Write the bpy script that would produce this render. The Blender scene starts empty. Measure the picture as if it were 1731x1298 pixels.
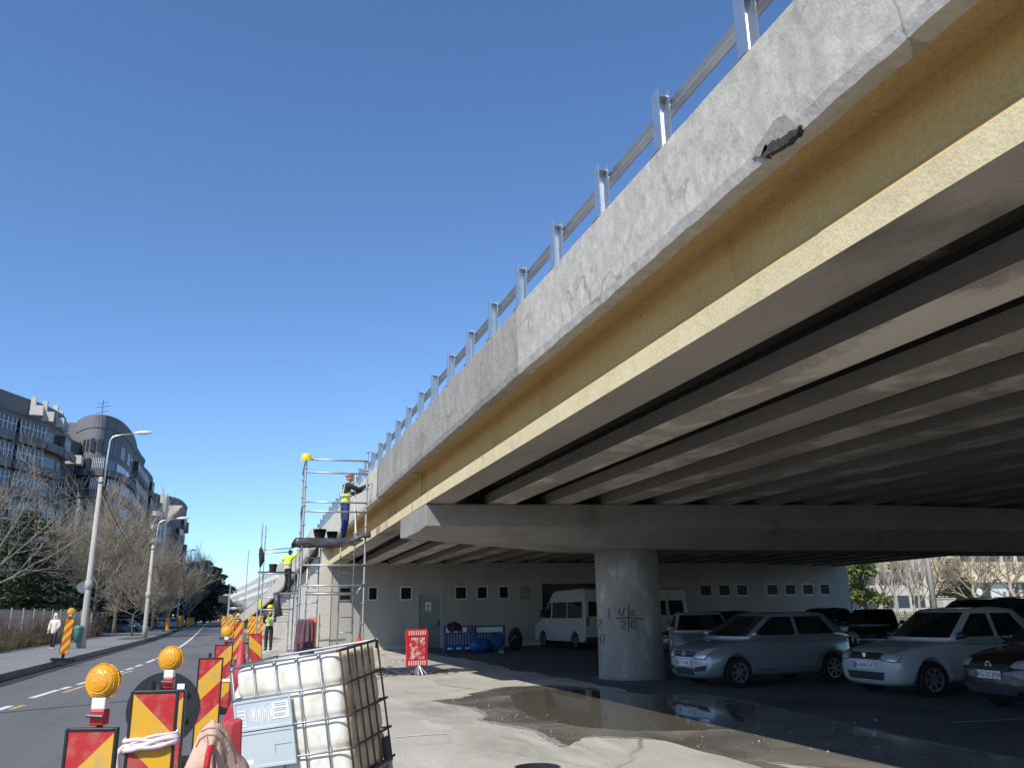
import bpy, bmesh, math, random
from math import sin, cos, pi, radians, atan2, sqrt, hypot
from mathutils import Vector, Matrix, Euler
from mathutils.bvhtree import BVHTree

scene = bpy.context.scene
COL = scene.collection
RND = random.Random(7)

# ------------------------------------------------------------------ camera model
IMW, IMH, FPX, EYE = 1731.0, 1298.0, 1400.0, 1.62
_p, _y, _r = radians(15.342), radians(17.84), 0.017
CF = Vector((sin(_y) * cos(_p), cos(_y) * cos(_p), sin(_p)))
_R = Vector((cos(_y), -sin(_y), 0)); _U = _R.cross(CF)
CR = _R * cos(_r) - _U * sin(_r); CU = _U * cos(_r) + _R * sin(_r)

def _ray(px, py):
    return CF + CR * ((px - IMW / 2) / FPX) - CU * ((py - IMH / 2) / FPX)
def G(px, py, z=0.0):                                   # ground point under a photo pixel
    d = _ray(px, py); k = (EYE - z) / -d.z
    return Vector((d.x * k, d.y * k, z))
def AT(px, py, Y):                                      # point at distance Y along the road
    d = _ray(px, py); k = Y / d.y
    return Vector((d.x * k, Y, EYE + d.z * k))
def AX(px, py, X):
    d = _ray(px, py); k = X / d.x
    return Vector((X, d.y * k, EYE + d.z * k))

# ------------------------------------------------------------------ mesh builder
class MB:
    def __init__(s): s.v = []; s.f = []; s.m = []
    def add(s, vs, fs, mat=0, M=None):
        o = len(s.v)
        for p in vs:
            p = Vector(p); s.v.append(tuple(M @ p) if M else tuple(p))
        for f in fs:
            s.f.append(tuple(i + o for i in f)); s.m.append(mat)
        return s
    def box(s, c, size, mat=0, R=None, M=None):
        x, y, z = size[0] / 2, size[1] / 2, size[2] / 2
        vs = [Vector(p) for p in ((-x,-y,-z),(x,-y,-z),(x,y,-z),(-x,y,-z),(-x,-y,z),(x,-y,z),(x,y,z),(-x,y,z))]
        if R is not None: vs = [R @ p for p in vs]
        c = Vector(c)
        return s.add([p + c for p in vs], [(0,3,2,1),(4,5,6,7),(0,1,5,4),(1,2,6,5),(2,3,7,6),(3,0,4,7)], mat, M)
    def span(s, a, b, mat=0, M=None):                    # box from corner a to corner b
        return s.box([(a[i] + b[i]) / 2 for i in range(3)], [abs(b[i] - a[i]) for i in range(3)], mat, None, M)
    def tube(s, pts, r, n=8, mat=0, M=None, cap=True):
        pts = [Vector(p) for p in pts]; k = len(pts)
        rs = r if isinstance(r, (list, tuple)) else [r] * k
        vs = []; prev = None
        for i, p in enumerate(pts):
            d = (pts[min(i + 1, k - 1)] - pts[max(i - 1, 0)])
            d = d.normalized() if d.length > 1e-9 else Vector((0, 0, 1))
            if prev is None:
                a = Vector((0, 0, 1)) if abs(d.z) < .9 else Vector((1, 0, 0)); u = d.cross(a).normalized()
            else:
                u = (prev - d * prev.dot(d)); u = u.normalized() if u.length > 1e-6 else d.orthogonal().normalized()
            prev = u; w = d.cross(u)
            for j in range(n):
                t = 2 * pi * j / n; vs.append(p + (u * cos(t) + w * sin(t)) * rs[i])
        fs = []
        for i in range(k - 1):
            for j in range(n):
                a = i * n + j; b = i * n + (j + 1) % n; fs.append((a, b, b + n, a + n))
        if cap and n > 2: fs.append(tuple(range(n - 1, -1, -1))); fs.append(tuple(range((k - 1) * n, k * n)))
        return s.add(vs, fs, mat, M)
    def bar(s, a, b, w, h, mat=0, M=None):               # rectangular bar between two points
        a, b = Vector(a), Vector(b); d = (b - a).normalized()
        u = d.cross(Vector((0, 0, 1)));
        u = u.normalized() if u.length > 1e-4 else Vector((1, 0, 0))
        t = u.cross(d); vs = []
        for p in (a, b):
            for x, y in ((-1,-1),(1,-1),(1,1),(-1,1)): vs.append(p + u * (x * w / 2) + t * (y * h / 2))
        return s.add(vs, [(3,2,1,0),(4,5,6,7),(0,1,5,4),(1,2,6,5),(2,3,7,6),(3,0,4,7)], mat, M)
    def lathe(s, prof, n=24, mat=0, M=None, cap=True):
        vs = []; fs = []
        for r, z in prof:
            for j in range(n): vs.append((r * cos(2*pi*j/n), r * sin(2*pi*j/n), z))
        k = len(prof)
        for i in range(k - 1):
            for j in range(n):
                a = i*n+j; b = i*n+(j+1) % n; fs.append((a, b, b+n, a+n))
        if cap: fs.append(tuple(range(n-1, -1, -1))); fs.append(tuple(range((k-1)*n, k*n)))
        return s.add(vs, fs, mat, M)
    def prism(s, poly, z0, z1, mat=0, M=None):
        n = len(poly); vs = [(x, y, z0) for x, y in poly] + [(x, y, z1) for x, y in poly]
        fs = [tuple(range(n-1, -1, -1)), tuple(range(n, 2*n))] + [(i, (i+1) % n, (i+1) % n + n, i+n) for i in range(n)]
        return s.add(vs, fs, mat, M)
    def ball(s, c, r, nu=12, nv=8, mat=0, M=None):
        if not isinstance(r, (list, tuple)): r = (r, r, r)
        vs = [(c[0], c[1], c[2] - r[2])]
        for i in range(1, nv):
            t = -pi/2 + pi*i/nv
            for j in range(nu):
                a = 2*pi*j/nu; vs.append((c[0]+r[0]*cos(t)*cos(a), c[1]+r[1]*cos(t)*sin(a), c[2]+r[2]*sin(t)))
        vs.append((c[0], c[1], c[2] + r[2])); fs = []
        for j in range(nu): fs.append((0, 1+(j+1) % nu, 1+j))
        for i in range(nv-2):
            for j in range(nu):
                a = 1+i*nu+j; b = 1+i*nu+(j+1) % nu; fs.append((a, b, b+nu, a+nu))
        o = 1+(nv-2)*nu
        for j in range(nu): fs.append((o+j, o+(j+1) % nu, len(vs)-1))
        return s.add(vs, fs, mat, M)
    def loft(s, rings, mat=0, M=None, closed=True, cap=False):
        n = len(rings[0]); vs = [p for r in rings for p in r]; fs = []
        for i in range(len(rings)-1):
            for j in range(n if closed else n-1):
                a = i*n+j; b = i*n+(j+1) % n; fs.append((a, b, b+n, a+n))
        if cap: fs.append(tuple(range(n-1, -1, -1))); fs.append(tuple(range((len(rings)-1)*n, len(rings)*n)))
        return s.add(vs, fs, mat, M)
    def mesh(s, name, mats, smooth=False):
        me = bpy.data.meshes.new(name); me.from_pydata(s.v, [], s.f)
        for m in (mats if isinstance(mats, (list, tuple)) else [mats]): me.materials.append(m)
        me.polygons.foreach_set('material_index', s.m)
        if smooth: me.polygons.foreach_set('use_smooth', [True] * len(s.f))
        me.update(); return me
    def build(s, name, mats, parent=None, loc=(0, 0, 0), smooth=False, bevel=0, seg=2, world=False, fix=True, sub=0):
        if world and parent is not None:
            o = parent.location
            s.v = [(a - o.x, b - o.y, c - o.z) for a, b, c in s.v]
        me = s.mesh(name, mats, smooth)
        if fix:
            bm = bmesh.new(); bm.from_mesh(me); bmesh.ops.recalc_face_normals(bm, faces=bm.faces); bm.to_mesh(me); bm.free()
        ob = bpy.data.objects.new(name, me); COL.objects.link(ob); ob.location = loc
        if parent is not None: ob.parent = parent
        if sub:
            md = ob.modifiers.new('sub', 'SUBSURF'); md.levels = md.render_levels = sub
        if bevel:
            md = ob.modifiers.new('bev', 'BEVEL'); md.width = bevel; md.segments = seg; md.limit_method = 'ANGLE'; md.angle_limit = radians(40)
        return ob

def tag(o, label=None, cat=None, group=None, kind=None):
    if label: o['label'] = label
    if cat: o['category'] = cat
    if group: o['group'] = group
    if kind: o['kind'] = kind
    return o
def thing(name, label, cat, loc=(0, 0, 0), rz=0, group=None, rot=None):
    o = bpy.data.objects.new(name, None); COL.objects.link(o); o.location = loc
    o.rotation_euler = rot if rot is not None else (0, 0, rz); o.empty_display_size = .3
    return tag(o, label, cat, group)
def copy_tree(o, label=None, loc=None, rz=None, scale=None, parent=None, paint=None, group=None):
    c = o.copy(); COL.objects.link(c)
    if parent is not None: c.parent = parent
    if label: c['label'] = label
    if group: c['group'] = group
    if loc is not None: c.location = loc
    if rz is not None: c.rotation_euler = (0, 0, rz)
    if scale is not None: c.scale = (scale, scale, scale) if not isinstance(scale, (tuple, list)) else scale
    if paint:
        for sl in c.material_slots:
            if sl.material in paint:
                new = paint[sl.material]; sl.link = 'OBJECT'; sl.material = new
    for ch in list(o.children): copy_tree(ch, parent=c, paint=paint)
    return c

def text_mb(txt, size, depth=.002):
    cu = bpy.data.curves.new('t', 'FONT'); cu.body = txt; cu.size = size; cu.extrude = depth
    cu.align_x = 'CENTER'; cu.align_y = 'CENTER'; cu.resolution_u = 3
    ob = bpy.data.objects.new('t', cu); COL.objects.link(ob)
    dg = bpy.context.evaluated_depsgraph_get(); me = ob.evaluated_get(dg).to_mesh()
    vs = [v.co.copy() for v in me.vertices]; fs = [tuple(p.vertices) for p in me.polygons]
    ob.evaluated_get(dg).to_mesh_clear(); bpy.data.objects.remove(ob); bpy.data.curves.remove(cu)
    return vs, fs

# ------------------------------------------------------------------ materials
def _nt(name):
    m = bpy.data.materials.new(name); m.use_nodes = True; nt = m.node_tree
    return m, nt, nt.nodes['Principled BSDF']
def _mix(nt, fac, a, b):
    n = nt.nodes.new('ShaderNodeMix'); n.data_type = 'RGBA'
    for i, x in ((0, fac), (6, a), (7, b)):
        if hasattr(x, 'is_linked') or hasattr(x, 'links'): nt.links.new(x, n.inputs[i])
        else: n.inputs[i].default_value = x if i == 0 else (*x, 1) if len(x) == 3 else x
    return n.outputs[2]
def _noise(nt, co, scale, detail=5, rough=.6, dist=0):
    n = nt.nodes.new('ShaderNodeTexNoise'); n.inputs['Scale'].default_value = scale; n.inputs['Detail'].default_value = detail
    n.inputs['Roughness'].default_value = rough; n.inputs['Distortion'].default_value = dist
    nt.links.new(co, n.inputs['Vector']); return n.outputs['Fac']
def _ramp(nt, fac, a, b, ca=(0,0,0,1), cb=(1,1,1,1)):
    n = nt.nodes.new('ShaderNodeValToRGB'); e = n.color_ramp.elements
    e[0].position = a; e[1].position = b; e[0].color = ca; e[1].color = cb
    nt.links.new(fac, n.inputs['Fac']); return n.outputs['Color']
def _co(nt, sc=(1, 1, 1), kind='Object'):
    t = nt.nodes.new('ShaderNodeTexCoord'); mp = nt.nodes.new('ShaderNodeMapping'); mp.inputs['Scale'].default_value = sc
    nt.links.new(t.outputs[kind], mp.inputs['Vector']); return mp.outputs['Vector']
def _bump(nt, bs, h, strength, dist=.02):
    b = nt.nodes.new('ShaderNodeBump'); b.inputs['Strength'].default_value = strength; b.inputs['Distance'].default_value = dist
    nt.links.new(h, b.inputs['Height']); nt.links.new(b.outputs['Normal'], bs.inputs['Normal'])
def plain(name, c, rough=.6, metal=0, spec=.5, trans=0, coat=0, var=.12, scale=6, bump=0, alpha=1):
    m, nt, b = _nt(name); co = _co(nt)
    f = _noise(nt, co, scale, 4)
    lo = tuple(max(0, x * (1 - var)) for x in c); hi = tuple(min(1, x * (1 + var)) for x in c)
    nt.links.new(_mix(nt, f, lo, hi), b.inputs['Base Color'])
    b.inputs['Roughness'].default_value = rough; b.inputs['Metallic'].default_value = metal
    b.inputs['Specular IOR Level'].default_value = spec; b.inputs['Transmission Weight'].default_value = trans
    b.inputs['Coat Weight'].default_value = coat
    if bump: _bump(nt, b, _noise(nt, co, scale * 6, 5), bump)
    return m
def rocky(name, c1, c2, scale=1.5, rough=.85, bump=.3, bscale=25, stain=None, sscale=.6, sth=(.55, .7), stretch=(1, 1, 1), dist=0., bdist=.02, speck=None, crack=None, streak=None):
    m, nt, b = _nt(name); co = _co(nt, stretch); co0 = _co(nt)
    col = _mix(nt, _ramp(nt, _noise(nt, co, scale, 8, .65, dist), .3, .7), c1, c2)
    fine = _noise(nt, co0, bscale * 2, 6, .7)
    d = _ramp(nt, fine, .25, .75, (.72, .72, .72, 1), (1.18, 1.18, 1.18, 1))
    mu = nt.nodes.new('ShaderNodeMix'); mu.data_type = 'RGBA'; mu.blend_type = 'MULTIPLY'; mu.inputs[0].default_value = 1
    nt.links.new(col, mu.inputs[6]); nt.links.new(d, mu.inputs[7]); col = mu.outputs[2]
    if stain:
        col = _mix(nt, _ramp(nt, _noise(nt, co, sscale, 7, .62, .4), sth[0], sth[1]), col, stain)
    if speck:
        col = _mix(nt, _ramp(nt, _noise(nt, co0, speck[1], 2, .5), speck[2], speck[2] + .04), col, speck[0])
    if streak:                                           # long worn or dripped streaks
        col = _mix(nt, _ramp(nt, _noise(nt, _co(nt, streak[1]), 1.0, 6, .65, .3), streak[2], streak[2] + .16, (0, 0, 0, 1), (.75, .75, .75, 1)), col, streak[0])
    if crack:                                            # hairline cracks
        vo = nt.nodes.new('ShaderNodeTexVoronoi'); vo.feature = 'DISTANCE_TO_EDGE'; vo.inputs['Scale'].default_value = crack[1]
        wob = nt.nodes.new('ShaderNodeTexNoise'); wob.inputs['Scale'].default_value = crack[1] * 2.2; wob.inputs['Detail'].default_value = 6; nt.links.new(co0, wob.inputs['Vector'])
        add = nt.nodes.new('ShaderNodeMix'); add.data_type = 'RGBA'; add.blend_type = 'LINEAR_LIGHT'; add.inputs[0].default_value = crack[3]
        nt.links.new(co, add.inputs[6]); nt.links.new(wob.outputs['Color'], add.inputs[7]); nt.links.new(add.outputs[2], vo.inputs['Vector'])
        br = _ramp(nt, _noise(nt, co0, crack[1] * .8, 3), .45, .6)
        ln = _ramp(nt, vo.outputs['Distance'], crack[2] * .3, crack[2], (1, 1, 1, 1), (0, 0, 0, 1))
        mm = nt.nodes.new('ShaderNodeMath'); mm.operation = 'MULTIPLY'; nt.links.new(br, mm.inputs[0]); nt.links.new(ln, mm.inputs[1])
        col = _mix(nt, mm.outputs[0], col, crack[0])
    nt.links.new(col, b.inputs['Base Color']); b.inputs['Roughness'].default_value = rough
    b.inputs['Specular IOR Level'].default_value = .3
    ad = nt.nodes.new('ShaderNodeMath'); ad.operation = 'ADD'
    nt.links.new(_noise(nt, co, bscale, 8, .7), ad.inputs[0]); nt.links.new(_noise(nt, co, bscale * .18, 4, .6, dist), ad.inputs[1])
    _bump(nt, b, ad.outputs[0], bump, bdist)
    return m
def stripes(name, slope, period, off, c1=(.46, .022, .026), c2=(.70, .39, .02), rough=.45):
    m, nt, b = _nt(name); t = nt.nodes.new('ShaderNodeTexCoord'); sp = nt.nodes.new('ShaderNodeSeparateXYZ')
    nt.links.new(t.outputs['Object'], sp.inputs[0])
    def mth(op, a, bb):
        n = nt.nodes.new('ShaderNodeMath'); n.operation = op
        for i, x in enumerate((a, bb)):
            if isinstance(x, (int, float)): n.inputs[i].default_value = x
            else: nt.links.new(x, n.inputs[i])
        return n.outputs[0]
    u = mth('ADD', mth('MULTIPLY', sp.outputs['X'], slope), sp.outputs['Z'])
    fr = mth('FRACT', mth('ADD', mth('DIVIDE', u, period), off + 20), 0)
    k = mth('GREATER_THAN', fr, .5)
    col = _mix(nt, k, c1, c2)
    dirt = _noise(nt, t.outputs['Object'], 9, 6)
    col = _mix(nt, _ramp(nt, dirt, .48, .72, (0,0,0,1), (.5,.5,.5,1)), col, (.36, .29, .22))
    nt.links.new(col, b.inputs['Base Color']); b.inputs['Roughness'].default_value = rough
    return m

M = {}
M['conc'] = rocky('concrete', (.25, .24, .22), (.34, .325, .30), 1.2, bump=.35, stain=(.17, .16, .145), sscale=.5)
M['conc_dark'] = rocky('weathered_concrete', (.19, .178, .16), (.27, .25, .22), .9, bump=.3, stain=(.36, .33, .285), sscale=.8, stretch=(1, .45, 1), sth=(.56, .72))
M['girder'] = rocky('girder_concrete', (.29, .265, .23), (.40, .365, .315), 1.1, bump=.35, stain=(.13, .12, .105), sscale=.55, stretch=(1, .4, 1), sth=(.52, .66))
M['mortar'] = rocky('fresh_mortar', (.45, .425, .38), (.51, .485, .44), 1.2, bump=.5, bscale=4, dist=3.0, bdist=.06, stain=(.39, .37, .33), sscale=.7, stretch=(1, .8, .6), crack=((.30, .285, .25), .9, .018, .35), streak=((.36, .34, .30), (1, 1.3, .25), .56))
M['mortar_old'] = rocky('damp_mortar', (.30, .285, .26), (.40, .38, .345), 1.4, bump=.6, bscale=12, dist=1., bdist=.04, stain=(.24, .23, .21), sscale=.9, crack=((.20, .19, .17), .8, .015, .3), streak=((.24, .225, .20), (1, 1.6, .2), .54))
M['mortar_pale'] = rocky('pale_mortar', (.56, .53, .46), (.64, .61, .54), 1.4, bump=.4, bscale=12)
M['patch'] = rocky('bare_patch', (.27, .255, .225), (.33, .315, .28), 3, bump=.5, bscale=14, bdist=.03)
M['hole'] = rocky('spalled_hole', (.05, .047, .043), (.10, .095, .085), 6, bump=1, bscale=14, bdist=.06)
M['yellow'] = rocky('yellow_render', (.60, .39, .145), (.66, .455, .19), .8, bump=.15, bscale=18, stain=(.40, .26, .11), sscale=.45, stretch=(1, .35, 1), sth=(.50, .68), speck=((.06, .05, .035), 5.0, .735), streak=((.33, .23, .11), (1, .9, .3), .57))
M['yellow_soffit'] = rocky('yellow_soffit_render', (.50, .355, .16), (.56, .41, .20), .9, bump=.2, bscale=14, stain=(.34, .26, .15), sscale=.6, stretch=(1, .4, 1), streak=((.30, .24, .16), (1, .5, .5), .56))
M['cream'] = rocky('cream_render', (.62, .52, .31), (.72, .62, .40), 3, bump=.6, bscale=30, bdist=.015, stain=(.5, .44, .3), sscale=2)
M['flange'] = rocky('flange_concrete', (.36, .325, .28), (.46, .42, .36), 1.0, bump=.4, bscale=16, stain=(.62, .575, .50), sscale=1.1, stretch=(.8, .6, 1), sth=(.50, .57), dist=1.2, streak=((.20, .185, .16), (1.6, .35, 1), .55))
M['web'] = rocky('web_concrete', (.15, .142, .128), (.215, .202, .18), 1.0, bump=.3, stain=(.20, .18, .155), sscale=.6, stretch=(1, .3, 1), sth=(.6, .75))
M['damp'] = rocky('damp_concrete', (.24, .225, .19), (.31, .295, .255), 1.2, bump=.35, bscale=18)
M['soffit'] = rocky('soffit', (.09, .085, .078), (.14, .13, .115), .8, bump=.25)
M['wall'] = rocky('painted_wall', (.38, .37, .335), (.45, .44, .40), .5, bump=.15, bscale=14, stain=(.30, .29, .265), sscale=.35, stretch=(1, 1, .35), sth=(.5, .75))
M['wall_pale'] = rocky('pale_wall', (.50, .475, .42), (.60, .575, .51), .6, bump=.2, bscale=10, stain=(.42, .39, .33), sscale=.4)
M['column'] = rocky('column_concrete', (.22, .208, .19), (.35, .333, .305), 1.6, bump=.5, bscale=12, stain=(.46, .45, .42), sscale=1.5, sth=(.58, .68), stretch=(1, 1, .5), dist=.8)
M['lot'] = rocky('dusty_concrete', (.38, .358, .31), (.50, .48, .425), .6, bump=.5, bscale=16, stain=(.28, .27, .245), sscale=.4, sth=(.53, .66), stretch=(1, .55, 1), dist=.6, speck=((.62, .60, .55), 7, .72), crack=((.20, .19, .165), .28, .010, .25), streak=((.56, .545, .50), (1.6, .22, 1), .54))
M['lot_shade'] = rocky('shaded_parking_asphalt', (.085, .085, .085), (.14, .138, .132), .5, bump=.4, bscale=22, stain=(.05, .05, .05), sscale=.35)  # asphalt, with the bridge's shade deepened in its colour
M['asphalt'] = rocky('road_asphalt', (.128, .128, .132), (.168, .167, .168), .35, bump=.25, bscale=30, stain=(.10, .10, .105), sscale=.2, stretch=(1, .25, 1), rough=.8, crack=((.055, .055, .06), .16, .006, .2), streak=((.085, .085, .09), (1.3, .04, 1), .56))
M['gutter'] = rocky('gutter_asphalt', (.03, .03, .03), (.05, .05, .048), 1, bump=.3)
M['pave'] = rocky('pavement', (.20, .20, .20), (.27, .265, .26), .6, bump=.3, bscale=20, stain=(.15, .15, .15), sscale=.3)
M['kerb'] = rocky('kerb_stone', (.20, .19, .18), (.29, .28, .265), 1.5, bump=.3)
M['earth'] = rocky('dry_earth', (.16, .13, .085), (.25, .21, .14), .3, bump=.6, bscale=8, stain=(.10, .12, .045), sscale=.25)
M['grass'] = rocky('turf', (.06, .085, .025), (.13, .14, .05), 1, bump=.8, bscale=14)
M['white_line'] = rocky('road_paint_white', (.62, .62, .60), (.74, .74, .72), 2, bump=.1, stain=(.35, .35, .35), sscale=3, sth=(.58, .75))
M['yellow_line'] = rocky('road_paint_yellow', (.50, .36, .10), (.60, .45, .15), 2, bump=.1, stain=(.25, .22, .15), sscale=3, sth=(.5, .7))
M['galv'] = plain('galvanised_steel', (.60, .63, .66), .38, .9, scale=5, var=.2)
M['galv_dull'] = plain('dull_steel', (.33, .35, .37), .5, .75, scale=5, var=.25)
M['tube'] = plain('scaffold_tube', (.44, .45, .45), .45, .65, scale=9, var=.35)
M['dark_metal'] = plain('dark_metal', (.07, .07, .075), .5, .4)
M['black'] = plain('black_plastic', (.018, .019, .023), .45)
M['wire'] = plain('fence_wire', (.16, .165, .17), .6, .3)
M['rubber'] = plain('rubber', (.02, .02, .02), .8, spec=.2)
M['red'] = plain('red_plastic', (.50, .018, .025), .4, var=.2)
M['red_dirty'] = plain('dusty_red_plastic', (.42, .045, .05), .55, var=.4, scale=9)
M['white'] = plain('white_paint', (.74, .74, .72), .45, var=.08)
M['amber'] = plain('amber_lens', (.85, .36, .015), .12, coat=.6, var=.18, scale=30)
m, nt, b = _nt('amber_prism'); co = _co(nt); vo = nt.nodes.new('ShaderNodeTexVoronoi'); vo.inputs['Scale'].default_value = 120; nt.links.new(co, vo.inputs['Vector'])
nt.links.new(_mix(nt, _ramp(nt, vo.outputs['Distance'], .1, .7), (.90, .43, .02), (.72, .29, .010)), b.inputs['Base Color']); b.inputs['Roughness'].default_value = .14; b.inputs['Coat Weight'].default_value = .7
_bump(nt, b, vo.outputs['Distance'], .45, .004); M['amber'] = m
M['amber_in'] = plain('amber_reflector', (.95, .55, .04), .3)
M['hdpe'] = rocky('tank_plastic', (.74, .72, .64), (.82, .80, .73), 1.5, rough=.4, bump=.06, bscale=5, stain=(.52, .46, .34), sscale=1.1, sth=(.6, .8))
M['hdpe_dirty'] = rocky('grimy_tank_plastic', (.38, .29, .17), (.60, .52, .36), 2.6, rough=.6, bump=.1, bscale=8, stain=(.20, .13, .06), sscale=3.2, sth=(.54, .70), stretch=(1, 1, .35))
M['plate'] = plain('label_steel', (.60, .68, .73), .42, .25, var=.15, scale=4)
M['paper'] = plain('paper', (.80, .80, .78), .7, var=.05)
M['ink'] = plain('ink', (.03, .03, .035), .7)
M['rust'] = plain('rusty_bar', (.10, .075, .055), .7, .4, var=.4, scale=12)
M['tarp'] = plain('black_tarpaulin', (.045, .047, .055), .38, var=.3, scale=4, bump=.3)
M['skin'] = plain('skin', (.48, .27, .19), .55)
M['navy'] = plain('navy_cloth', (.03, .04, .12), .85, var=.3, scale=10, bump=.2)
M['blackcloth'] = plain('black_cloth', (.02, .021, .026), .85, var=.3, scale=10, bump=.2)
M['hivis'] = plain('hivis_yellow', (.62, .80, .03), .7, var=.12, scale=10, bump=.15)
M['reflect'] = plain('reflective_tape', (.62, .64, .60), .35, .2)
M['hat_y'] = plain('yellow_helmet', (.85, .62, .02), .3, coat=.3)
M['cap'] = plain('pale_cap', (.50, .38, .40), .8)
M['cream_cloth'] = plain('cream_coat', (.66, .60, .52), .85, var=.15, bump=.2)
M['seam'] = plain('jacket_seam', (.30, .19, .14), .9)
M['peach'] = plain('peach_jacket', (.60, .41, .33), .85, var=.3, scale=9, bump=.5)
M['purple'] = plain('plum_jacket', (.12, .06, .085), .85, var=.35, bump=.3)
M['orange_cloth'] = plain('orange_vest', (.80, .18, .03), .75, var=.25, bump=.2)
M['blue_pl'] = plain('blue_plastic', (.02, .085, .24), .5, var=.2)
M['glass'] = plain('dark_glass', (.012, .014, .017), .06, spec=.8, coat=.3)
M['pane'] = plain('dark_pane', (.012, .013, .016), .35, spec=.15)
M['glass_b'] = plain('window_glass', (.035, .045, .06), .15, spec=.6)
M['paint_silver'] = plain('silver_paint', (.26, .285, .325), .30, .35, coat=.7, var=.05)
M['paint_white'] = plain('white_car_paint', (.39, .415, .43), .35, coat=.6, var=.05)
M['paint_van'] = plain('white_van_paint', (.38, .38, .365), .5, coat=.25, var=.1, scale=2)
M['paint_black'] = plain('black_paint', (.014, .012, .015), .22, coat=.8)
M['paint_dark'] = plain('dark_paint', (.02, .022, .027), .25, coat=.8)
M['paint_blue'] = plain('slate_blue_paint', (.12, .17, .24), .3, .3, coat=.6)
M['chrome'] = plain('chrome', (.75, .76, .78), .12, 1)
M['lamp_glass'] = plain('headlamp_glass', (.60, .63, .66), .12, .4, coat=.8, scale=14, var=.35)
M['alloy'] = plain('wheel_alloy', (.30, .31, .33), .35, .7)
M['plate_w'] = plain('plate_white', (.72, .74, .76), .4)
M['plate_b'] = plain('plate_blue', (.015, .05, .30), .4)
M['tail'] = plain('tail_lamp_red', (.30, .01, .01), .2)
M['bark'] = rocky('bark', (.10, .085, .07), (.21, .185, .16), 4, bump=.8, bscale=14, bdist=.03, stretch=(1, 1, .3))
M['twig'] = plain('twig_bark', (.27, .225, .165), .9, var=.3, scale=2)
M['twig_grey'] = plain('grey_twig_bark', (.25, .225, .19), .9, var=.3, scale=2)
M['pale_bark'] = plain('pale_bark', (.34, .30, .25), .9, var=.35, scale=4, bump=.4)
M['needle'] = plain('needles', (.045, .075, .030), .8, var=.5, scale=1.3)
M['needle_d'] = plain('dark_needles', (.022, .036, .026), .8, var=.5, scale=1)
M['ivy'] = plain('ivy_leaves', (.12, .15, .04), .75, var=.5, scale=1.6)
M['dryleaf'] = plain('dry_shrub_twigs', (.17, .115, .085), .9, var=.45, scale=.9)
M['dryherb'] = plain('dry_herb', (.15, .13, .065), .9, var=.5, scale=.7)
M['facade'] = rocky('grey_facade', (.135, .14, .155), (.205, .208, .218), .16, bump=.2, bscale=3, stain=(.13, .125, .12), sscale=.12, stretch=(1, 1, .4))
M['facade2'] = rocky('brown_facade', (.17, .168, .168), (.24, .234, .225), .16, bump=.2, bscale=3, stain=(.15, .14, .125), sscale=.15, stretch=(1, 1, .4))
M['facade_pale'] = rocky('pale_facade', (.52, .50, .46), (.62, .60, .56), .1, bump=.1, bscale=2, stain=(.42, .40, .38), sscale=.1)
M['facade_cream'] = rocky('cream_facade', (.66, .55, .36), (.74, .64, .44), .2, bump=.1, bscale=2)
M['winframe'] = plain('window_frame', (.62, .63, .62), .5, var=.15)
M['lampconc'] = rocky('lamp_concrete', (.36, .34, .31), (.46, .44, .40), 2, bump=.3, bscale=20, stain=(.25, .24, .22), sscale=.8, stretch=(1, 1, .3))
M['bin'] = plain('green_bin', (.05, .20, .17), .6)
M['stone'] = plain('pebbles', (.45, .43, .38), .85, var=.35)
# ================================================================== the setting
def shift(Y):                                            # the street bends gently to the left far away
    return -.045 * (sqrt((Y - 60) ** 2 + 900) - 30) if Y > 60 else 0.0
YS = [-30, -10, 0, 5, 10, 15, 20, 25, 30, 35, 40, 50, 60, 70, 80, 95, 110, 130, 150, 180, 220, 270, 330, 400, 500, 620, 800]
def strip(name, x0, x1, z, m, kind='structure', ys=YS, jit=0, thick=0.0, wob=None):
    mb = MB(); r = random.Random(len(name)); vs = []; fs = []
    ny = []
    for a, b in zip(ys, ys[1:]):
        n = max(1, int((b - a) / (.5 if jit and b < 60 else 5)))
        ny += [a + (b - a) * i / n for i in range(n)]
    ny.append(ys[-1])
    for Y in ny:
        s = shift(Y); j = (r.random() - .5) * jit
        vs += [(x0 + s, Y, z), (x1 + s + j + (wob(Y) if wob else 0), Y, z)]
    fs = [(2*i, 2*i+1, 2*i+3, 2*i+2) for i in range(len(ny) - 1)]
    mb.add(vs, fs)
    if thick:
        n = len(vs); vv = [(x, y, z - thick) for x, y, z in vs]
        mb.add(vs + vv, [(2*i+1, 2*i+1+n, 2*i+3+n, 2*i+3) for i in range(len(ny)-1)] + [(2*i, 2*i+2, 2*i+2+n, 2*i+n) for i in range(len(ny)-1)])
    return tag(mb.build(name, m, smooth=False), kind=kind)
g = MB(); g.add([(-900, -200, -.012), (900, -200, -.012), (900, 1500, -.012), (-900, 1500, -.012)], [(0, 1, 2, 3)])
tag(g.build('ground', M['earth']), kind='structure')
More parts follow.
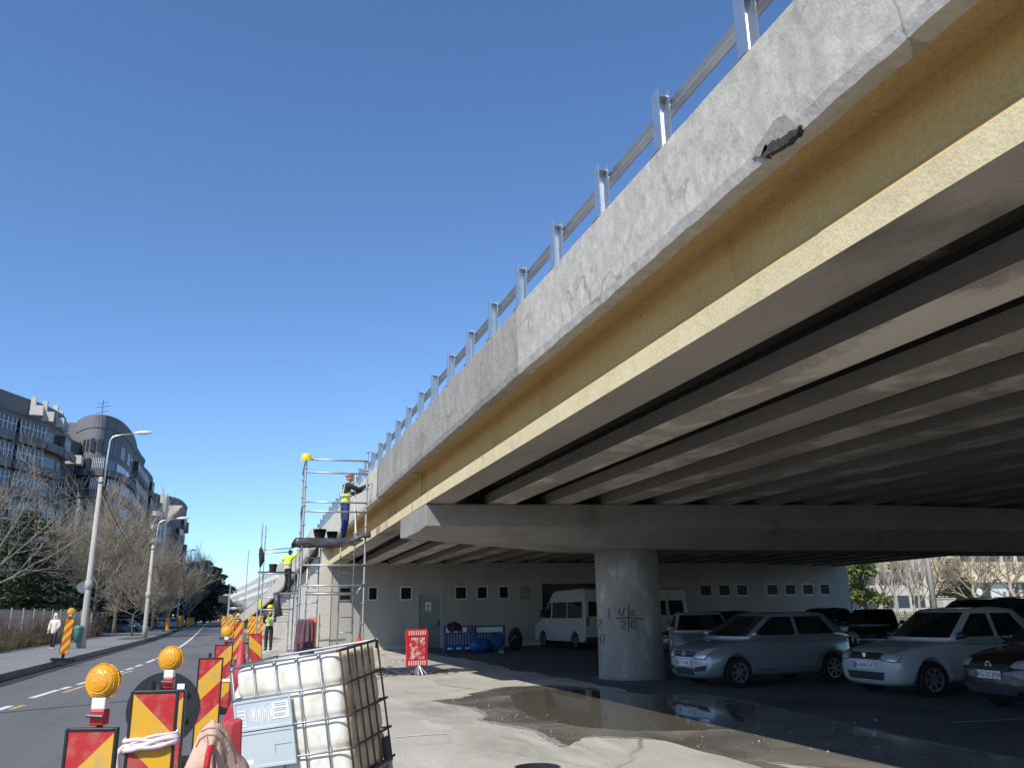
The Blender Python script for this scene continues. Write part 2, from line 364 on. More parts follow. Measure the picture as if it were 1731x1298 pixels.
# road and its edges
strip('road', -6.1, .95, .004, M['asphalt'], jit=.5, wob=lambda Y: .25 * sin(Y * .5) + .12 * sin(Y * 1.7))
strip('gutter', -6.12, -5.58, .009, M['gutter'], jit=.05)
strip('sidewalk', -13.2, -6.36, .19, M['pave'], thick=.22)
strip('kerb', -6.37, -6.1, .205, M['kerb'], thick=.23)
lot = MB(); lot.add([(-.6, -30, 0), (60, -30, 0), (60, 62, 0), (-.6, 62, 0)], [(0, 1, 2, 3)])
tag(lot.build('parking_lot', M['lot']), kind='structure')
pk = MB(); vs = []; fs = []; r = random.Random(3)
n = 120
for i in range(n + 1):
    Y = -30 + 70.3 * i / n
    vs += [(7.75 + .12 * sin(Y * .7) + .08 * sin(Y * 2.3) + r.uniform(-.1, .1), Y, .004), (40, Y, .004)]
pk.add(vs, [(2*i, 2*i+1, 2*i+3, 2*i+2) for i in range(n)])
tag(pk.build('shaded_parking', M['lot_shade']), kind='structure')  # dark ground under the deck, its edge laid along the bridge's shadow line

def decal_poly(name, pts, z, m, kind='structure'):
    mb = MB(); mb.add([(p[0], p[1], z) for p in pts], [tuple(range(len(pts)))])
    return tag(mb.build(name, m), kind=kind)
# lane markings
mk = MB()
def dash(pa, pb, w, z=.008):
    a, b = G(*pa), G(*pb); d = (b - a).normalized(); u = Vector((d.y, -d.x, 0)) * (w / 2)
    mk.add([(p.x, p.y, z) for p in (a - u, a + u, b + u, b - u)], [(0, 1, 2, 3)])
cen = [(-20, 1207), (105, 1164), (230, 1128), (300, 1096), (332, 1071), (345, 1059), (352, 1050)]
dashes = [((-12, 1203), (18, 1193)), ((52, 1180), (98, 1166)), ((104, 1165), (118, 1160.5)), ((131, 1157), (158, 1149)), ((163, 1147.5), (178, 1143)),
          ((194, 1138.5), (207, 1134)), ((212, 1132.5), (225, 1128.5)), ((230, 1126.5), (240, 1123)), ((248, 1120), (262, 1114)), ((266, 1112.5), (276, 1108))]
for a, b in dashes: dash(a, b, .15)
solid = [(286, 1104), (300, 1096), (310, 1089.5), (320, 1082), (328, 1075), (336, 1067), (343, 1060), (349, 1053.5), (353, 1049)]
for a, b in zip(solid, solid[1:]): dash(a, b, .16)
tag(mk.build('lane_marking', M['white_line']), kind='structure')
mk = MB()
for a, b in [((106, 1171), (150, 1157)), ((196, 1142), (225, 1133)), ((18, 1199), (40, 1192))]: dash(a, b, .12)
tag(mk.build('yellow_lane_marking', M['yellow_line']), kind='structure')
# thin dark line across the road
sm = MB(); a, b = G(-60, 1210.5), G(222, 1184.5); d = (b - a).normalized(); u = Vector((d.y, -d.x, 0)) * .03
sm.add([(p.x, p.y, .0095) for p in (a - u, a + u, b + u, b - u)], [(0, 1, 2, 3)])
tag(sm.build('dark_road_line', M['gutter']), kind='structure')
# bay lines on the lot (painted, worn)
mk = MB(); dash((668, 1246), (752, 1240), .05); dash((1610, 1221), (1731, 1215), .035)
tag(mk.build('parking_bay_marking', M['white_line']), kind='structure')

# puddle: dark wet skin, shiny
m, nt, b = _nt('puddle_water'); co = _co(nt)
nz = _noise(nt, co, .9, 6, .6, .5)
nt.links.new(_mix(nt, _ramp(nt, nz, .35, .65), (.135, .127, .108), (.20, .19, .165)), b.inputs['Base Color'])
rr = _ramp(nt, _noise(nt, co, .55, 5, .6, .8), .42, .62, (.035, .035, .035, 1), (.5, .5, .5, 1)); nt.links.new(rr, b.inputs['Roughness'])
b.inputs['Specular IOR Level'].default_value = .5
_bump(nt, b, _noise(nt, co, 45, 6, .7), .03, .01)
M['puddle'] = m
m2, nt, b = _nt('still_water'); b.inputs['Base Color'].default_value = (.12, .11, .088, 1); b.inputs['Roughness'].default_value = .03
_bump(nt, b, _noise(nt, _co(nt), 2.2, 3, .5), .012, .02); M['still'] = m2
outline = [(733, 1184), (775, 1181), (800, 1175), (792, 1173), (828, 1166), (850, 1161.5), (905, 1159), (950, 1159), (1005, 1163), (1020, 1168), (1060, 1170), (1110, 1176),
           (1180, 1172), (1260, 1185), (1360, 1208), (1480, 1236), (1600, 1262), (1731, 1284), (1900, 1310), (1900, 1360), (1640, 1345), (1500, 1318), (1400, 1299),
           (1330, 1290), (1285, 1284), (1240, 1278), (1215, 1268), (1180, 1260), (1150, 1255), (1120, 1247), (1060, 1246), (1010, 1243), (985, 1245), (965, 1259), (955, 1259), (930, 1246), (905, 1233),
           (870, 1226), (848, 1222), (815, 1216), (826, 1210), (820, 1203), (800, 1195), (765, 1190)]
def roughen(pts, n=4, amp=.05, seed=1):
    r = random.Random(seed); out = []
    for i in range(len(pts)):
        a, b = pts[i], pts[(i + 1) % len(pts)]; L = (b - a).length
        for k in range(n):
            p = a.lerp(b, k / n); q = min(amp, L * .12)
            out.append((p.x + r.uniform(-q, q), p.y + r.uniform(-q, q) * 2))
    return out
op = [G(*p) for p in outline]; cc_ = sum(op, Vector()) / len(op)
tag(decal_poly('damp_fringe', roughen([p + (p - cc_).normalized() * (.10 + .05 * sin(i * 1.7)) for i, p in enumerate(op)], 5, .03, 7), .0055, M['damp']), kind='structure')
tag(decal_poly('puddle', roughen(op, 5, .022), .008, M['puddle']), kind='structure')
inner = [(880, 1168), (960, 1164), (1040, 1172), (1120, 1182), (1230, 1200), (1260, 1215), (1240, 1232), (1160, 1236), (1060, 1234), (980, 1228), (910, 1215), (870, 1195), (862, 1178)]
tag(decal_poly('standing_water', roughen([G(*p) for p in inner], 6, .03, 4), .0115, M['still']), kind='structure')
trail = [(1128, 1244), (1190, 1262), (1250, 1276), (1330, 1296), (1370, 1312), (1330, 1310), (1262, 1288), (1190, 1270), (1130, 1252), (1080, 1246)]
tag(decal_poly('wet_trail', roughen([G(*p) for p in trail], 3, .03, 5), .0062, M['puddle']), kind='structure')
# pebbles and mortar crumbs
pb = MB(); r = random.Random(5)
def crumbs(px0, px1, py0, py1, n, s0, s1):
    for _ in range(n):
        p = G(r.uniform(px0, px1), r.uniform(py0, py1)); s = r.uniform(s0, s1)
        vs = [(p.x + s * r.uniform(-1, 1), p.y + s * r.uniform(-1, 1), .005) for _ in range(3)]
        pb.add(vs + [(p.x, p.y, .006 + s * r.uniform(.5, 1.1))], [(0, 1, 3), (1, 2, 3), (2, 0, 3), (0, 2, 1)])
crumbs(800, 1010, 1195, 1250, 90, .008, .022); crumbs(1150, 1500, 1215, 1275, 90, .006, .02)
crumbs(660, 1100, 1240, 1298, 70, .005, .014); crumbs(660, 860, 1150, 1240, 90, .006, .022); crumbs(1060, 1300, 1250, 1298, 30, .005, .015)
crumbs(400, 700, 1098, 1120, 260, .02, .09)
tag(pb.build('gravel', M['stone']), kind='stuff')
# low rubble / dirt step under the ramp side
rb = MB(); r = random.Random(8); pts = []
nx, ny_ = 14, 40
for j in range(ny_ + 1):
    for i in range(nx + 1):
        X = .9 + 2.75 * i / nx; Y = 24 + 36 * j / ny_
        e = min(1, i / 3, (ny_ - j) / 3, j / 4)
        pts.append((X + shift(Y), Y, -.01 + e * (.10 + .06 * sin(X * 5 + Y) + r.uniform(0, .07))))
rb.add(pts, [(j*(nx+1)+i, j*(nx+1)+i+1, (j+1)*(nx+1)+i+1, (j+1)*(nx+1)+i) for j in range(ny_) for i in range(nx)])
tag(rb.build('dirt_verge', M['lot'], smooth=True), kind='structure')
# grass islands on the left pavement and verge on the right
for (px, py, w, l) in ((232, 1078, 2.0, 6), (285, 1064, 2.2, 9)):
    p = G(px, py, .2); decal_poly('verge_turf', [(p.x - w/2, p.y - l/2), (p.x + w/2, p.y - l/2), (p.x + w/2, p.y + l/2), (p.x - w/2, p.y + l/2)], .212, M['grass'])
decal_poly('far_verge', [(36, 30), (140, 30), (140, 150), (36, 150)], .004, M['grass'])
decal_poly('car_park_drive', [(-40, 84), (-13, 84), (-13, 150), (-40, 150)], .006, M['asphalt'])
decal_poly('garden_soil', [(-60, 20), (-11.6, 20), (-11.6, 84), (-60, 84)], .2, M['earth'])

# ================================================================== the flyover
def dz(Y):
    if Y < 18: return 0
    if Y < 40.5: return -.0075 * (Y - 18)
    return -.169 - .055 * (Y - 40.5) - .0002 * (Y - 40.5) ** 2
def dxr(Y): return 0 if Y < 40.5 else -.0009 * (Y - 40.5) ** 2
def crown(X): return .021 * (X - 3.75) if X < 18.4 else .021 * (18.4 - 3.75) - .021 * (X - 18.4)
FO = thing('flyover', 'long grey concrete road flyover on one round pier, with yellow painted edge beam', 'flyover', (9.2, 19.6, 0))
SP1, SP2 = (-26, 19.55), (19.65, 40.45)
def steps(a, b, d): n = max(1, round((b - a) / d)); return [a + (b - a) * i / n for i in range(n + 1)]
def sweep(prof, ys, x0=0, z0=0, mats=None):
    mb = MB(); rings = [[(x0 + x + dxr(Y), Y, z0 + z + dz(Y)) for x, z in prof] for Y in ys]; n = len(prof)
    vs = [p for q in rings for p in q]
    for j in range(n):
        fs = [(i*n+j, i*n+(j+1) % n, (i+1)*n+(j+1) % n, (i+1)*n+j) for i in range(len(ys)-1)]
        o = len(mb.v)
        for f in fs: mb.f.append(f); mb.m.append(mats[j] if mats else 0)
    mb.v = [tuple(p) for p in vs]
    mb.f += [tuple(range(n-1, -1, -1)), tuple(range((len(ys)-1)*n, len(ys)*n))]; mb.m += [0, 0]
    return mb
IP = [(0, 0), (.62, 0), (.62, .22), (.42, .40), (.42, .96), (.235, .96), (.235, .42), (0, .22)]
for k in range(21):
    X0 = 3.755 + 1.415 * k
    for sp in (SP1, SP2):
        c = crown(X0)
        if k == 0:
            mb = sweep(IP, steps(sp[0], sp[1], 2), X0, 3.95, [0, 3, 3, 3, 0, 1, 1, 2])
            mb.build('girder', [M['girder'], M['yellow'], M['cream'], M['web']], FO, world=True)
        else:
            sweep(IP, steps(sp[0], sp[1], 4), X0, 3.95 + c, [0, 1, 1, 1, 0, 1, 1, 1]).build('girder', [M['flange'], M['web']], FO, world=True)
# diaphragms between the girders
for Y in (5.0, 30.0):
    mb = MB()
    for k in range(20):
        X0 = 3.755 + 1.415 * k; c = crown(X0 + .7)
        mb.span((X0 + .40, Y - .1, 4.40 + c + dz(Y)), (X0 + 1.66, Y + .1, 4.90 + c + dz(Y)))
    mb.build('diaphragm', M['girder'], FO, world=True)
# deck slab
for sp in (SP1, SP2):
    xs = [3.95, 8, 13, 18.4, 23, 28, 33.2]
    prof = [(x, crown(x)) for x in xs] + [(x, crown(x) + .25) for x in reversed(xs)]
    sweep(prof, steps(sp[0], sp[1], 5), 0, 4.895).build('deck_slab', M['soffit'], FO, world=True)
    sweep([(3.56, 0.0), (4.02, -.012), (4.02, .22), (3.56, .22)], steps(sp[0], sp[1], 2), 0, 4.89).build('overhang', M['yellow_soffit'], FO, world=True)
# edge beam (fascia) in three finishes, ragged lower arris
def fascia(y0, y1, m, seed, name='edge_beam', x=3.42, amp=.022, h=.99):
    r = random.Random(seed); mb = MB(); ys = steps(y0, y1, .16); rings = []; b = 0; t2 = 0
    for Y in ys:
        b = b * .45 + r.uniform(-1, 1) * amp * .5; t2 = t2 * .7 + r.uniform(-1, 1) * .006; d = dz(Y); s = dxr(Y)
        zt = 5.74 + d; zb = zt - h + b
        sec = [(x + .02, zb), (x - .002 + r.uniform(-.004, .004), zb + .10), (x + r.uniform(-.007, .007), zb + .3), (x + r.uniform(-.007, .007), zb + .55), (x + t2 * .4, zt - .03),
               (x + .03, zt + t2), (x + .36, zt), (x + .36, zt - h + .2), (x + .2, zb + .02)]
        rings.append([(a + s, Y, z) for a, z in sec])
    mb.loft(rings, cap=True)
    return mb.build(name, m, FO, world=True, smooth=False)
fascia(-26, 10.36, M['mortar'], 1); fascia(10.38, 23.1, M['mortar_old'], 2, amp=.02); fascia(23.16, 40.4, M['mortar_pale'], 3, amp=.015)
# bare patch with a spalled hole at the arris
def patch(poly, m, x, name):
    mb = MB(); rr_ = random.Random(4); q_ = [AX(px, py, x) for px, py in poly]; n = len(q_) * 4; vs = []
    for i_ in range(len(q_)):
        for t_ in range(4): p_ = q_[i_].lerp(q_[(i_ + 1) % len(q_)], t_ / 4); vs.append(p_ + Vector((0, rr_.uniform(-.012, .012), rr_.uniform(-.012, .012))))
    mb.add(vs + [v + Vector((.05, 0, 0)) for v in vs], [tuple(range(n))] + [(i, (i+1) % n, (i+1) % n + n, i + n) for i in range(n)])
    mb.build(name, m, FO, world=True, fix=False)
patch([(1270, 269), (1279, 246), (1295, 224), (1312, 200), (1326, 192), (1338, 203), (1350, 213), (1340, 226), (1320, 232), (1305, 246), (1290, 264)], M['patch'], 3.411, 'bare_patch')
patch([(1284, 264), (1297, 250), (1294, 246), (1312, 235), (1326, 231), (1338, 220), (1349, 217), (1347, 226), (1332, 240), (1310, 255), (1292, 268)], M['hole'], 3.408, 'spalled_hole')
# bumper mortar lumps on flange joint
mb = MB(); r = random.Random(2)
mb.span((33.0, -26, 4.7), (33.3, 40.4, 5.6)); mb.build('edge_beam', M['conc'], FO, world=True)
# pier cap: hexagonal hammerhead, slanting up to its ends
def capring(X, zb):
    c = crown(max(3.75, min(33, X)))
    return [(X, 18.02, 3.45 + c * .4), (X, 18.02, 3.935 + c * .98), (X, 21.15, 3.93 + c * .98), (X, 21.15, 3.45 + c * .4), (X, 20.5, zb), (X, 18.75, zb)]
mb = MB(); rings = [[Vector(p) for p in capring(X, zb)] for X, zb in ((3.755, 3.40), (5.5, 3.26), (7.6, 3.08), (9.2, 3.05), (11, 3.04), (16, 3.05), (21, 3.03), (27, 3.05), (31, 3.2), (33.2, 3.42))]
mb.loft(rings, cap=True); mb.build('pier_cap', M['conc'], FO, world=True, bevel=.02)
# bearings row shadow gap pads
mb = MB()
for k in range(21):
    X0 = 3.755 + 1.415 * k
    for Y in (19.2, 20.0): mb.span((X0 + .12, Y - .2, 3.90 + crown(X0) * .98), (X0 + .5, Y + .2, 3.956 + crown(X0)))
mb.build('bearing_pad', M['black'], FO, world=True)
# round pier with graffiti
cx, cy, cr = AT(1064, 1040, 19.6).x, 19.62, .80
def pier(cx):
    mb = MB(); mb.lathe([(cr + .03, -.05), (cr + .012, .12), (cr + .006, .16), (cr, 1.2), (cr + .004, 1.22), (cr - .004, 1.235), (cr, 2.3), (cr + .005, 2.31), (cr - .005, 2.33), (cr, 3.12)], 48, 0, Matrix.Translation((cx, cy, 0)))
    return mb.build('pier', M['column'], FO, world=True, smooth=True)
PIER = pier(cx); pier(27.2)
gm = MB()
def stroke(pts, r=.012):
    out = []
    for px, py in pts:                                   # write on the cylinder where the photo shows it
        d = _ray(px, py); o = Vector((0, 0, EYE)); a = d.x**2 + d.y**2; bb = -2 * (d.x * cx + d.y * cy); c_ = cx*cx + cy*cy - (cr + .004)**2
        disc = bb*bb - 4*a*c_
        if disc < 0: continue
        k = (-bb - sqrt(disc)) / (2*a); out.append(o + d * k)
    if len(out) > 1: gm.tube(out, r, 5)
stroke([(1047, 1028), (1046, 1036), (1050, 1040), (1054, 1035), (1055, 1026)])
stroke([(1072, 1031), (1066, 1034), (1066, 1039), (1072, 1039), (1071, 1035)])
stroke([(1042, 1045), (1060, 1043.5), (1076, 1044.5), (1090, 1047)])
stroke([(1063, 1020), (1062, 1044), (1063, 1068)])
stroke([(1050, 1051), (1055, 1048.5), (1057, 1053), (1050, 1061), (1058, 1062)])
stroke([(1067, 1049), (1067, 1061)]); stroke([(1067, 1049), (1075, 1049), (1074, 1056), (1068, 1061), (1078, 1062)])
stroke([(1013, 1048), (1017, 1047), (1016, 1053), (1012, 1057), (1017, 1060)])
stroke([(1011, 1080), (1015, 1074), (1016, 1086), (1012, 1090)]); stroke([(1018, 1072), (1022, 1073), (1021, 1081), (1017, 1083)]); stroke([(1020, 1080), (1020, 1090)])
stroke([(1014, 1098), (1019, 1112)]); stroke([(1087, 1056), (1088, 1078)], .008); stroke([(1029, 1028), (1030, 1046)], .012)
gm.build('graffiti', M['ink'], PIER, loc=(0, 0, 0)).location = -FO.location
# ramp beyond: side wall, edge beam, deck top
ys = steps(40.46, 100, 2.0)
sweep([(3.5, -6), (4.0, -6), (4.0, -.45), (3.5, -.45)], ys, 0, 5.25).build('ramp_wall', M['wall_pale'], FO, world=True)
fascia(40.44, 99, M['mortar_pale'], 6, amp=.01, x=2.95)
sweep([(3.1, 0), (33, 0), (33, .2), (3.1, .2)], ys, 0, 5.0).build('ramp_deck', M['soffit'], FO, world=True)
mb = MB()
for Y in (46, 52, 58, 64, 70, 76): mb.span((3.47 + dxr(Y), Y - .25, 0), (3.52 + dxr(Y), Y + .25, 4.3 + dz(Y)))
mb.build('pilaster', M['wall_pale'], FO, world=True)

# steel guard rail on the flyover
GR = thing('guard_rail', 'galvanised steel guard rail with I-section posts along the flyover edge', 'guard rail', (3.53, 0, 5.74))
PY = [4.74 + 1.43 * i for i in range(-7, 66)]
def postm():
    mb = MB(); h = .66
    mb.span((-.062, -.065, 0), (-.050, .065, h)); mb.span((.050, -.065, 0), (.062, .065, h)); mb.span((-.050, .038, 0), (.050, .048, h - .004))
    mb.span((-.10, -.10, 0), (.10, .10, .012)); mb.tube([(.05, -.02, h - .12), (.095, -.02, h - .12)], .014, 6); mb.span((-.05, -.05, h - .06), (.05, .038, h - .052))
    return mb
pm = postm(); pme = pm.mesh('post', M['galv'])
for Y in PY:
    o = bpy.data.objects.new('post', pme); COL.objects.link(o); o.parent = GR; o.location = (dxr(Y), Y, dz(Y))
def rail(z, x, hh, name, m=M['galv'], w=.05):
    mb = MB(); ys = steps(-8, 95, 1.43)
    prof = [(x, z - hh), (x - w, z - hh + .03), (x - w * .4, z), (x - w, z + hh - .03), (x, z + hh), (x + .012, z + hh), (x - w * .4 + .012, z), (x + .012, z - hh)]
    mb.loft([[(a + dxr(Y), Y, q + dz(Y)) for a, q in prof] for Y in ys]); mb.build(name, m, GR)
rail(.53, .13, .075, 'rail')
mb = MB()
for Y in PY: mb.span((.07 + dxr(Y), Y + .12, .0 + dz(Y)), (.10 + dxr(Y), Y + .42, .10 + dz(Y)))
mb.build('splash_plate', M['galv'], GR)
mb = MB()
mb.loft([[(a + .30 + dxr(Y), Y, q + dz(Y)) for a, q in ((0, 0), (.02, 0), (.02, .06), (0, .06))] for Y in steps(-8, 95, 2)])
mb.build('kick_rail', M['galv'], GR)

# ================================================================== abutment wall with store rooms behind it
AB = thing('abutment_building', 'grey rendered store room wall below the flyover, small square windows and metal door', 'building', (18, 40.5, 0))
YW = 40.5
wins = [(573, 594, 993, 1016), (622, 639, 994, 1011), (676, 697, 992, 1015), (769, 790, 991, 1013), (806, 825, 991, 1013), (843, 861, 990, 1012), (880, 898, 990, 1011),
        (1183, 1204, 987, 1008), (1215, 1235, 987, 1008), (1245, 1265, 987, 1008), (1296, 1316, 987, 1008), (1327, 1346, 987, 1008), (1357, 1376, 987, 1008), (1386, 1404, 987, 1008)]
rects = []
for i, (a, b, c, d) in enumerate(wins):
    xa, xb = AT(a, (c+d)/2, YW).x, AT(b, (c+d)/2, YW).x; rects.append((xa, xb, 2.22, 2.86))
dxa, dxb = AT(706, 1050, YW).x, AT(747, 1050, YW).x
garage = (AT(918, 1050, YW).x, AT(1015, 1050, YW).x, -.02, 2.95)
holes = rects + [(dxa, dxb, -.02, 2.52), garage]
def holed(x0, x1, z0, z1, holes, y, t, mb):
    xs = sorted({x0, x1, *[h[0] for h in holes], *[h[1] for h in holes]}); zs = sorted({z0, z1, *[h[2] for h in holes if h[2] > z0], *[h[3] for h in holes]})
    for xa, xb in zip(xs, xs[1:]):
        run = None
        for za, zb in list(zip(zs, zs[1:])):
            hole = any(h[0] - 1e-6 <= xa and xb <= h[1] + 1e-6 and h[2] - 1e-6 <= za and zb <= h[3] + 1e-6 for h in holes)
            if not hole: mb.add([(xa, y, za), (xb, y, za), (xb, y, zb), (xa, y, zb), (xa, y+t, za), (xb, y+t, za), (xb, y+t, zb), (xa, y+t, zb)], [(0,1,2,3), (7,6,5,4)])
    for h in holes:
        za = max(h[2], z0)
        mb.add([(h[0], y, za), (h[1], y, za), (h[1], y, h[3]), (h[0], y, h[3]), (h[0], y+t, za), (h[1], y+t, za), (h[1], y+t, h[3]), (h[0], y+t, h[3])],
               [(0, 4, 5, 1), (1, 5, 6, 2), (2, 6, 7, 3), (3, 7, 4, 0)])
mb = MB(); holed(3.5, 33, -.05, 3.98, holes, YW, .3, mb)
mb.add([(33, YW, -.05), (33, YW, 4.1), (33, YW + 14, 4.1), (33, YW + 14, -.05)], [(0, 1, 2, 3)])
mb.build('wall', M['wall'], AB, world=True, fix=False)
mb = MB()
mb.span((4.1, YW + .55, 0), (32.9, YW + .6, 4.0)); mb.build('inner_wall', M['dark_metal'], AB, world=True)
mb = MB(); mb.span((3.46, YW - .05, 0), (dxa - .05, YW - .002, .16)); mb.span((dxb + .15, YW - .05, 0), (garage[0] - .05, YW - .002, .16)); mb.build('plinth', M['wall_pale'], AB, world=True)
for i, (xa, xb, za, zb) in enumerate(rects):
    f = MB(); w = .055; y0, y1 = (YW + .02, YW + .09) if i > 2 else (YW - .03, YW + .08)
    f.span((xa, y0, za), (xa + w, y1, zb)); f.span((xb - w, y0, za), (xb, y1, zb)); f.span((xa + w, y0, za), (xb - w, y1, za + w)); f.span((xa + w, y0, zb - w), (xb - w, y1, zb))
    W_ = f.build('window', M['winframe'] if i in (1, 2, 3, 4, 5) else M['galv_dull'], AB, world=True)
    q = MB(); q.span((xa + w, YW + .05, za + w), (xb - w, YW + .06, zb - w)); pane = q.build('pane', M['pane'] if i != 6 else M['girder'], None); pane.parent = W_; pane.location = -AB.location
d = MB(); d.span((dxa + .06, YW + .06, .03), (dxb - .06, YW + .10, 2.46))
for z in (.3, 1.2, 2.2): d.span((dxa + .14, YW + .052, z), (dxb - .14, YW + .059, z + .02))
DOOR = d.build('door', M['galv_dull'], AB, world=True)
f = MB(); f.span((dxa, YW - .03, 0), (dxa + .06, YW + .1, 2.52)); f.span((dxb - .06, YW - .03, 0), (dxb + .07, YW + .1, 2.52)); f.span((dxa + .06, YW - .03, 2.46), (dxb - .06, YW + .1, 2.52))
fr = f.build('frame', M['wall'], None); fr.parent = DOOR; fr.location = -AB.location
h = MB(); h.span((dxb - .2, YW - .02, 1.0), (dxb - .14, YW + .05, 1.28)); h.tube([(dxb - .17, YW - .03, 1.2), (dxb - .3, YW - .03, 1.2)], .012, 6)
o = h.build('handle', M['black'], None); o.parent = DOOR; o.location = -AB.location
nx0 = AT(724, 1022, YW).x
h = MB(); h.span((nx0 - .13, YW + .035, 1.72), (nx0 + .15, YW + .05, 2.12)); o = h.build('notice', M['paper'], None); o.parent = DOOR; o.location = -AB.location
h = MB(); h.prism([(nx0 - .06, 1.90), (nx0 + .07, 1.90), (nx0 + .005, 2.03)], 0, .004, 0, Matrix.Translation((0, YW + .034, 0)) @ Matrix.Rotation(pi/2, 4, 'X'))
h.span((nx0 - .08, YW + .031, 1.80), (nx0 + .09, YW + .034, 1.82)); h.span((nx0 - .08, YW + .031, 1.76), (nx0 + .06, YW + .034, 1.775))
o = h.build('print', M['ink'], None); o.parent = DOOR; o.location = -AB.location
# ================================================================== people
def skin(verts, edges, rad, sub=1, root=0):
    me = bpy.data.meshes.new('s'); me.from_pydata([tuple(v) for v in verts], edges, []); ob = bpy.data.objects.new('s', me); COL.objects.link(ob)
    md = ob.modifiers.new('skin', 'SKIN'); md.use_smooth_shade = True; md.branch_smoothing = .6
    for i, sv in enumerate(me.skin_vertices[0].data):
        q = rad[i]; sv.radius = q if isinstance(q, tuple) else (q, q); sv.use_root = (i == root)
    sd = ob.modifiers.new('sub', 'SUBSURF'); sd.levels = sd.render_levels = sub
    dg = bpy.context.evaluated_depsgraph_get(); ev = ob.evaluated_get(dg); em = ev.to_mesh()
    vs = [v.co.copy() for v in em.vertices]; fs = [tuple(p.vertices) for p in em.polygons]
    ev.to_mesh_clear(); bpy.data.objects.remove(ob); bpy.data.meshes.remove(me)
    return vs, fs
BASE = dict(pelvis=(0, 0, .95), waist=(0, .01, 1.12), chest=(0, 0, 1.33), neck=(0, .0, 1.49), head=(0, .02, 1.56),
            hipL=(-.095, 0, .90), hipR=(.095, 0, .90), kneeL=(-.10, .03, .49), kneeR=(.10, .03, .49), ankL=(-.10, 0, .085), ankR=(.10, 0, .085), toeL=(-.12, .17, .035), toeR=(.12, .17, .035),
            shL=(-.185, 0, 1.42), shR=(.185, 0, 1.42), elL=(-.25, -.02, 1.14), elR=(.25, -.02, 1.14), wrL=(-.26, .08, .90), wrR=(.26, .08, .90))
def person(name, label, loc, rz, pose, style, group=None, cat='person', headdir=(0, 0), scale=1.0):
    J = {k: Vector(v) for k, v in BASE.items()}
    for k, v in pose.items(): J[k] = Vector(v)
    root = thing(name, label, cat, loc, rz, group); root.scale = (scale,) * 3
    def chain(names, rads, sub=1):
        keys = []; es = []
        for a, b in names:
            for q in (a, b):
                if q not in keys: keys.append(q)
            es.append((keys.index(a), keys.index(b)))
        return skin([J[k] for k in keys], es, [rads[k] for k in keys], sub, 0)
    allE = [('pelvis', 'waist'), ('waist', 'chest'), ('chest', 'neck'), ('neck', 'head'), ('pelvis', 'hipL'), ('pelvis', 'hipR'), ('hipL', 'kneeL'), ('hipR', 'kneeR'), ('kneeL', 'ankL'), ('kneeR', 'ankR'), ('ankL', 'toeL'), ('ankR', 'toeR'),
            ('chest', 'shL'), ('chest', 'shR'), ('shL', 'elL'), ('shR', 'elR'), ('elL', 'wrL'), ('elR', 'wrR')]
    RB = dict(pelvis=(.115, .085), waist=(.105, .08), chest=(.115, .08), neck=.052, head=.055, hipL=.07, hipR=.07, kneeL=.055, kneeR=.055, ankL=.04, ankR=.04, toeL=.032, toeR=.032, shL=.044, shR=.044, elL=.038, elR=.038, wrL=.028, wrR=.028)
    b = MB(); b.add(*chain(allE, RB))
    hc = J['head'] + Vector((0, .015, .085)); Mh = Matrix.Translation(hc) @ Euler((headdir[1], 0, headdir[0])).to_matrix().to_4x4()
    b.ball((0, 0, 0), (.075, .095, .118), 16, 12, 0, Mh)                       # skull
    b.ball((0, .02, -.075), (.055, .07, .05), 10, 6, 0, Mh)                    # jaw
    b.add([(-.016, .088, -.03), (.016, .088, -.03), (0, .118, -.032), (0, .092, .02)], [(0, 1, 2), (0, 2, 3), (1, 3, 2), (0, 3, 1)], 0, Mh)   # nose
    for sx in (-1, 1):
        b.ball((sx * .076, -.005, -.015), (.012, .022, .034), 6, 5, 0, Mh)     # ears
        b.ball((sx * .03, .085, .012), (.014, .01, .008), 6, 4, 1, Mh)         # eyes
    b.ball((0, .088, -.068), (.024, .008, .006), 6, 4, 2, Mh)                  # mouth
    for s, sg in (('L', -1), ('R', 1)):                                        # hands: palm, four fingers and a thumb
        w = J['wr' + s]; d = (w - J['el' + s]).normalized(); side = d.cross(Vector((0, 0, 1)))
        side = side.normalized() if side.length > .1 else Vector((1, 0, 0)); up = side.cross(d)
        P = Matrix((side, d, up)).transposed().to_4x4(); P.translation = w
        b.ball((0, .045, 0), (.04, .055, .018), 10, 6, 0, P)
        for q in range(4):
            x = -.03 + .02 * q; L = (.065, .078, .074, .055)[q]
            b.tube([(x, .08, 0), (x * 1.05, .08 + L * .5, -.008), (x * 1.05, .08 + L * .85, -.03)], [.0095, .0088, .006], 6, 0, P)
        b.tube([(sg * -.034, .025, 0), (sg * -.058, .055, -.012), (sg * -.056, .085, -.024)], [.011, .01, .007], 6, 0, P)
    b.build('body', [M['skin'], M['ink'], M['tail']], root, smooth=True)
    def garment(nm, E, R, m, sub=1):
        g = MB(); g.add(*chain(E, R, sub)); return g.build(nm, m, root, smooth=True)
    if style.get('trousers'):
        garment('trousers', [('pelvis', 'waist'), ('pelvis', 'hipL'), ('pelvis', 'hipR'), ('hipL', 'kneeL'), ('hipR', 'kneeR'), ('kneeL', 'ankL'), ('kneeR', 'ankR')],
                dict(pelvis=(.155, .125), waist=(.14, .11), hipL=.108, hipR=.108, kneeL=.080, kneeR=.080, ankL=.072, ankR=.072), style['trousers'])
    for s in 'LR':
        g = MB(); g.add(*skin([J['ank' + s] + Vector((0, -.03, .06)), J['ank' + s] + Vector((0, -.035, -.035)), J['toe' + s]], [(0, 1), (1, 2)], [.055, .052, .045])); g.build('shoe', style.get('shoes', M['blackcloth']), root, smooth=True)
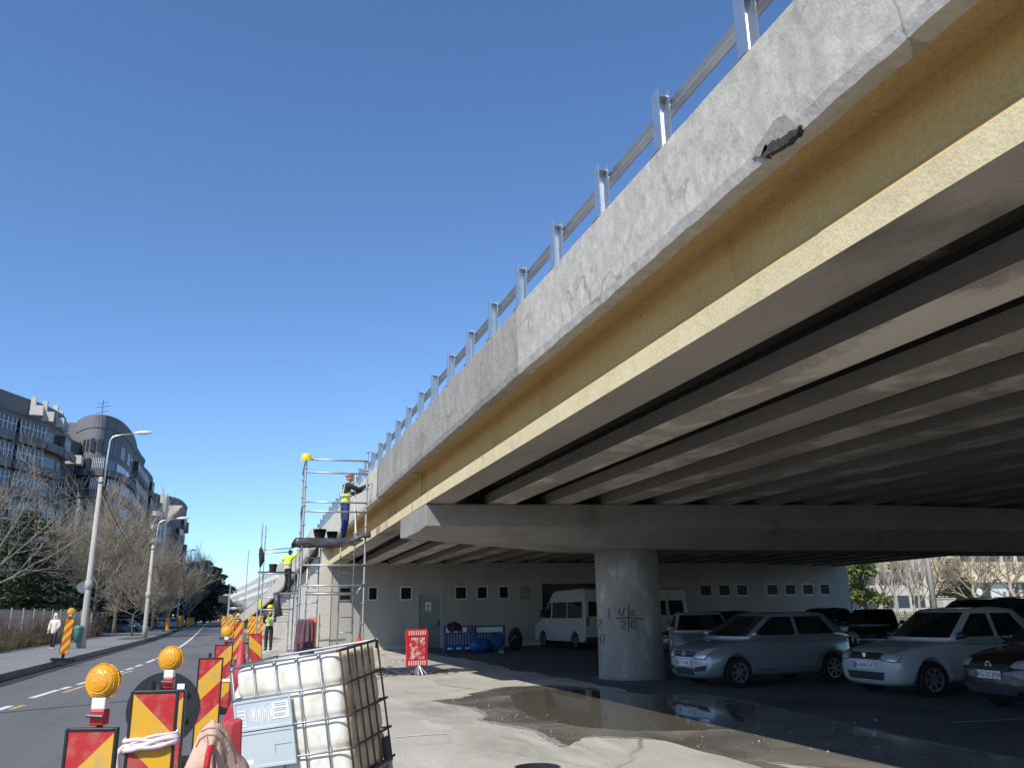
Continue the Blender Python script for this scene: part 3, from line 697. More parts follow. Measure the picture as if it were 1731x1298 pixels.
    if style.get('top'):
        L = style.get('long', 0); q = dict(pelvis=(.15 + L * .05, .12 + L * .04), waist=(.15 + L * .04, .118 + L * .03), chest=(.172 + L * .02, .128), neck=.068, shL=.082 + L * .02, shR=.082 + L * .02, elL=.064 + L * .02, elR=.064 + L * .02, wrL=.046 + L * .012, wrR=.046 + L * .012)
        E = [('chest', 'waist'), ('waist', 'pelvis'), ('chest', 'neck'), ('chest', 'shL'), ('chest', 'shR'), ('shL', 'elL'), ('shR', 'elR'), ('elL', 'wrL'), ('elR', 'wrR')]
        if L:
            J['hem'] = J['pelvis'] + Vector((0, 0, -.26)); q['hem'] = (.20, .15); E.append(('pelvis', 'hem'))
        garment('jacket', E, q, style['top'])
    if style.get('vest'):
        J['vs1'] = J['pelvis'] + Vector((0, 0, -.02)); J['shl2'] = J['chest'].lerp(J['shL'], .72); J['shr2'] = J['chest'].lerp(J['shR'], .72)
        V = garment('vest', [('chest', 'waist'), ('waist', 'vs1'), ('chest', 'neck'), ('chest', 'shl2'), ('chest', 'shr2')],
                dict(vs1=(.168, .138), waist=(.162, .132), chest=(.185, .142), neck=.074, shl2=.094, shr2=.094), style['vest'])
        t = MB()
        for z0, pt in ((0.02, 'vs1'), (.0, 'waist')):
            c = J[pt] + Vector((0, 0, .05 + z0)); ring = []
            for z in (-.026, .026): ring.append([c + Vector((.178 * cos(a), .150 * sin(a), z)) for a in [2*pi*i/20 for i in range(20)]])
            t.loft(ring)
        for sx in (-1, 1): t.bar(J['chest'] + Vector((sx * .09, -.098, .10)), J['waist'] + Vector((sx * .085, -.116, 0)), .045, .02)
        t.build('reflective_band', M['reflect'], V)
    hk = style.get('head')
    g = MB()
    if hk == 'helmet':
        g.lathe([(.132, 0), (.128, .03), (.118, .075), (.085, .118), (.03, .138), (.001, .14)], 20, 0, Mh @ Matrix.Translation((0, -.005, .035)))
        g.add([(-.10, .09, .04), (.10, .09, .04), (.07, .17, .03), (-.07, .17, .03), (-.10, .09, .052), (.10, .09, .052), (.07, .17, .036), (-.07, .17, .036)], [(0,1,2,3), (4,7,6,5), (2,6,7,3), (1,5,6,2), (0,3,7,4)], 0, Mh)
        g.build('helmet', style['headmat'], root, smooth=True)
    elif hk == 'cap':
        g.lathe([(.098, 0), (.1, .03), (.092, .065), (.06, .095), (.01, .105)], 18, 0, Mh @ Matrix.Translation((0, -.005, .03)) @ Matrix.Scale(1.12, 4, (0, 1, 0)))
        g.add([(-.08, .08, .04), (.08, .08, .04), (.055, .19, .022), (-.055, .19, .022), (-.08, .08, .048), (.08, .08, .048), (.055, .19, .028), (-.055, .19, .028)], [(0,1,2,3), (4,7,6,5), (2,6,7,3), (1,5,6,2), (0,3,7,4)], 0, Mh)
        g.build('cap', style['headmat'], root, smooth=True)
    elif hk == 'scarf':
        g.ball((0, -.012, .01), (.094, .105, .135), 16, 10, 0, Mh); g.ball((0, -.03, -.10), (.11, .10, .09), 12, 8, 0, Mh); g.build('headscarf', style['headmat'], root, smooth=True)
    else:
        g.ball((0, -.018, .02), (.083, .1, .118), 14, 10, 0, Mh); g.build('hair', M['ink'], root, smooth=True)
    return root

site = dict(trousers=M['blackcloth'], top=M['blackcloth'], vest=M['hivis'], head='helmet', headmat=M['hat_y'])
# plasterer on the scaffold, reaching up to the edge beam (facing +X)
p1 = AT(589, 916, 24.0); PLAT = p1.z
person('worker', 'man in pale cap, yellow vest and navy trousers on scaffold, plastering the edge beam', (p1.x - .13, 24.0, PLAT), -pi / 2 + .25,
       dict(elR=(.23, .26, 1.30), wrR=(.16, .56, 1.46), elL=(-.24, .24, 1.24), wrL=(-.17, .54, 1.36), kneeR=(.11, .0, .49), ankR=(.11, -.07, .085), toeR=(.13, .10, .035), chest=(0, .03, 1.33), neck=(0, .05, 1.49), head=(0, .08, 1.56)),
       dict(trousers=M['navy'], top=M['blackcloth'], vest=M['hivis'], head='cap', headmat=M['cap']), 'flyover repair workers', 'worker', (0, .18), scale=1.12)
# worker stepping on the second scaffold
p2 = AT(484, 1001, 36.6)
person('worker', 'man in yellow vest and black trousers climbing on the second scaffold, arms raised', (p2.x, 36.6, p2.z), -.5,
       dict(elR=(.26, .16, 1.52), wrR=(.22, .34, 1.72), elL=(-.27, .08, 1.30), wrL=(-.26, .30, 1.40), kneeL=(-.11, .22, .62), ankL=(-.11, .10, .26), toeL=(-.12, .27, .22), pelvis=(0, -.02, .95), chest=(0, .08, 1.32), neck=(0, .14, 1.47), head=(0, .17, 1.54)),
       dict(trousers=M['blackcloth'], top=M['hivis'], vest=M['hivis'], head='hair'), 'flyover repair workers', 'worker')
# worker standing with his back to us
p3 = G(453, 1099.5); p3 = AT(453, 1099, 38.5)
WK = person('worker', 'man in yellow helmet and hi-vis vest standing by the ramp wall with back turned', (p3.x, 38.5, p3.z), .25,
       dict(elL=(-.22, .10, 1.16), wrL=(-.12, .26, 1.10), elR=(.25, .06, 1.16), wrR=(.16, .26, 1.08)), site, 'flyover repair workers', 'worker', scale=1.04)
# pedestrian on the pavement
p4 = G(88, 1097, .19)
person('person', 'woman in cream coat and white headscarf walking along the left pavement', (p4.x, p4.y, .19), pi - .2,
       dict(kneeL=(-.10, .10, .5), ankL=(-.10, .14, .085), toeL=(-.11, .30, .05), ankR=(.10, -.14, .1), kneeR=(.10, .02, .49), toeR=(.11, .03, .035), elL=(-.26, .06, 1.14), wrL=(-.18, .22, 1.0)),
       dict(trousers=M['blackcloth'], top=M['cream_cloth'], long=1, head='scarf', headmat=M['paper'], shoes=M['paper']), None, 'pedestrian', scale=.97)
# far workers
for px, py, Y, rz, lab in ((291, 1061, 128, .4, 'distant worker in yellow vest between striped boards on the left kerb, nearer one'), (297, 1059.5, 134, -.6, 'distant worker in yellow vest beside the left kerb, by the third lamp post'),
                           (384, 1071, 72, .3, 'distant worker in yellow vest beside the dark sign on the right'), (401, 1071, 66, 2.6, 'distant worker in yellow vest beyond the ramp boards on the right')):
    p = G(px, py); q = p * (Y / p.y); copy_tree(WK, lab, (q.x, Y, .0 if px > 340 else .19), rz, 1.0)

# ================================================================== scaffolds
def pole_x(px, py, Y): return AT(px, py, Y).x
YN, YF = 22.6, 24.7
S = thing('scaffold', 'tall tube scaffold tower beside the flyover, with black tarpaulin on its deck', 'scaffold', (2.0, 23.6, 0))
xl, xr = AT(507, 1000, YN).x, AT(615, 1000, YN).x
zt = AT(512, 776, YN).z
def tubeS(a, b, r=.024, nm='tube', m=M['tube'], P=S):
    mb = MB(); mb.tube([a, b], r, 8); return mb.build(nm, m, P, world=True, smooth=True)
# standards, each with its rosette collars
def standard(x, y, z0, z1, P=S, couplers=True, m=M['tube']):
    mb = MB(); mb.tube([(x, y, z0), (x, y, z1)], .027, 8)
    if couplers:
        z = z0 + .4
        while z < z1: mb.lathe([(.027, -.012), (.062, -.008), (.062, .008), (.027, .012)], 8, 0, Matrix.Translation((x, y, z))); z += .5
    mb.lathe([(.08, 0), (.08, .01), (.03, .012)], 8, 0, Matrix.Translation((x, y, z0)))
    return mb.build('standard', m, P, world=True)
xlb = AT(503, 1000, YF).x
standard(xl, YN, 0, zt + .03); standard(xlb, YF, 0, AT(505, 795, YF).z); standard(xr, YN, 0, AT(618, 764, YN).z); standard(xr - .02, YF, 0, PLAT + 1.0)
lv = [776, 798, 848, 864, 955, 990]
for py in lv: tubeS((xl, YN - .03, AT(512, py, YN).z), (xr, YN - .03, AT(512, py, YN).z), nm='ledger')
for py in (776, 848, 955, 990, 1003): tubeS((xl - .02, YN, AT(508, py, YN).z - .06), (xlb - .02, YF, AT(508, py, YN).z - .06), nm='transom')
tubeS((xlb, YF, AT(508, 860, YN).z), (xl, YN, AT(508, 842, YN).z), nm='brace')
tubeS((AT(517, 990, YN).x, YN + .1, AT(517, 1003, YN).z), (AT(603, 1003, YN).x, YN + .1, AT(603, 1003, YN).z), .04, 'base_lift')
tubeS((AT(603, 1003, YN).x, YN + .1, AT(603, 1003, YN).z), (AT(612, 992, YN).x, YN + .1, AT(612, 992, YN).z), .04, 'base_lift')
tubeS((AT(603, 1090, YN).x, YN + .02, .0), (AT(612, 1030, YN).x, YN + .02, AT(612, 1026, YN).z), .03, 'raker', M['dark_metal'])
# ladder frames at the back
def ladder(pxa, pxb, top, Y, P=S, base=0, n=9):
    xa, xb = AT(pxa, 1000, Y).x, AT(pxb, 1000, Y).x; zt_ = AT(pxa, top, Y).z; mb = MB()
    for x in (xa, xb): mb.tube([(x, Y, base), (x, Y, zt_)], .022, 7)
    for i in range(n): z = base + .3 + (zt_ - base - .4) * i / (n - 1); mb.tube([(xa, Y, z), (xb, Y, z)], .016, 6)
    return mb.build('ladder_frame', M['tube'], P, world=True, smooth=True)
ladder(518, 537, 912, YF); ladder(573, 597, 912, YF)
mb = MB()
for i in range(5): mb.span((xl - .03, YN + .06 + i * .35, PLAT - .08), (xr - .05, YN + .37 + i * .35, PLAT - .03))
mb.build('deck_board', M['girder'], S, world=True)
# tarpaulin over the deck, sagging at the front edge and rising towards the bridge
mb = MB(); nx, ny2 = 26, 10; r = random.Random(4); pts = []
prof = [(-.14, -.12), (-.15, -.09), (-.13, -.04), (-.07, .0), (0, .01), (.3, .012), (.8, .012), (1.2, .012), (1.5, .012), (1.8, .012), (1.9, -.1)]
for j, (dy, dzz) in enumerate(prof):
    for i in range(nx + 1):
        u = i / nx; X = xl - .18 + (xr - xl + .30) * u; lift = max(0, u - .66) ** 1.5 * 1.1 if j > 2 else max(0, u - .66) * .55
        sag = (-.07 * sin(pi * min(1, u * 1.4)) - .05 * abs(sin(u * 13 + 1))) * (1 if j < 2 else 0)
        pts.append((X, YN + dy + .02 * sin(u * 17 + j), PLAT - .02 + dzz + lift + sag + (r.uniform(-.012, .012))))
mb.add(pts, [(j*(nx+1)+i, j*(nx+1)+i+1, (j+1)*(nx+1)+i+1, (j+1)*(nx+1)+i) for j in range(len(prof)-1) for i in range(nx)])
o = mb.build('sheeting', M['tarp'], S, world=True, smooth=True); md = o.modifiers.new('sol', 'SOLIDIFY'); md.thickness = .012
# hoses / rope on the right
mb = MB(); mb.tube([AT(601, 800, 23.9), AT(600, 860, 24), AT(602, 905, 23.9)], .018, 6); mb.build('rope', M['paper'], S, world=True)
mb = MB(); mb.tube([AT(627, 792, 25.2), AT(629, 820, 25.2), AT(631, 842, 25.2), AT(633, 846, 25.2)], .012, 6); mb.build('cord', M['black'], S, world=True)
# hard hat on the standard
h = MB(); h.lathe([(.145, 0), (.138, .03), (.128, .08), (.095, .128), (.035, .15), (.001, .152)], 20); h.lathe([(.17, .0), (.145, .008), (.14, .0)], 20, cap=False)
h.tube([(0, -.13, .04), (0, -.07, .135), (0, .07, .135), (0, .13, .04)], .012, 6)
hh = h.build('hard_hat', M['hat_y'], None, (xl, YN, zt + .02), smooth=True); hh.rotation_euler = (.25, -.35, .4); tag(hh, 'yellow hard hat hung on the top corner of the scaffold', 'hard hat')
# mortar buckets on the deck
def bucket(px, lab, s=1.0, Y=23.2):
    p = AT(px, 916, Y); t = thing('mortar_bucket', lab, 'bucket', (p.x, Y, PLAT + .0), 0, 'buckets on the scaffold')
    b = MB(); b.lathe([(.13 * s, 0), (.175 * s, .26 * s), (.185 * s, .26 * s), (.185 * s, .28 * s), (.165 * s, .28 * s), (.12 * s, .03)], 20, cap=False); b.lathe([(.001, .2 * s), (.155 * s, .2 * s)], 20, 1, cap=False)
    b.build('tub', [M['black'], M['mortar']], t, smooth=True)
    b = MB(); b.tube([(-.175 * s, 0, .25 * s), (-.16 * s, .1, .14 * s), (0, .19, .06), (.16 * s, .1, .14 * s), (.175 * s, 0, .25 * s)], .006, 6); b.build('handle', M['galv_dull'], t)
bucket(540, 'larger black mortar bucket left of the plasterer on the scaffold deck', .95); bucket(561, 'smaller black mortar bucket nearest the plasterer on the scaffold deck', .85, 23.5)

# second scaffold
YB = 36.6
S2 = thing('scaffold', 'lower tube scaffold beyond the tall tower, with an aluminium stair', 'scaffold', (AT(462, 1090, YB).x, YB, 0))
P2 = S2
for px, top, Y in ((437, 885, YB), (443, 888, YB + 1.2), (490, 935, YB), (497, 940, YB + 1.2)): standard(AT(px, 1000, Y).x, Y, 0, AT(px, top, Y).z, S2)
for py, dy in ((926, 0), (932, 1.2), (969, 0), (1010, 0), (1030, 0)):
    a, b = AT(437, py + (4 if py < 940 else 0), YB + dy), AT(496, py, YB + dy); tubeS(a, b, .024, 'ledger', M['tube'], S2)
a, b = AT(437, 1006, YB), AT(494, 1006, YB)
mb = MB(); mb.span((a.x + .6, YB - .2, p2.z - .07), (b.x + .3, YB + 1.1, p2.z - .01)); mb.build('deck_board', M['galv_dull'], S2, world=True)
mb = MB()
for i in range(9):
    z = p2.z - .15 - i * .13; q = AT(478, 1010, YB).x; mb.span((q - .28, YB + .3 + i * .05, z), (q + .28, YB + .5 + i * .05, z + .03))
for s in (-.3, .3): mb.bar((q + s, YB + .3, p2.z), (q + s, YB + .9, p2.z - 1.3), .03, .1)
mb.build('stair', M['galv'], S2, world=True)
mb = MB(); c = AT(440, 940, YB); mb.tube([(c.x, YB, c.z + .35), (c.x + .04, YB - .05, c.z + .1), (c.x + .06, YB - .05, c.z - .2), (c.x + .02, YB, c.z - .45)], [.05, .11, .10, .03], 8); mb.build('rope_bundle', M['blackcloth'], S2, world=True, smooth=True)
mb = MB(); c = AT(466, 1020, YB); mb.tube([(c.x, YB - .2, c.z + .45), (c.x + .05, YB - .22, c.z), (c.x + .15, YB - .2, c.z - .5)], [.10, .13, .16], 8); mb.build('hanging_tarpaulin', M['tarp'], S2, world=True, smooth=True)
mb = MB(); c = AT(444, 1020, YB); mb.span((c.x - .16, YB + 1.15, c.z - .12), (c.x - .04, YB + 1.24, c.z + .16)); mb.build('safety_band', M['hivis'], S2, world=True)
# small bucket on its top lift
p = AT(461, 966, YB + 1); t = MB(); t.lathe([(.13, 0), (.18, .32), (.16, .32), (.11, .03)], 16, cap=False); t.span((-.6, -.2, -.06), (.9, .25, -.005))
tag(t.build('bucket', M['black'], None, (p.x, YB + 1.0, p.z), smooth=False), 'black bucket on a board at the top of the second scaffold', 'bucket')
# third scaffold further along the ramp
YC = 52
S3 = thing('scaffold', 'thin tube scaffold farthest along the ramp, right behind the dark sign', 'scaffold', (AT(405, 1060, YC).x, YC, 0))
for px, top in ((386, 992), (413, 930)): standard(AT(px, 1040, YC).x, YC, 0, AT(px, top, YC).z, S3, False)
for py in (1027, 1029): tubeS(AT(386, py, YC), AT(414, py - 1, YC), .03, 'ledger', M['tube'], S3)

# ================================================================== cloth thrown over things
import numpy as np
def cloth(name, lab, m, cat, w, h, place, caps, loc, floor=-9, n=34, it=260, seed=1, thick=.012, pin=None, wind=(0, 0, 0), slits=()):
    """a garment-sized cloth falls over rounded bars (segments a-b of radius r) until it hangs in folds"""
    k = int(n * h / w); rg = np.random.RandomState(seed)
    P = np.array([[place(i / (n - 1), j / (k - 1)) for i in range(n)] for j in range(k)], float) + rg.normal(0, .004, (k, n, 3)); Q = P.copy()
    dx, dy = w / (n - 1), h / (k - 1); cons = []
    for (a, b, L) in ((0, 1, dx), (1, 0, dy), (1, 1, hypot(dx, dy)), (0, 2, 2 * dx), (2, 0, 2 * dy)): cons.append((a, b, L, 1.0 if a + b == 1 else .6 if a == b else .10))
    cons.append((1, -1, hypot(dx, dy), .6)); keep = P.copy(); tops = [max((c[0], c[1]), key=lambda q: q[2]) for c in caps[:2] if pin]; rest = min([q[2] for q in tops] + [99]) + caps[0][2] * .95
    held = [(j, i) for j in range(k) for i in range(n) if any(hypot(P[j, i, 0] - q[0], P[j, i, 1] - q[1]) < pin for q in tops)] if pin else []
    for t in range(it):
        V = (P - Q) * .965; Q = P.copy(); P = P + V + np.array([wind[0], wind[1], -.0011 + wind[2]])
        for _ in range(5):
            for a, b, L, st in cons:
                if b >= 0: A, B = P[:k - a, :n - b], P[a:, b:]
                else: A, B = P[:k - a, -b:], P[a:, :n + b]
                d = B - A; l = np.linalg.norm(d, axis=2, keepdims=True) + 1e-9; c = d * ((l - L) / l) * .5 * st * .8
                A += c; B -= c
            for (a, b, r) in caps:
                a_, b_ = np.array(a), np.array(b); ab = b_ - a_; u = np.clip(((P - a_) @ ab) / (ab @ ab + 1e-9), 0, 1)[..., None]; d = P - (a_ + u * ab); l = np.linalg.norm(d, axis=2, keepdims=True) + 1e-9
                hit = (l < r); P = np.where(hit, a_ + u * ab + d / l * r, P); Q = np.where(hit, P, Q)
            P[..., 2] = np.maximum(P[..., 2], floor)
            for (j, i) in held: P[j, i, :2] = keep[j, i, :2]; P[j, i, 2] = max(P[j, i, 2], rest); Q[j, i] = P[j, i]
    mb = MB(); mb.add([tuple(p) for row in P for p in row], [(j*n+i, j*n+i+1, (j+1)*n+i+1, (j+1)*n+i) for j in range(k-1) for i in range(n-1)])
    o = mb.build(name, m, None, loc, smooth=True); md = o.modifiers.new('t', 'SOLIDIFY'); md.thickness = thick; md.offset = 1; sd = o.modifiers.new('s', 'SUBSURF'); sd.levels = sd.render_levels = 1
    return tag(o, lab, cat)
# ================================================================== jackets hung on the scaffold foot
def drape(name, lab, m, c, w, h, rot, seed, cat='jacket', dep=.2):
    """a jacket slung over something: a closed folded shell with sleeves"""
    r = random.Random(seed); mb = MB(); rings = []; nx = 22; ph = [r.uniform(0, 6) for _ in range(5)]
    for k in range(13):
        u = k / 12; z = h * (1 - u)
        ww = w * (.35 + .65 * min(1, u * 3.2)) * (1 - .12 * u) ; dd = dep * (.55 + .8 * sin(min(1, u * 1.6) * pi / 2))
        ring = []
        for j in range(nx):
            a = 2 * pi * j / nx; f = 1 + .13 * sin(5 * a + ph[0] + u * 2) * u + .09 * sin(9 * a + ph[1] + u * 3) * u
            ring.append((ww * .5 * cos(a) * f, dd * .5 * sin(a) * f, z + .05 * h * sin(3 * a + ph[2]) * u + (.05 * h * cos(2 * a) if k == 0 else 0)))
        rings.append(ring)
    mb.loft(rings, cap=True)
    for s in (-1, 1):
        mb.tube([(s * w * .38, 0, h * .86), (s * w * .52, -.03, h * .6), (s * w * .5, -.06, h * .3), (s * w * .42, -.08, h * .05)], [.055, .07, .062, .05], 10)
    o = mb.build(name, m, None, c, smooth=True); o.rotation_euler = (0, 0, rot); o.modifiers.new('s', 'SUBSURF').render_levels = 1
    return tag(o, lab, cat)
pj = AT(522, 1090, 21.2)
st = MB(); c0 = AT(524, 1092, 21.3)
for dx in (-.12, .14): st.tube([(dx, 0, -.12), (dx * .4, 0, .78)], .02, 6)
st.tube([(-.3, 0, .74), (.3, 0, .74)], .02, 6)
tag(st.build('trestle', M['dark_metal'], None, (c0.x, 21.3, .12)), 'short dark trestle holding jackets at the scaffold foot', 'trestle')
cx0 = AT(518, 1080, 21.2).x; zb0 = AT(520, 1048, 21.2).z
def hang(u, v, w, h, ox, oy=0): return (ox + (u - .5) * w * (.9 + .2 * v), oy + (v - .38) * h, zb0 + .06 + .12 * sin(u * 9) * .2)
bar = [((cx0 - .24, 21.25, zb0 - .03), (cx0 + .26, 21.25, zb0 - .03), .05)]
cloth('jacket', 'plum coloured jacket hung at the foot of the scaffold', M['purple'], 'jacket', .50, 1.15, lambda u, v: (cx0 - .06 + (u - .5) * .26 + .03 * sin(v * 9), 21.2 + (v - .40) * 1.1, zb0 + .05 + .035 * sin(u * 22)), bar, (0, 0, 0), n=26, seed=3, it=160, pin=.06)
cloth('vest', 'orange work vest hung beside the plum jacket', M['orange_cloth'], 'vest', .46, .75, lambda u, v: (cx0 + .13 + (u - .5) * .17 + .03 * sin(v * 11), 21.34 + (v - .42) * .7, zb0 + .04 + .07 * sin(u * 17 + v * 4)), [((cx0 - .1, 21.33, zb0 - .02), (cx0 + .42, 21.33, zb0 - .02), .06)], (0, 0, 0), n=24, seed=5, it=160, pin=.05)

# ================================================================== striped boards, lamps, cones
def st(name, slope, P, u0, **k): return stripes(name, slope, P, -u0 / P, **k)
SA = stripes('stripe_up', -1.15, .5, .20); SBm = stripes('stripe_down', 1.05, .52, .30)
SN = stripes('stripe_near', -.92, .62, .42); SN2 = stripes('stripe_near_down', 1.08, .66, .62); SF = stripes('stripe_far', -1.3, .36, .1); SO = stripes('stripe_orange', -1.3, .36, .3, (.62, .10, .01), (.80, .50, .02))
def beacon(P, x, y, z, s=1.0, tilt=0):
    t = Matrix.Translation((x, y, z)) @ Matrix.Rotation(tilt, 4, 'Z')
    ng = MB(); ng.span((-.035, -.03, 0), (.035, .03, .07), 0, t); ng.span((-.034, -.028, .07), (.034, .028, .125), 1, t)
    bl = ng.build('lamp_neck', [M['red'], M['white']], P, bevel=.006)
    L = MB(); R = .076 * s; prof = [(.012, -.052), (R * .45, -.048), (R * .78, -.036), (R * .97, -.014), (R, 0), (R * .97, .014), (R * .78, .036), (R * .45, .048), (.012, .052)]
    T2 = t @ Matrix.Translation((0, 0, .125 + R * .93)) @ Matrix.Rotation(pi/2, 4, 'X')
    L.lathe(prof, 28, 0, T2); L.lathe([(R * 1.0, -.010), (R * 1.07, -.010), (R * 1.07, .010), (R * 1.0, .010)], 28, 0, T2, cap=False)
    for rr, zz_ in ((.28, .0492), (.5, .0465), (.7, .040), (.86, .0285)):   # moulded rings of the lens
        for sg in (1, -1): L.tube([(R*rr*cos(2*pi*q/24), R*rr*sin(2*pi*q/24), sg * zz_) for q in range(25)], .0016, 4, 1, T2)
    L.ball((0, 0, 0), (R * .3, R * .3, .02), 10, 6, 1, T2)
    lens = L.build('beacon_lens', [M['amber'], M['amber_in']], P, smooth=False)
    c = MB(); c.span((-.018, -.012, .123 + R * 1.95), (.018, .012, .123 + R * 2.03), 0, t); c.build('lens_clip', M['amber'], P)
def board(name, lab, x, y, ztop, w, h, rz, m, lamp=None, post=0, foot=True, group='striped warning boards', lean=0, frame=True, z0=0):
    P = thing(name, lab, 'warning board', (x, y, z0), rz, group); P.rotation_euler = (0, lean, rz)
    zt_ = ztop - z0
    b = MB(); b.span((-w/2 + .012, -.008, zt_ - h + .012), (w/2 - .012, .008, zt_ - .012)); pan = b.build('panel', m, P)
    if frame:
        f = MB(); e = .016
        f.span((-w/2, -.014, zt_ - h), (-w/2 + e, .014, zt_)); f.span((w/2 - e, -.014, zt_ - h), (w/2, .014, zt_)); f.span((-w/2 + e, -.014, zt_ - h), (w/2 - e, .014, zt_ - h + e)); f.span((-w/2 + e, -.014, zt_ - e), (w/2 - e, .014, zt_))
        f.build('rim', M['black'], P, bevel=.004)
    if post:
        f = MB(); f.tube([(post, .03, .05), (post, .03, zt_ + .05)], .017, 8); f.build('post', M['black'], P)
    if foot:
        f = MB(); f.prism([(-.34, -.18), (.34, -.18), (.38, -.1), (.38, .1), (.34, .18), (-.34, .18), (-.38, .1), (-.38, -.1)], 0, .1); f.span((-.05, -.03, .1), (.05, .03, max(.12, zt_ - h))); f.build('foot', M['rubber'], P, bevel=.01)
    if not foot:
        f = MB(); f.tube([(0, .02, 0), (0, .02, zt_ - h + .05)], .02, 6); f.build('post', M['dark_metal'], P)
        f = MB(); f.prism([(-.25, -.14), (.25, -.14), (.25, .14), (-.25, .14)], 0, .08); f.build('foot', M['rubber'], P)
    if lamp:
        s, off = lamp; f = MB(); f.tube([(off, .04, zt_ - .3), (off, .04, zt_ + .05)], .016, 8); f.span((off - .03, .012, zt_ + .015), (off + .03, .05, zt_ + .04)); f.tube([(off - .04, -.02, zt_ + .055), (off + .04, -.02, zt_ + .05)], .008, 6); f.build('bracket', M['dark_metal'], P)
        beacon(P, off, .03, zt_ + .008, s)
    return P
def dpt(px, py, depth):                                  # point at a given camera depth
    d = _ray(px, py); return Vector((0, 0, EYE)) + d * depth
def at_px(px, ytop, depth): return dpt(px, ytop, depth)
q = at_px(157, 1229, 3.95)
B1 = board('warning_board', 'nearest red and yellow board with large amber beacon on the road edge', q.x, q.y, q.z, .252, 1.0, -.33, st('stripe_near', -.97, .62, q.z - .13), lamp=(1.03, .012))
q = at_px(263, 1166, 4.75)
B2 = board('warning_board', 'red and yellow board wrapped with white tape, in front of the round sign', q.x, q.y, q.z, .265, 1.05, -.20, st('stripe_near_down', .95, .56, q.z - .125), post=-.03)
tp = MB(); r = random.Random(6); nL = 14
for k in range(6):
    ring = []; zc = q.z - .27 + r.uniform(-.025, .03); sl = r.uniform(-.03, .05)
    for i in range(29):
        a = 2*pi*i/28; ring.append((.142*cos(a) if abs(cos(a)) < .9 else .142 * (1 if cos(a) > 0 else -1), .026 * sin(a) * 1.4, zc + sl * cos(a) + .008 * sin(3*a + k)))
    tp.tube(ring, .009 + .004 * (k % 3), 5)
tp.tube([(-.14, -.02, q.z - .29), (-.17, -.03, q.z - .33), (-.16, -.03, q.z - .40), (-.17, -.035, q.z - .46)], [.012, .02, .02, .014], 6)
o = tp.build('tape', plain('barrier_tape', (.72, .62, .64), .5, var=.25, scale=22), B2, smooth=True)
q = at_px(285, 1165, 5.9)
B3 = board('warning_board', 'red and yellow board with amber beacon, half hidden behind the taped board', q.x, q.y, q.z, .25, 1.1, -.22, st('stripe_mid', -1.0, .56, q.z - .16), lamp=(1.08, -.01))
q = at_px(357, 1111, 9.6)
board('warning_board', 'red and yellow board with tall stripes, left of the water tank', q.x, q.y, q.z, .275, 1.15, -.12, st('stripe_steep', -.95, .48, q.z - .134), post=-.02)
q = at_px(379, 1089, 14.6)
B4 = board('warning_board', 'red and yellow board under a small beacon, before the red cone', q.x, q.y, q.z, .30, 1.1, -.05, st('stripe_b4', -1.0, .52, q.z - .12), lamp=(1.25, .03))
t4 = MB(); t4.span((-.16, -.022, q.z - .62), (.16, .022, q.z - .57)); t4.build('tape', M['paper'], B4)
q = at_px(404, 1049, 27)
board('warning_board', 'tall narrow red and yellow board nearest the standing worker', q.x, q.y, q.z, .29, 1.2, .0, stripes('stripe_b5', -1.5, .42, .9))
q = at_px(436, 1070, 24)
board('warning_board', 'wide leaning red and yellow board in front of the standing worker', q.x, q.y, q.z, .38, .78, .05, st('stripe_b6', 1.0, .66, q.z - .19), lean=-.07, foot=False)
lg = MB(); lg.tube([(0, 0, 0), (0, 0, .05)], .02, 6)
# board on the left pavement
q = G(105, 1117, .19)
board('warning_board', 'orange and yellow striped board with beacon standing on the left kerb', q.x, q.y, .19 + 1.45, .30, 1.2, .2, SO, lamp=(1.6, 0), lean=.06, z0=.19)
# far row on the right, by the ramp
rowR = [(379, 1041, 62, 'first'), (388, 1038, 60, 's'), (394, 1042, 52, 't'), (424, 1041, 50, 'u'), (430, 1041, 48, 'v'), (436, 1041, 46, 'w'), (441, 1040, 43, 'x')]
labsR = ['striped board beside the worker at the dark sign post', 'orange striped board just right of the dark sign post', 'striped board in front of the thin scaffold pole', 'first orange striped board behind the second scaffold, from the road',
         'second orange striped board behind the second scaffold', 'third orange striped board behind the second scaffold', 'orange striped board closest to the standing worker']
for (px, py, dd, _), lab in zip(rowR, labsR):
    q = at_px(px, py, dd); board('warning_board', lab, q.x, q.y, q.z, .32, 1.25, .1, SO, foot=False, frame=False)
labsL = ['striped board on the left kerb before the parked white car', 'striped board by the left kerb just behind the parked white car', 'leaning striped board by the left kerb at the third lamp post', 'striped board on the left kerb past the third lamp post',
         'striped board on the left kerb, fifth along the far row', 'striped board on the left kerb, sixth along the far row', 'farthest striped board along the left kerb']
for (px, py, dd), lab in zip([(284, 1047, 95), (303, 1040, 105), (309, 1040, 110), (318, 1044, 125), (323, 1043, 140), (327, 1043, 155), (331, 1042, 175)], labsL):
    q = at_px(px, py, dd); board('warning_board', lab, q.x, q.y, max(q.z, 1.5), .42, 1.3, 0, SO, foot=False, frame=False)
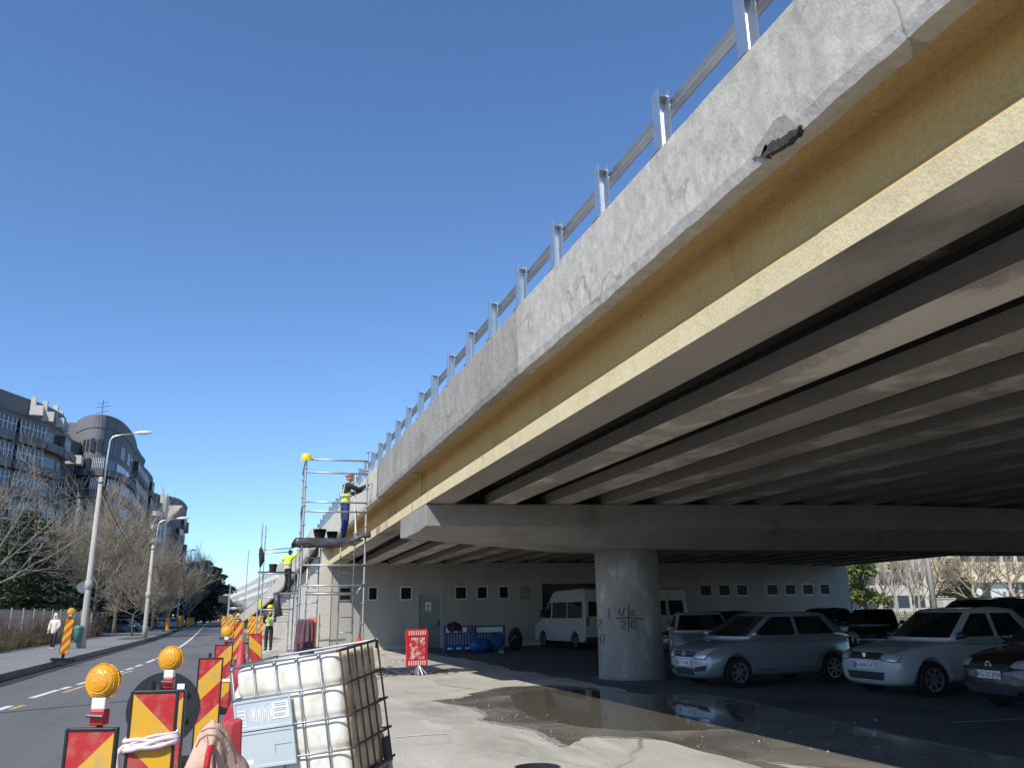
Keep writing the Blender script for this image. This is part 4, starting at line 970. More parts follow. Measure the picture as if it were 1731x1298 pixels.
# round sign seen from behind
q = at_px(276, 1198, 7.0)
SG = thing('round_sign', 'round traffic sign seen from its black back, behind the beacon boards', 'traffic sign', (q.x, q.y, 0), -.15)
Msg = Matrix.Translation((0, 0, q.z)) @ Matrix.Rotation(pi/2, 4, 'X')
b = MB(); b.lathe([(.001, -.004), (.285, -.004), (.29, -.012), (.297, -.012), (.297, .006), (.001, .006)], 48, 0, Msg, cap=False); b.build('disc', M['black'], SG, smooth=False)
b = MB(); b.tube([(-.04, -.03, 0), (-.04, -.03, q.z + .2)], .022, 8); b.build('post', M['dark_metal'], SG)
b = MB(); b.span((.10, -.0165, q.z + .15), (.16, -.0125, q.z + .20)); b.build('sticker', M['paper'], SG)
b = MB(); b.span((-.2, -.028, q.z - .1), (.2, -.014, q.z - .07)); b.span((-.2, -.028, q.z + .1), (.2, -.014, q.z + .13)); b.build('rail', M['black'], SG)
b = MB(); b.prism([(-.35, -.2), (.35, -.2), (.35, .2), (-.35, .2)], 0, .1); b.build('foot', M['rubber'], SG, bevel=.02)
# rectangular sign back, far
q = AT(379, 1012, 62)
SG = thing('road_sign', 'dark rectangular back of a road sign on a pole, far down the right side', 'traffic sign', (q.x + .25, 62, 0))
b = MB(); b.span((-.62, -.03, q.z - .22), (.0, .0, q.z + .24)); b.build('panel', M['ink'], SG)
b = MB(); b.tube([(.06, 0, 0), (.06, 0, q.z + .35)], .045, 8); b.build('post', M['galv_dull'], SG)
# cones
def cone(name, lab, x, y, h, band=True, z=0, cols=(M['red'], M['white']), rb=None):
    P = thing(name, lab, 'traffic cone', (x, y, z)); rb = rb or h * .22
    b = MB(); b.prism([(-rb*1.25, -rb*1.25), (rb*1.25, -rb*1.25), (rb*1.25, rb*1.25), (-rb*1.25, rb*1.25)], 0, .03); b.build('base', cols[0], P, bevel=.01)
    b = MB(); b.lathe([(rb, .03), (rb * .18 + .008, h), (.001, h)], 20, 0); b.build('cone', cols[0], P, smooth=True)
    if band:
        b = MB()
        for u0, u1 in ((.36, .58), (.72, .9)):
            f = lambda u: rb + (rb * .18 + .008 - rb) * (u * h - .03) / (h - .03) + .004
            b.lathe([(f(u0), u0 * h), (f(u1), u1 * h)], 20, cap=False)
        b.build('reflective_band', cols[1], P, smooth=True)
q = at_px(398, 1083, 15.6); cone('traffic_cone', 'dusty red traffic cone right of the small beacon board', q.x + .12, q.y, q.z, False, cols=(M['red_dirty'], M['white']), rb=.19)
q = at_px(607, 1076, 21); cone('traffic_cone', 'red traffic cone at the scaffold foot, seen above the water tank', q.x, q.y, max(.8, q.z), False, cols=(M['red_dirty'], M['white']))
q = at_px(412, 1150, 9.4)
P = thing('barrier_panel', 'leaning red and white barrier panel against the left of the water tank', 'barrier', (q.x, q.y, 0), -.35)
b = MB(); b.add([(-.40, -.03, 0), (.06, -.03, 0), (.10, -.03, .98), (.0, -.03, .98), (-.40, .03, 0), (.06, .03, 0), (.10, .03, .98), (.0, .03, .98)], [(0,1,2,3), (7,6,5,4), (0,4,5,1), (1,5,6,2), (2,6,7,3), (3,7,4,0)]); b.build('panel', stripes('stripe_redwhite', .3, .78, .60, (.52, .03, .06), (.78, .77, .75)), P)
b = MB(); b.bar((.0, .2, 0), (.02, .0, .7), .03, .03); b.build('stay', M['dark_metal'], P)
# red moulded barrier with the peach jacket slung over it
q = at_px(372, 1232, 5.0)
P = thing('plastic_barrier', 'red moulded plastic barrier foot under the peach jacket', 'barrier', (q.x, q.y, 0), .25)
b = MB(); b.prism([(-.30, -.09), (.16, -.09), (.16, .09), (-.30, .09)], 0, .62); b.build('body', M['red'], P, bevel=.03, seg=3)
b = MB(); b.tube([(-.10, -.14, .5), (-.10, -.14, .79), (-.10, -.10, .86), (-.10, .0, .86)], .024, 10); b.span((-.15, -.19, .3), (-.05, -.09, .62)); b.build('lug', M['red'], P, bevel=.01)
b = MB(); b.add([(.02, -.06, .6), (.13, -.06, .6), (.12, -.05, q.z + .055), (.05, -.05, q.z + .035), (.02, .08, .6), (.13, .08, .6), (.12, .06, q.z + .055), (.05, .06, q.z + .035)], [(0,1,2,3), (7,6,5,4), (0,4,5,1), (1,5,6,2), (2,6,7,3), (3,7,4,0)]); b.build('post', M['red_dirty'], P, bevel=.012)
jz = at_px(360, 1226, 4.6)
jx, jy, jzz = jz.x, jz.y, jz.z
caps = [((jx - .06, jy - .06, jzz - .07), (jx + .0, jy, jzz - .045), .055), ((jx, jy, jzz - .045), (jx + .10, jy + .10, jzz - .09), .055), ((jx + .02, jy + .06, jzz - .40), (jx + .10, jy + .12, jzz - .28), .115), ((jx - .08, jy - .02, jzz - .5), (jx - .06, jy - .02, jzz - .22), .07)]
cloth('jacket', 'peach jacket thrown over the red barrier left of the water tank', M['peach'], 'jacket', 1.25, 1.15, lambda u, v: (jx + .03 + (u - .5) * .66 + (v - .5) * .10 + .02 * sin(v * 17), jy + .05 + (v - .42) * .72, jzz + .04 + .055 * sin(u * 26 + v * 3) + .035 * sin(v * 19 + u * 4)), caps, (0, 0, 0), n=60, seed=12, it=230, pin=.04, thick=.006)
JK = [o for o in COL.objects if o.get('label', '').startswith('peach jacket')][0]
jb_ = BVHTree.FromObject(JK, bpy.context.evaluated_depsgraph_get()); sm_ = MB()
for line in ([(331, 1262), (338, 1249), (350, 1241), (362, 1242), (371, 1250), (376, 1262)], [(366, 1230), (378, 1240), (387, 1254), (394, 1272), (399, 1292)], [(350, 1241), (352, 1256), (349, 1270), (346, 1284)], [(376, 1262), (380, 1276), (382, 1294)], [(340, 1236), (352, 1230), (366, 1230)]):
    pts_ = []
    for a_, b_ in zip(line, line[1:]):
        for t_ in range(5):
            d_ = _ray(a_[0] + (b_[0] - a_[0]) * t_ / 5, a_[1] + (b_[1] - a_[1]) * t_ / 5); hit_ = jb_.ray_cast(Vector((0, 0, EYE)), d_.normalized())[0]
            if hit_ is not None and (not pts_ or (hit_ - pts_[-1]).length < .08): pts_.append(hit_)
    if len(pts_) > 2: sm_.tube(pts_, .0042, 6)
sm_.build('seam', M['seam'], JK, smooth=True)
hk = at_px(351, 1272, 4.42)
h = MB(); loc_ = lambda p: P.matrix_basis.inverted() @ p
h.tube([loc_(hk + Vector(v)) for v in ((0, 0, -.5), (0, 0, -.06), (.004, .01, -.01), (.012, .05, .018), (.02, .12, .012))], .017, 10); h.span(tuple(loc_(hk + Vector((-.035, -.03, -.62)))), tuple(loc_(hk + Vector((.045, .06, -.09)))))
h.build('hook', M['red'], P, smooth=False, bevel=.006)

# red pedestrian barrier in the open
q = G(704, 1141)
P = thing('pedestrian_barrier', 'sunlit red plastic pedestrian barrier standing alone on the lot', 'barrier', (q.x, q.y, 0), .18)
b = MB(); b.prism([(-.30, .22), (.26, .22), (.31, .27), (.31, .92), (.33, .98), (.33, 1.14), (.28, 1.2), (-.28, 1.2), (-.33, 1.14), (-.33, .98), (-.31, .92), (-.31, .27)], -.03, .03, 0, Matrix.Rotation(pi/2, 4, 'X'))
b.build('panel', M['red'], P, bevel=.012)
b = MB()
for i in range(8): b.span((-.25 + i * .066, -.046, 1.04), (-.215 + i * .066, -.031, 1.16)); b.span((-.25 + i * .066, -.046, .26), (-.215 + i * .066, -.031, .38))
b.build('slot', plain('worn_pink', (.72, .45, .47), .6, var=.3, scale=12), P)
m, nt, bs = _nt('worn_print'); co = _co(nt, (1.6, 1, .9)); f = _ramp(nt, _noise(nt, co, 7, 5, .6, .6), .50, .56)
nt.links.new(_mix(nt, f, (.50, .03, .04), (.66, .42, .42)), bs.inputs['Base Color']); bs.inputs['Roughness'].default_value = .5
b = MB(); b.span((-.22, -.036, .42), (.22, -.0305, .98)); b.build('print', m, P)
b = MB()
for s in (-.02, .12): b.tube([(s, -.16, .02), (.05, 0, .30), (s, .16, .02)], .016, 6)
b.tube([(-.1, -.2, .03), (.05, 0, .28), (.22, -.2, .03)], .016, 6); b.build('stand', M['galv'], P)
# tangle of steel mesh lying around its foot
q = G(690, 1139); b = MB(); r = random.Random(9)
for i in range(26): x = r.uniform(-.9, .6); y = r.uniform(-.5, .4); a = r.uniform(-.5, .5); L = r.uniform(.3, .8); b.tube([(x, y, .01), (x + L * .5 * cos(a), y + L * .5 * sin(a), .05 + r.uniform(0, .04)), (x + L * cos(a), y + L * sin(a), .012)], .011, 5)
tag(b.build('steel_offcut_pile', M['dark_metal'], None, (q.x, q.y, 0)), 'tangle of dark bent rods on the ground by the red barrier', 'scrap pile')
b = MB(); b.tube([(-.3, 0, .015), (.5, .1, .06), (1.2, .05, .02)], .02, 6); b.span((-.15, -.3, .004), (1.1, .22, .05)); q = G(775, 1134)  # black sheet laid where the red barrier's shadow falls, shade as colour
tag(b.build('sheeting', M['tarp'], None, (q.x - .6, q.y + .1, 0)), 'flat black sheet standing in for the shadow of the red barrier', 'sheeting')
# blue plastic barriers leaning at the wall
def blue(lab, px0, px1, Y, ztop, style, rz=0):
    a, b_ = AT(px0, 1090, Y).x, AT(px1, 1090, Y).x; w = b_ - a
    P = thing('plastic_barrier', lab, 'barrier', ((a + b_) / 2, Y, 0), rz, 'blue barriers by the wall'); h = ztop
    b = MB(); b.span((-w/2, -.04, .06), (-w/2 + .08, .04, h)); b.span((w/2 - .08, -.04, .06), (w/2, .04, h)); b.span((-w/2 + .08, -.035, h - .32), (w/2 - .08, .035, h - .28)); b.span((-w/2 + .08, -.035, h - .06), (w/2 - .08, .035, h)); b.span((-w/2 + .08, -.035, .06), (w/2 - .08, .035, .32))
    n = 9
    for i in range(n): x = -w/2 + .08 + (w - .16) * (i + .5) / n; b.span((x - .035, -.03, .32), (x + .035, .03, h - .32))
    b.build('body', M['blue_pl'], P, bevel=.01)
    n = 6 if style == 'rw' else 3
    for i in range(n):
        b = MB(); x0 = -w/2 + .1 + (w - .2) * i / n; x1 = -w/2 + .1 + (w - .2) * (i + 1) / n - .02
        b.span((x0, -.045, h - .27), (x1, .03, h - .065)); b.build('reflector', M['red_dirty'] if style == 'rw' and i % 2 else M['paper'], P)
    for s in (-.3, .0, .3):
        b = MB(); b.span((s * w - .1, -.042, .13), (s * w + .1, -.036, .2)); b.build('label', M['paper'], P)
    for s in (-1, 1):
        b = MB(); b.prism([(s * w * .36 - .05, -.28), (s * w * .36 + .05, -.28), (s * w * .36 + .05, .28), (s * w * .36 - .05, .28)], 0, .06); b.build('foot', M['rubber'], P)
YL = 35.6
blue('blue barrier with red and white reflectors standing by the metal door', 750, 800, YL, AT(775, 1057, YL).z, 'rw')
blue('blue barrier with three pale reflectors right of the red and white one', 801, 854, YL + .3, AT(830, 1057, YL).z, 'w', .03)
# dark bag hung over the barrier and blue bags, shovel
p = AT(766, 1057, YL + .1); drape('bag', 'dark bag hung on top of the red and white reflector barrier', M['blackcloth'], (p.x, YL - .02, p.z - .22), .5, .38, 0, 8, 'bag', .25)
def sack(lab, px, py, Y, w, h, m, seed):
    r = random.Random(seed); b = MB(); rings = []
    for k in range(9):
        u = k / 8; q = sin(pi * min(.97, .12 + u * .86)) ** .6; rings.append([(w * .5 * q * cos(2*pi*j/16) * (1 + .1 * sin(3*j + seed)), w * .4 * q * sin(2*pi*j/16) * (1 + .1 * sin(2*j)), h * u + .02 * sin(j * 2)) for j in range(16)])
    b.loft(rings, cap=True); p = AT(px, py, Y); o = b.build('rubble_sack', m, None, (p.x, Y, 0), smooth=True); o.modifiers.new('s', 'SUBSURF').render_levels = 1
    tag(o, lab, 'sack', 'sacks by the wall')
sack('blue plastic sack slumped against the pale reflector barrier', 812, 1098, YL - .7, 1.0, .62, M['blue_pl'], 2)
sack('smaller blue sack right of the barriers by the shovel', 838, 1098, YL - .5, .8, .75, M['blue_pl'], 3)
sack('grey dusty sack at the wall behind the shovel', 872, 1095, YL + .6, .7, .95, M['blackcloth'], 4)
a, b_ = AT(846, 1104, YL - 1.2), AT(872, 1076, YL - .3); SH = thing('shovel', 'shovel with a pale handle leaning on the sacks', 'shovel', (a.x, a.y, max(0, a.z)))
mb = MB(); mb.tube([(0, 0, .1), tuple(b_ - a + Vector((0, 0, .0)))], .02, 6); mb.build('handle', M['pale_bark'], SH)
mb = MB(); mb.add([(-.14, -.1, .0), (.1, -.16, .0), (.14, .02, .12), (-.04, .06, .14), (-.14, -.1, .02), (.1, -.16, .02), (.14, .02, .14), (-.04, .06, .16)], [(3,2,1,0), (4,5,6,7), (0,1,5,4), (1,2,6,5), (2,3,7,6), (3,0,4,7)]); mb.build('blade', M['galv'], SH)

# ================================================================== IBC water tank in its cage
IB = thing('water_tank', 'dirty white caged water tank with blue label plates, tilted on rubble', 'water tank', (0, 0, 0))
qc = dpt(573, 1099, 6.85)                                  # near top corner of the cage
W_, D_, H_ = 1.2, 1.0, 1.15
Rt = Matrix.Rotation(radians(9.0), 3, Vector((-sin(radians(4.5)), -cos(radians(4.5)), 0))) @ Matrix.Rotation(radians(-31), 3, 'Z')
# local frame: origin = near bottom corner of the long face's right end; long face runs along -x, short face along +y
corner = qc - Rt @ Vector((0, 0, H_))
IB.matrix_world = Matrix.Translation(corner) @ Rt.to_4x4() @ Matrix.Diagonal((.845, .845, 1, 1))
def ibc_tank():
    mb = MB(); g_ = .022
    def shape(z, ins):
        x0, x1, y0, y1 = -W_ + g_ + ins, -g_ - ins, g_ + ins, D_ - g_ - ins; r = .11; out = []
        vb, sb_ = (-.22, -.46, -.70, -.94), (.20, .37, .54, .71)
        for cx_, cy_, a0 in ((x1 - r, y0 + r, -pi/2), (x1 - r, y1 - r, 0), (x0 + r, y1 - r, pi/2), (x0 + r, y0 + r, pi)):
            for i in range(6): a = a0 + pi/2 * i / 5; out.append((cx_ + r * cos(a), cy_ + r * sin(a), z))
        res = []                                           # every cell of the cage bulges a little between its bars
        for i, p in enumerate(out):
            q_ = out[(i + 1) % len(out)]; L_ = hypot(q_[0] - p[0], q_[1] - p[1]); m_ = {5: 36, 11: 44, 17: 36, 23: 44}.get(i, 1)
            for t in range(m_):
                x, y = p[0] + (q_[0] - p[0]) * t / m_, p[1] + (q_[1] - p[1]) * t / m_
                gx = max(0, 1 - min(abs(x - v) for v in vb) / .035) * .014 if i in (11, 23) and ins < .05 else 0
                gy = max(0, 1 - min(abs(y - v) for v in sb_) / .03) * .010 if i in (5, 17) and ins < .05 else 0
                res.append((x - gy * (1 if x > -W_/2 else -1), y + gx * (1 if y < D_/2 else -1), z))
        return res
    zs = [(.14, .10), (.15, .03), (.18, 0)]
    for i in range(1, 45):
        z = .18 + (H_ - .24) * i / 45
        k = min(abs(z - (.14 + (H_ - .16) * f)) for f in (.25, .5, .75)); zs.append((z, .022 * max(0, 1 - k / .045)))
    zs += [(H_ - .05, .0), (H_ - .025, .03), (H_ - .012, .10), (H_ - .008, .3)]
    mb.loft([shape(z, i) for z, i in zs], cap=True)
    return mb
def tank_mat():
    m, nt, b = _nt('grimy_tank'); co = _co(nt); sp = nt.nodes.new('ShaderNodeSeparateXYZ'); nt.links.new(co, sp.inputs[0])
    def mth(op, a, c):
        n = nt.nodes.new('ShaderNodeMath'); n.operation = op
        for i, x in enumerate((a, c)):
            if isinstance(x, (int, float)): n.inputs[i].default_value = x
            else: nt.links.new(x, n.inputs[i])
        return n.outputs[0]
    st_ = _co(nt, (1, 1, .3)); big = _noise(nt, co, 5, 6, .65); run = _noise(nt, st_, 14, 6, .7)
    edge = mth('ADD', mth('MULTIPLY', sp.outputs['X'], 6.5), mth('MULTIPLY', big, 1.0)); mask = _ramp(nt, edge, -.05, .42)
    dirty = _mix(nt, _ramp(nt, run, .35, .68), (.72, .62, .45), (.36, .25, .13)); clean = _mix(nt, _ramp(nt, big, .46, .74), (.78, .765, .70), (.55, .49, .37))
    nt.links.new(_mix(nt, mask, clean, dirty), b.inputs['Base Color']); b.inputs['Roughness'].default_value = .45; b.inputs['Subsurface Weight'].default_value = 0
    return m
ibc_tank().build('tank', tank_mat(), IB, smooth=True)
def vbars(name, m, face):
    mb = MB()
    if face == 'front':
        for x in (-.22, -.46, -.70, -.94, -1.17): mb.tube([(x, .0, .12), (x, .0, H_)], .009, 6)
        for x in (-.22, -.46, -.70, -.94, -1.17): mb.span((x - .016, -.012, H_ - .03), (x + .016, .014, H_ - .005))
        for z in (.14, .385, .635, .885): mb.tube([(-W_, -.012, z), (0, -.012, z)], .0095, 6)
        mb.tube([(-W_, 0, H_), (-.03, 0, H_)], .013, 6)
    else:
        for y in (.02, .20, .37, .54, .71, .97): mb.tube([(0, y, .12), (0, y, H_ - .01), (-.03, y, H_ + .0)], .0105, 6)
        for z in (.14, .385, .635, .885): mb.tube([(.012, -.0, z), (.012, D_ + .03, z)], .0115, 6)
        mb.tube([(-.03, 0, H_), (-.005, .02, H_), (0, .08, H_), (0, D_ - .06, H_), (-.01, D_ - .01, H_ - .01), (-.03, D_, H_ - .07)], .014, 6)
    return mb.build(name, m, IB, smooth=True)
vbars('cage_front', M['galv_dull'], 'front'); vbars('cage_side', M['rust'], 'side')
mb = MB(); mb.tube([(-W_, 0, H_), (-W_, D_, H_), (0, D_, H_)], .012, 6)
for x in (-.3, -.6, -.9): mb.tube([(x, D_, .12), (x, D_, H_)], .01, 6)
for y in (.02, .34, .66, .97): mb.tube([(-W_, y, .12), (-W_, y, H_)], .01, 6)
for z in (.14, .385, .635, .885): mb.tube([(-W_, 0, z), (-W_, D_, z), (0, D_, z)], .01, 6)
mb.build('cage_back', M['galv_dull'], IB)
for x0, x1, z0, z1, st in ((-1.165, -.55, .635, .875, 1), (-1.165, -.55, .34, .625, 0)):
    mb = MB(); mb.span((x0, -.032, z0), (x1, -.022, z1)); e = .018
    mb.span((x0, -.04, z1 - e), (x1, -.033, z1)); mb.span((x0, -.04, z0), (x1, -.033, z0 + e)); mb.span((x0, -.04, z0 + e), (x0 + e, -.033, z1 - e)); mb.span((x1 - e, -.04, z0 + e), (x1, -.033, z1 - e))
    pl = mb.build('label_plate', M['plate'], IB)
    t = MB()
    if st:                                                # faded blocky lettering and a sticker with small print
        r = random.Random(21); x = -1.13; zc = .745
        for dz_ in (.045, .015, -.015, -.045, -.07): t.span((x, -.036, zc + dz_), (x + .07, -.0335, zc + dz_ + .011))
        t.span((x + .075, -.036, zc - .075), (x + .086, -.0335, zc + .06)); x += .11
        for i in range(12):
            x += .022; top = .05 + r.uniform(0, .02); bot = -.07 + r.uniform(0, .05); t.span((x, -.036, zc + bot), (x + .009, -.0335, zc + top))
            if i % 3 == 1: t.span((x + .009, -.036, zc + r.uniform(-.03, .03)), (x + .022, -.0335, zc + r.uniform(.035, .045)))
        t.span((-.755, -.036, .70), (-.575, -.0335, .83))
        t.build('lettering', M['paper'], pl)
        u = MB()
        for zz_ in (.815, .80, .775, .76, .735, .72): u.span((-.735 + .01 * (zz_ > .79), -.0378, zz_), (-.60 - .02 * (zz_ < .75), -.0362, zz_ + .005))
        u.build('small_print', M['galv_dull'], pl)
    else:
        t.span((-1.11, -.036, .37), (-1.0, -.0335, .41)); t.build('sticker', M['paper'], pl)
        u = MB(); u.span((-.76, -.036, .50), (-.58, -.034, .503)); u.span((-.76, -.036, .44), (-.757, -.034, .503)); u.build('scratch', M['galv_dull'], pl)
mb = MB(); Mc = Matrix.Translation((-.70, -.002, .16)) @ Matrix.Rotation(pi/2, 4, 'X'); mb.lathe([(.001, .045), (.10, .045), (.112, .03), (.112, -.02)], 24, 0, Mc, cap=False)
mb.build('drain_cap', plain('olive_cap', (.22, .18, .09), .6), IB, smooth=True)
mb = MB(); mb.lathe([(.001, .02), (.075, .02), (.08, .0), (.08, -.03)], 20, 0, Matrix.Translation((-.6, .5, H_ - .005)), cap=False); mb.build('lid', M['ink'], IB)
mb = MB()
for y in (.03, .45, .87): mb.span((-W_, y, 0), (0, y + .1, .05)); mb.span((-W_, y, .05), (-W_ + .12, y + .1, .10)); mb.span((-.12, y, .05), (0, y + .1, .10)); mb.span((-.66, y, .05), (-.54, y + .1, .10))
mb.span((-W_, 0, .10), (0, D_, .118)); mb.build('pallet', M['galv_dull'], IB)
mb = MB(); mb.span((-.02, D_ - .2, .12), (.02, D_ - .05, .32)); mb.build('corner_guard', M['ink'], IB)
# rubble under the raised side
r = random.Random(31); mb = MB()
for i in range(26):
    p = Rt @ Vector((r.uniform(-1.1, .05), r.uniform(.05, .95), 0)) + corner; s = r.uniform(.06, .12)
    zt2 = max(.06, p.z - .01); vs = []
    for a in range(7): t = 2*pi*a/7; vs.append((p.x + s * cos(t) * r.uniform(.7, 1.2), p.y + s * sin(t) * r.uniform(.7, 1.2), 0))
    vs2 = [(p.x + (v[0]-p.x) * .7, p.y + (v[1]-p.y) * .7, zt2 * r.uniform(.5, .99)) for v in vs]
    mb.loft([vs, vs2], cap=True)
tag(mb.build('rubble', M['conc']), kind='stuff')
# open dark ring of a tub at the bottom edge
q = G(897, 1303); T = thing('rubber_tub', 'black rubber tub with pale rim at the bottom edge of the lot', 'tub', (q.x, q.y - .22, 0))
b = MB(); b.lathe([(.20, 0), (.235, .05), (.235, .07), (.215, .07), (.18, .02), (.001, .02)], 32, cap=False); b.build('body', M['black'], T, smooth=True)
b = MB(); b.lathe([(.228, .062), (.243, .066), (.240, .078), (.225, .076)], 32, cap=False); b.build('rim', M['galv'], T, smooth=True)
# ================================================================== cars
def wheel(P, x, y, r, side, spokes=7, steel=False):
    w = MB(); T = Matrix.Translation((x, y, r)) @ Matrix.Rotation(-side * pi/2, 4, 'X')
    w.lathe([(r * .64, -.09), (r * .95, -.09), (r, -.06), (r, .06), (r * .95, .085), (r * .82, .092), (r * .66, .082)], 30, 0, T, cap=False)
    W_ = w.build('wheel', M['rubber'], P, smooth=True)
    k = MB(); k.lathe([(r * .66, .05), (r * .66, .086), (r * .60, .084), (r * .58, .05)], 30, 0, T, cap=False); k.lathe([(.001, .03), (r * .6, .03)], 24, 1, T, cap=False)
    k.lathe([(.001, .08), (r * .14, .078), (r * .17, .05)], 16, 0, T, cap=False)
    for i in range(spokes):
        a = 2*pi*i/spokes; k.box((r * .36 * cos(a), r * .36 * sin(a), .062), (r * .50, r * .13, .03), 0, Matrix.Rotation(a, 3, 'Z'), T)
    o = k.build('rim', [M['alloy'], M['ink']], None, smooth=False); o.parent = W_
    return W_
def eval_mesh(ob):
    dg = bpy.context.evaluated_depsgraph_get(); return bpy.data.meshes.new_from_object(ob.evaluated_get(dg))
def carcass(st, arches, zsill, W_, wheelr):
    """lower body: loft over stations (x, half width, top z, bottom z, shoulder drop), nose at +x"""
    rings = []
    for x, hw, zt, zb, sd in st:
        half = [(0, zb), (hw * .72, zb), (hw * .95, zb + .07), (hw, zb + (zt - zb) * .36), (hw * .995, zb + (zt - zb) * .66), (hw * .955, zt - sd), (hw * .80, zt - .012), (hw * .4, zt), (0, zt + .004)]
        rings.append([(x, y, z) for y, z in half] + [(x, -y, z) for y, z in reversed(half[1:-1])])
    mb = MB(); mb.loft(rings, cap=True); me = mb.mesh('c', M['ink'])
    bm = bmesh.new(); bm.from_mesh(me); bmesh.ops.recalc_face_normals(bm, faces=bm.faces); bm.to_mesh(me); bm.free()
    ob = bpy.data.objects.new('c', me); COL.objects.link(ob); sd = ob.modifiers.new('s', 'SUBSURF'); sd.levels = 2; sd.render_levels = 2
    m2 = eval_mesh(ob); bpy.data.objects.remove(ob); ob = bpy.data.objects.new('c', m2); COL.objects.link(ob)
    tmp = []
    for ax in arches:
        c = MB(); c.lathe([(wheelr + .055, -W_), (wheelr + .055, W_)], 32, 0, Matrix.Translation((ax, 0, wheelr + .01)) @ Matrix.Rotation(pi/2, 4, 'X'))
        # keep the middle of the floor: two short drums only
        c = MB()
        for s in (-1, 1): c.lathe([(wheelr + .055, -.17), (wheelr + .055, .17)], 32, 0, Matrix.Translation((ax, s * (W_ / 2), wheelr + .01)) @ Matrix.Rotation(pi/2, 4, 'X'))
        cm = c.mesh('k', M['ink']); bm = bmesh.new(); bm.from_mesh(cm); bmesh.ops.recalc_face_normals(bm, faces=bm.faces); bm.to_mesh(cm); bm.free()
        ko = bpy.data.objects.new('k', cm); COL.objects.link(ko); md = ob.modifiers.new('b', 'BOOLEAN'); md.operation = 'DIFFERENCE'; md.object = ko; md.solver = 'EXACT'; tmp.append(ko)
    m3 = eval_mesh(ob)
    bv = BVHTree.FromObject(ob, bpy.context.evaluated_depsgraph_get())
    for k in tmp + [ob]: bpy.data.objects.remove(k)
    m3.polygons.foreach_set('use_smooth', [True] * len(m3.polygons))
    return m3, bv
def onbody(bv, poly2, axis, n=7, off=.006, sgn=1, thick=.012):
    """patch of the given outline laid on the body skin; axis 'x' looks from the nose/tail, 'y' from a side"""
    (a0, b0), (a1, b1), (a2, b2), (a3, b3) = poly2; vs = []
    for j in range(n + 1):
        for i in range(n + 1):
            u, v = i / n, j / n
            a = (a0*(1-u)+a1*u)*(1-v)+(a3*(1-u)+a2*u)*v; b = (b0*(1-u)+b1*u)*(1-v)+(b3*(1-u)+b2*u)*v
            if axis == 'x': o, d = Vector((sgn * 4, a, b)), Vector((-sgn, 0, 0))
            else: o, d = Vector((a, sgn * 3, b)), Vector((0, -sgn, 0))
            h = bv.ray_cast(o, d)
            p = h[0] if h[0] is not None else (vs[-1].copy() if vs else Vector((sgn * 2, a, b)))
            vs.append(p - d * off)
    mb = MB(); mb.add(vs, [(j*(n+1)+i, j*(n+1)+i+1, (j+1)*(n+1)+i+1, (j+1)*(n+1)+i) for j in range(n) for i in range(n)])
    return mb
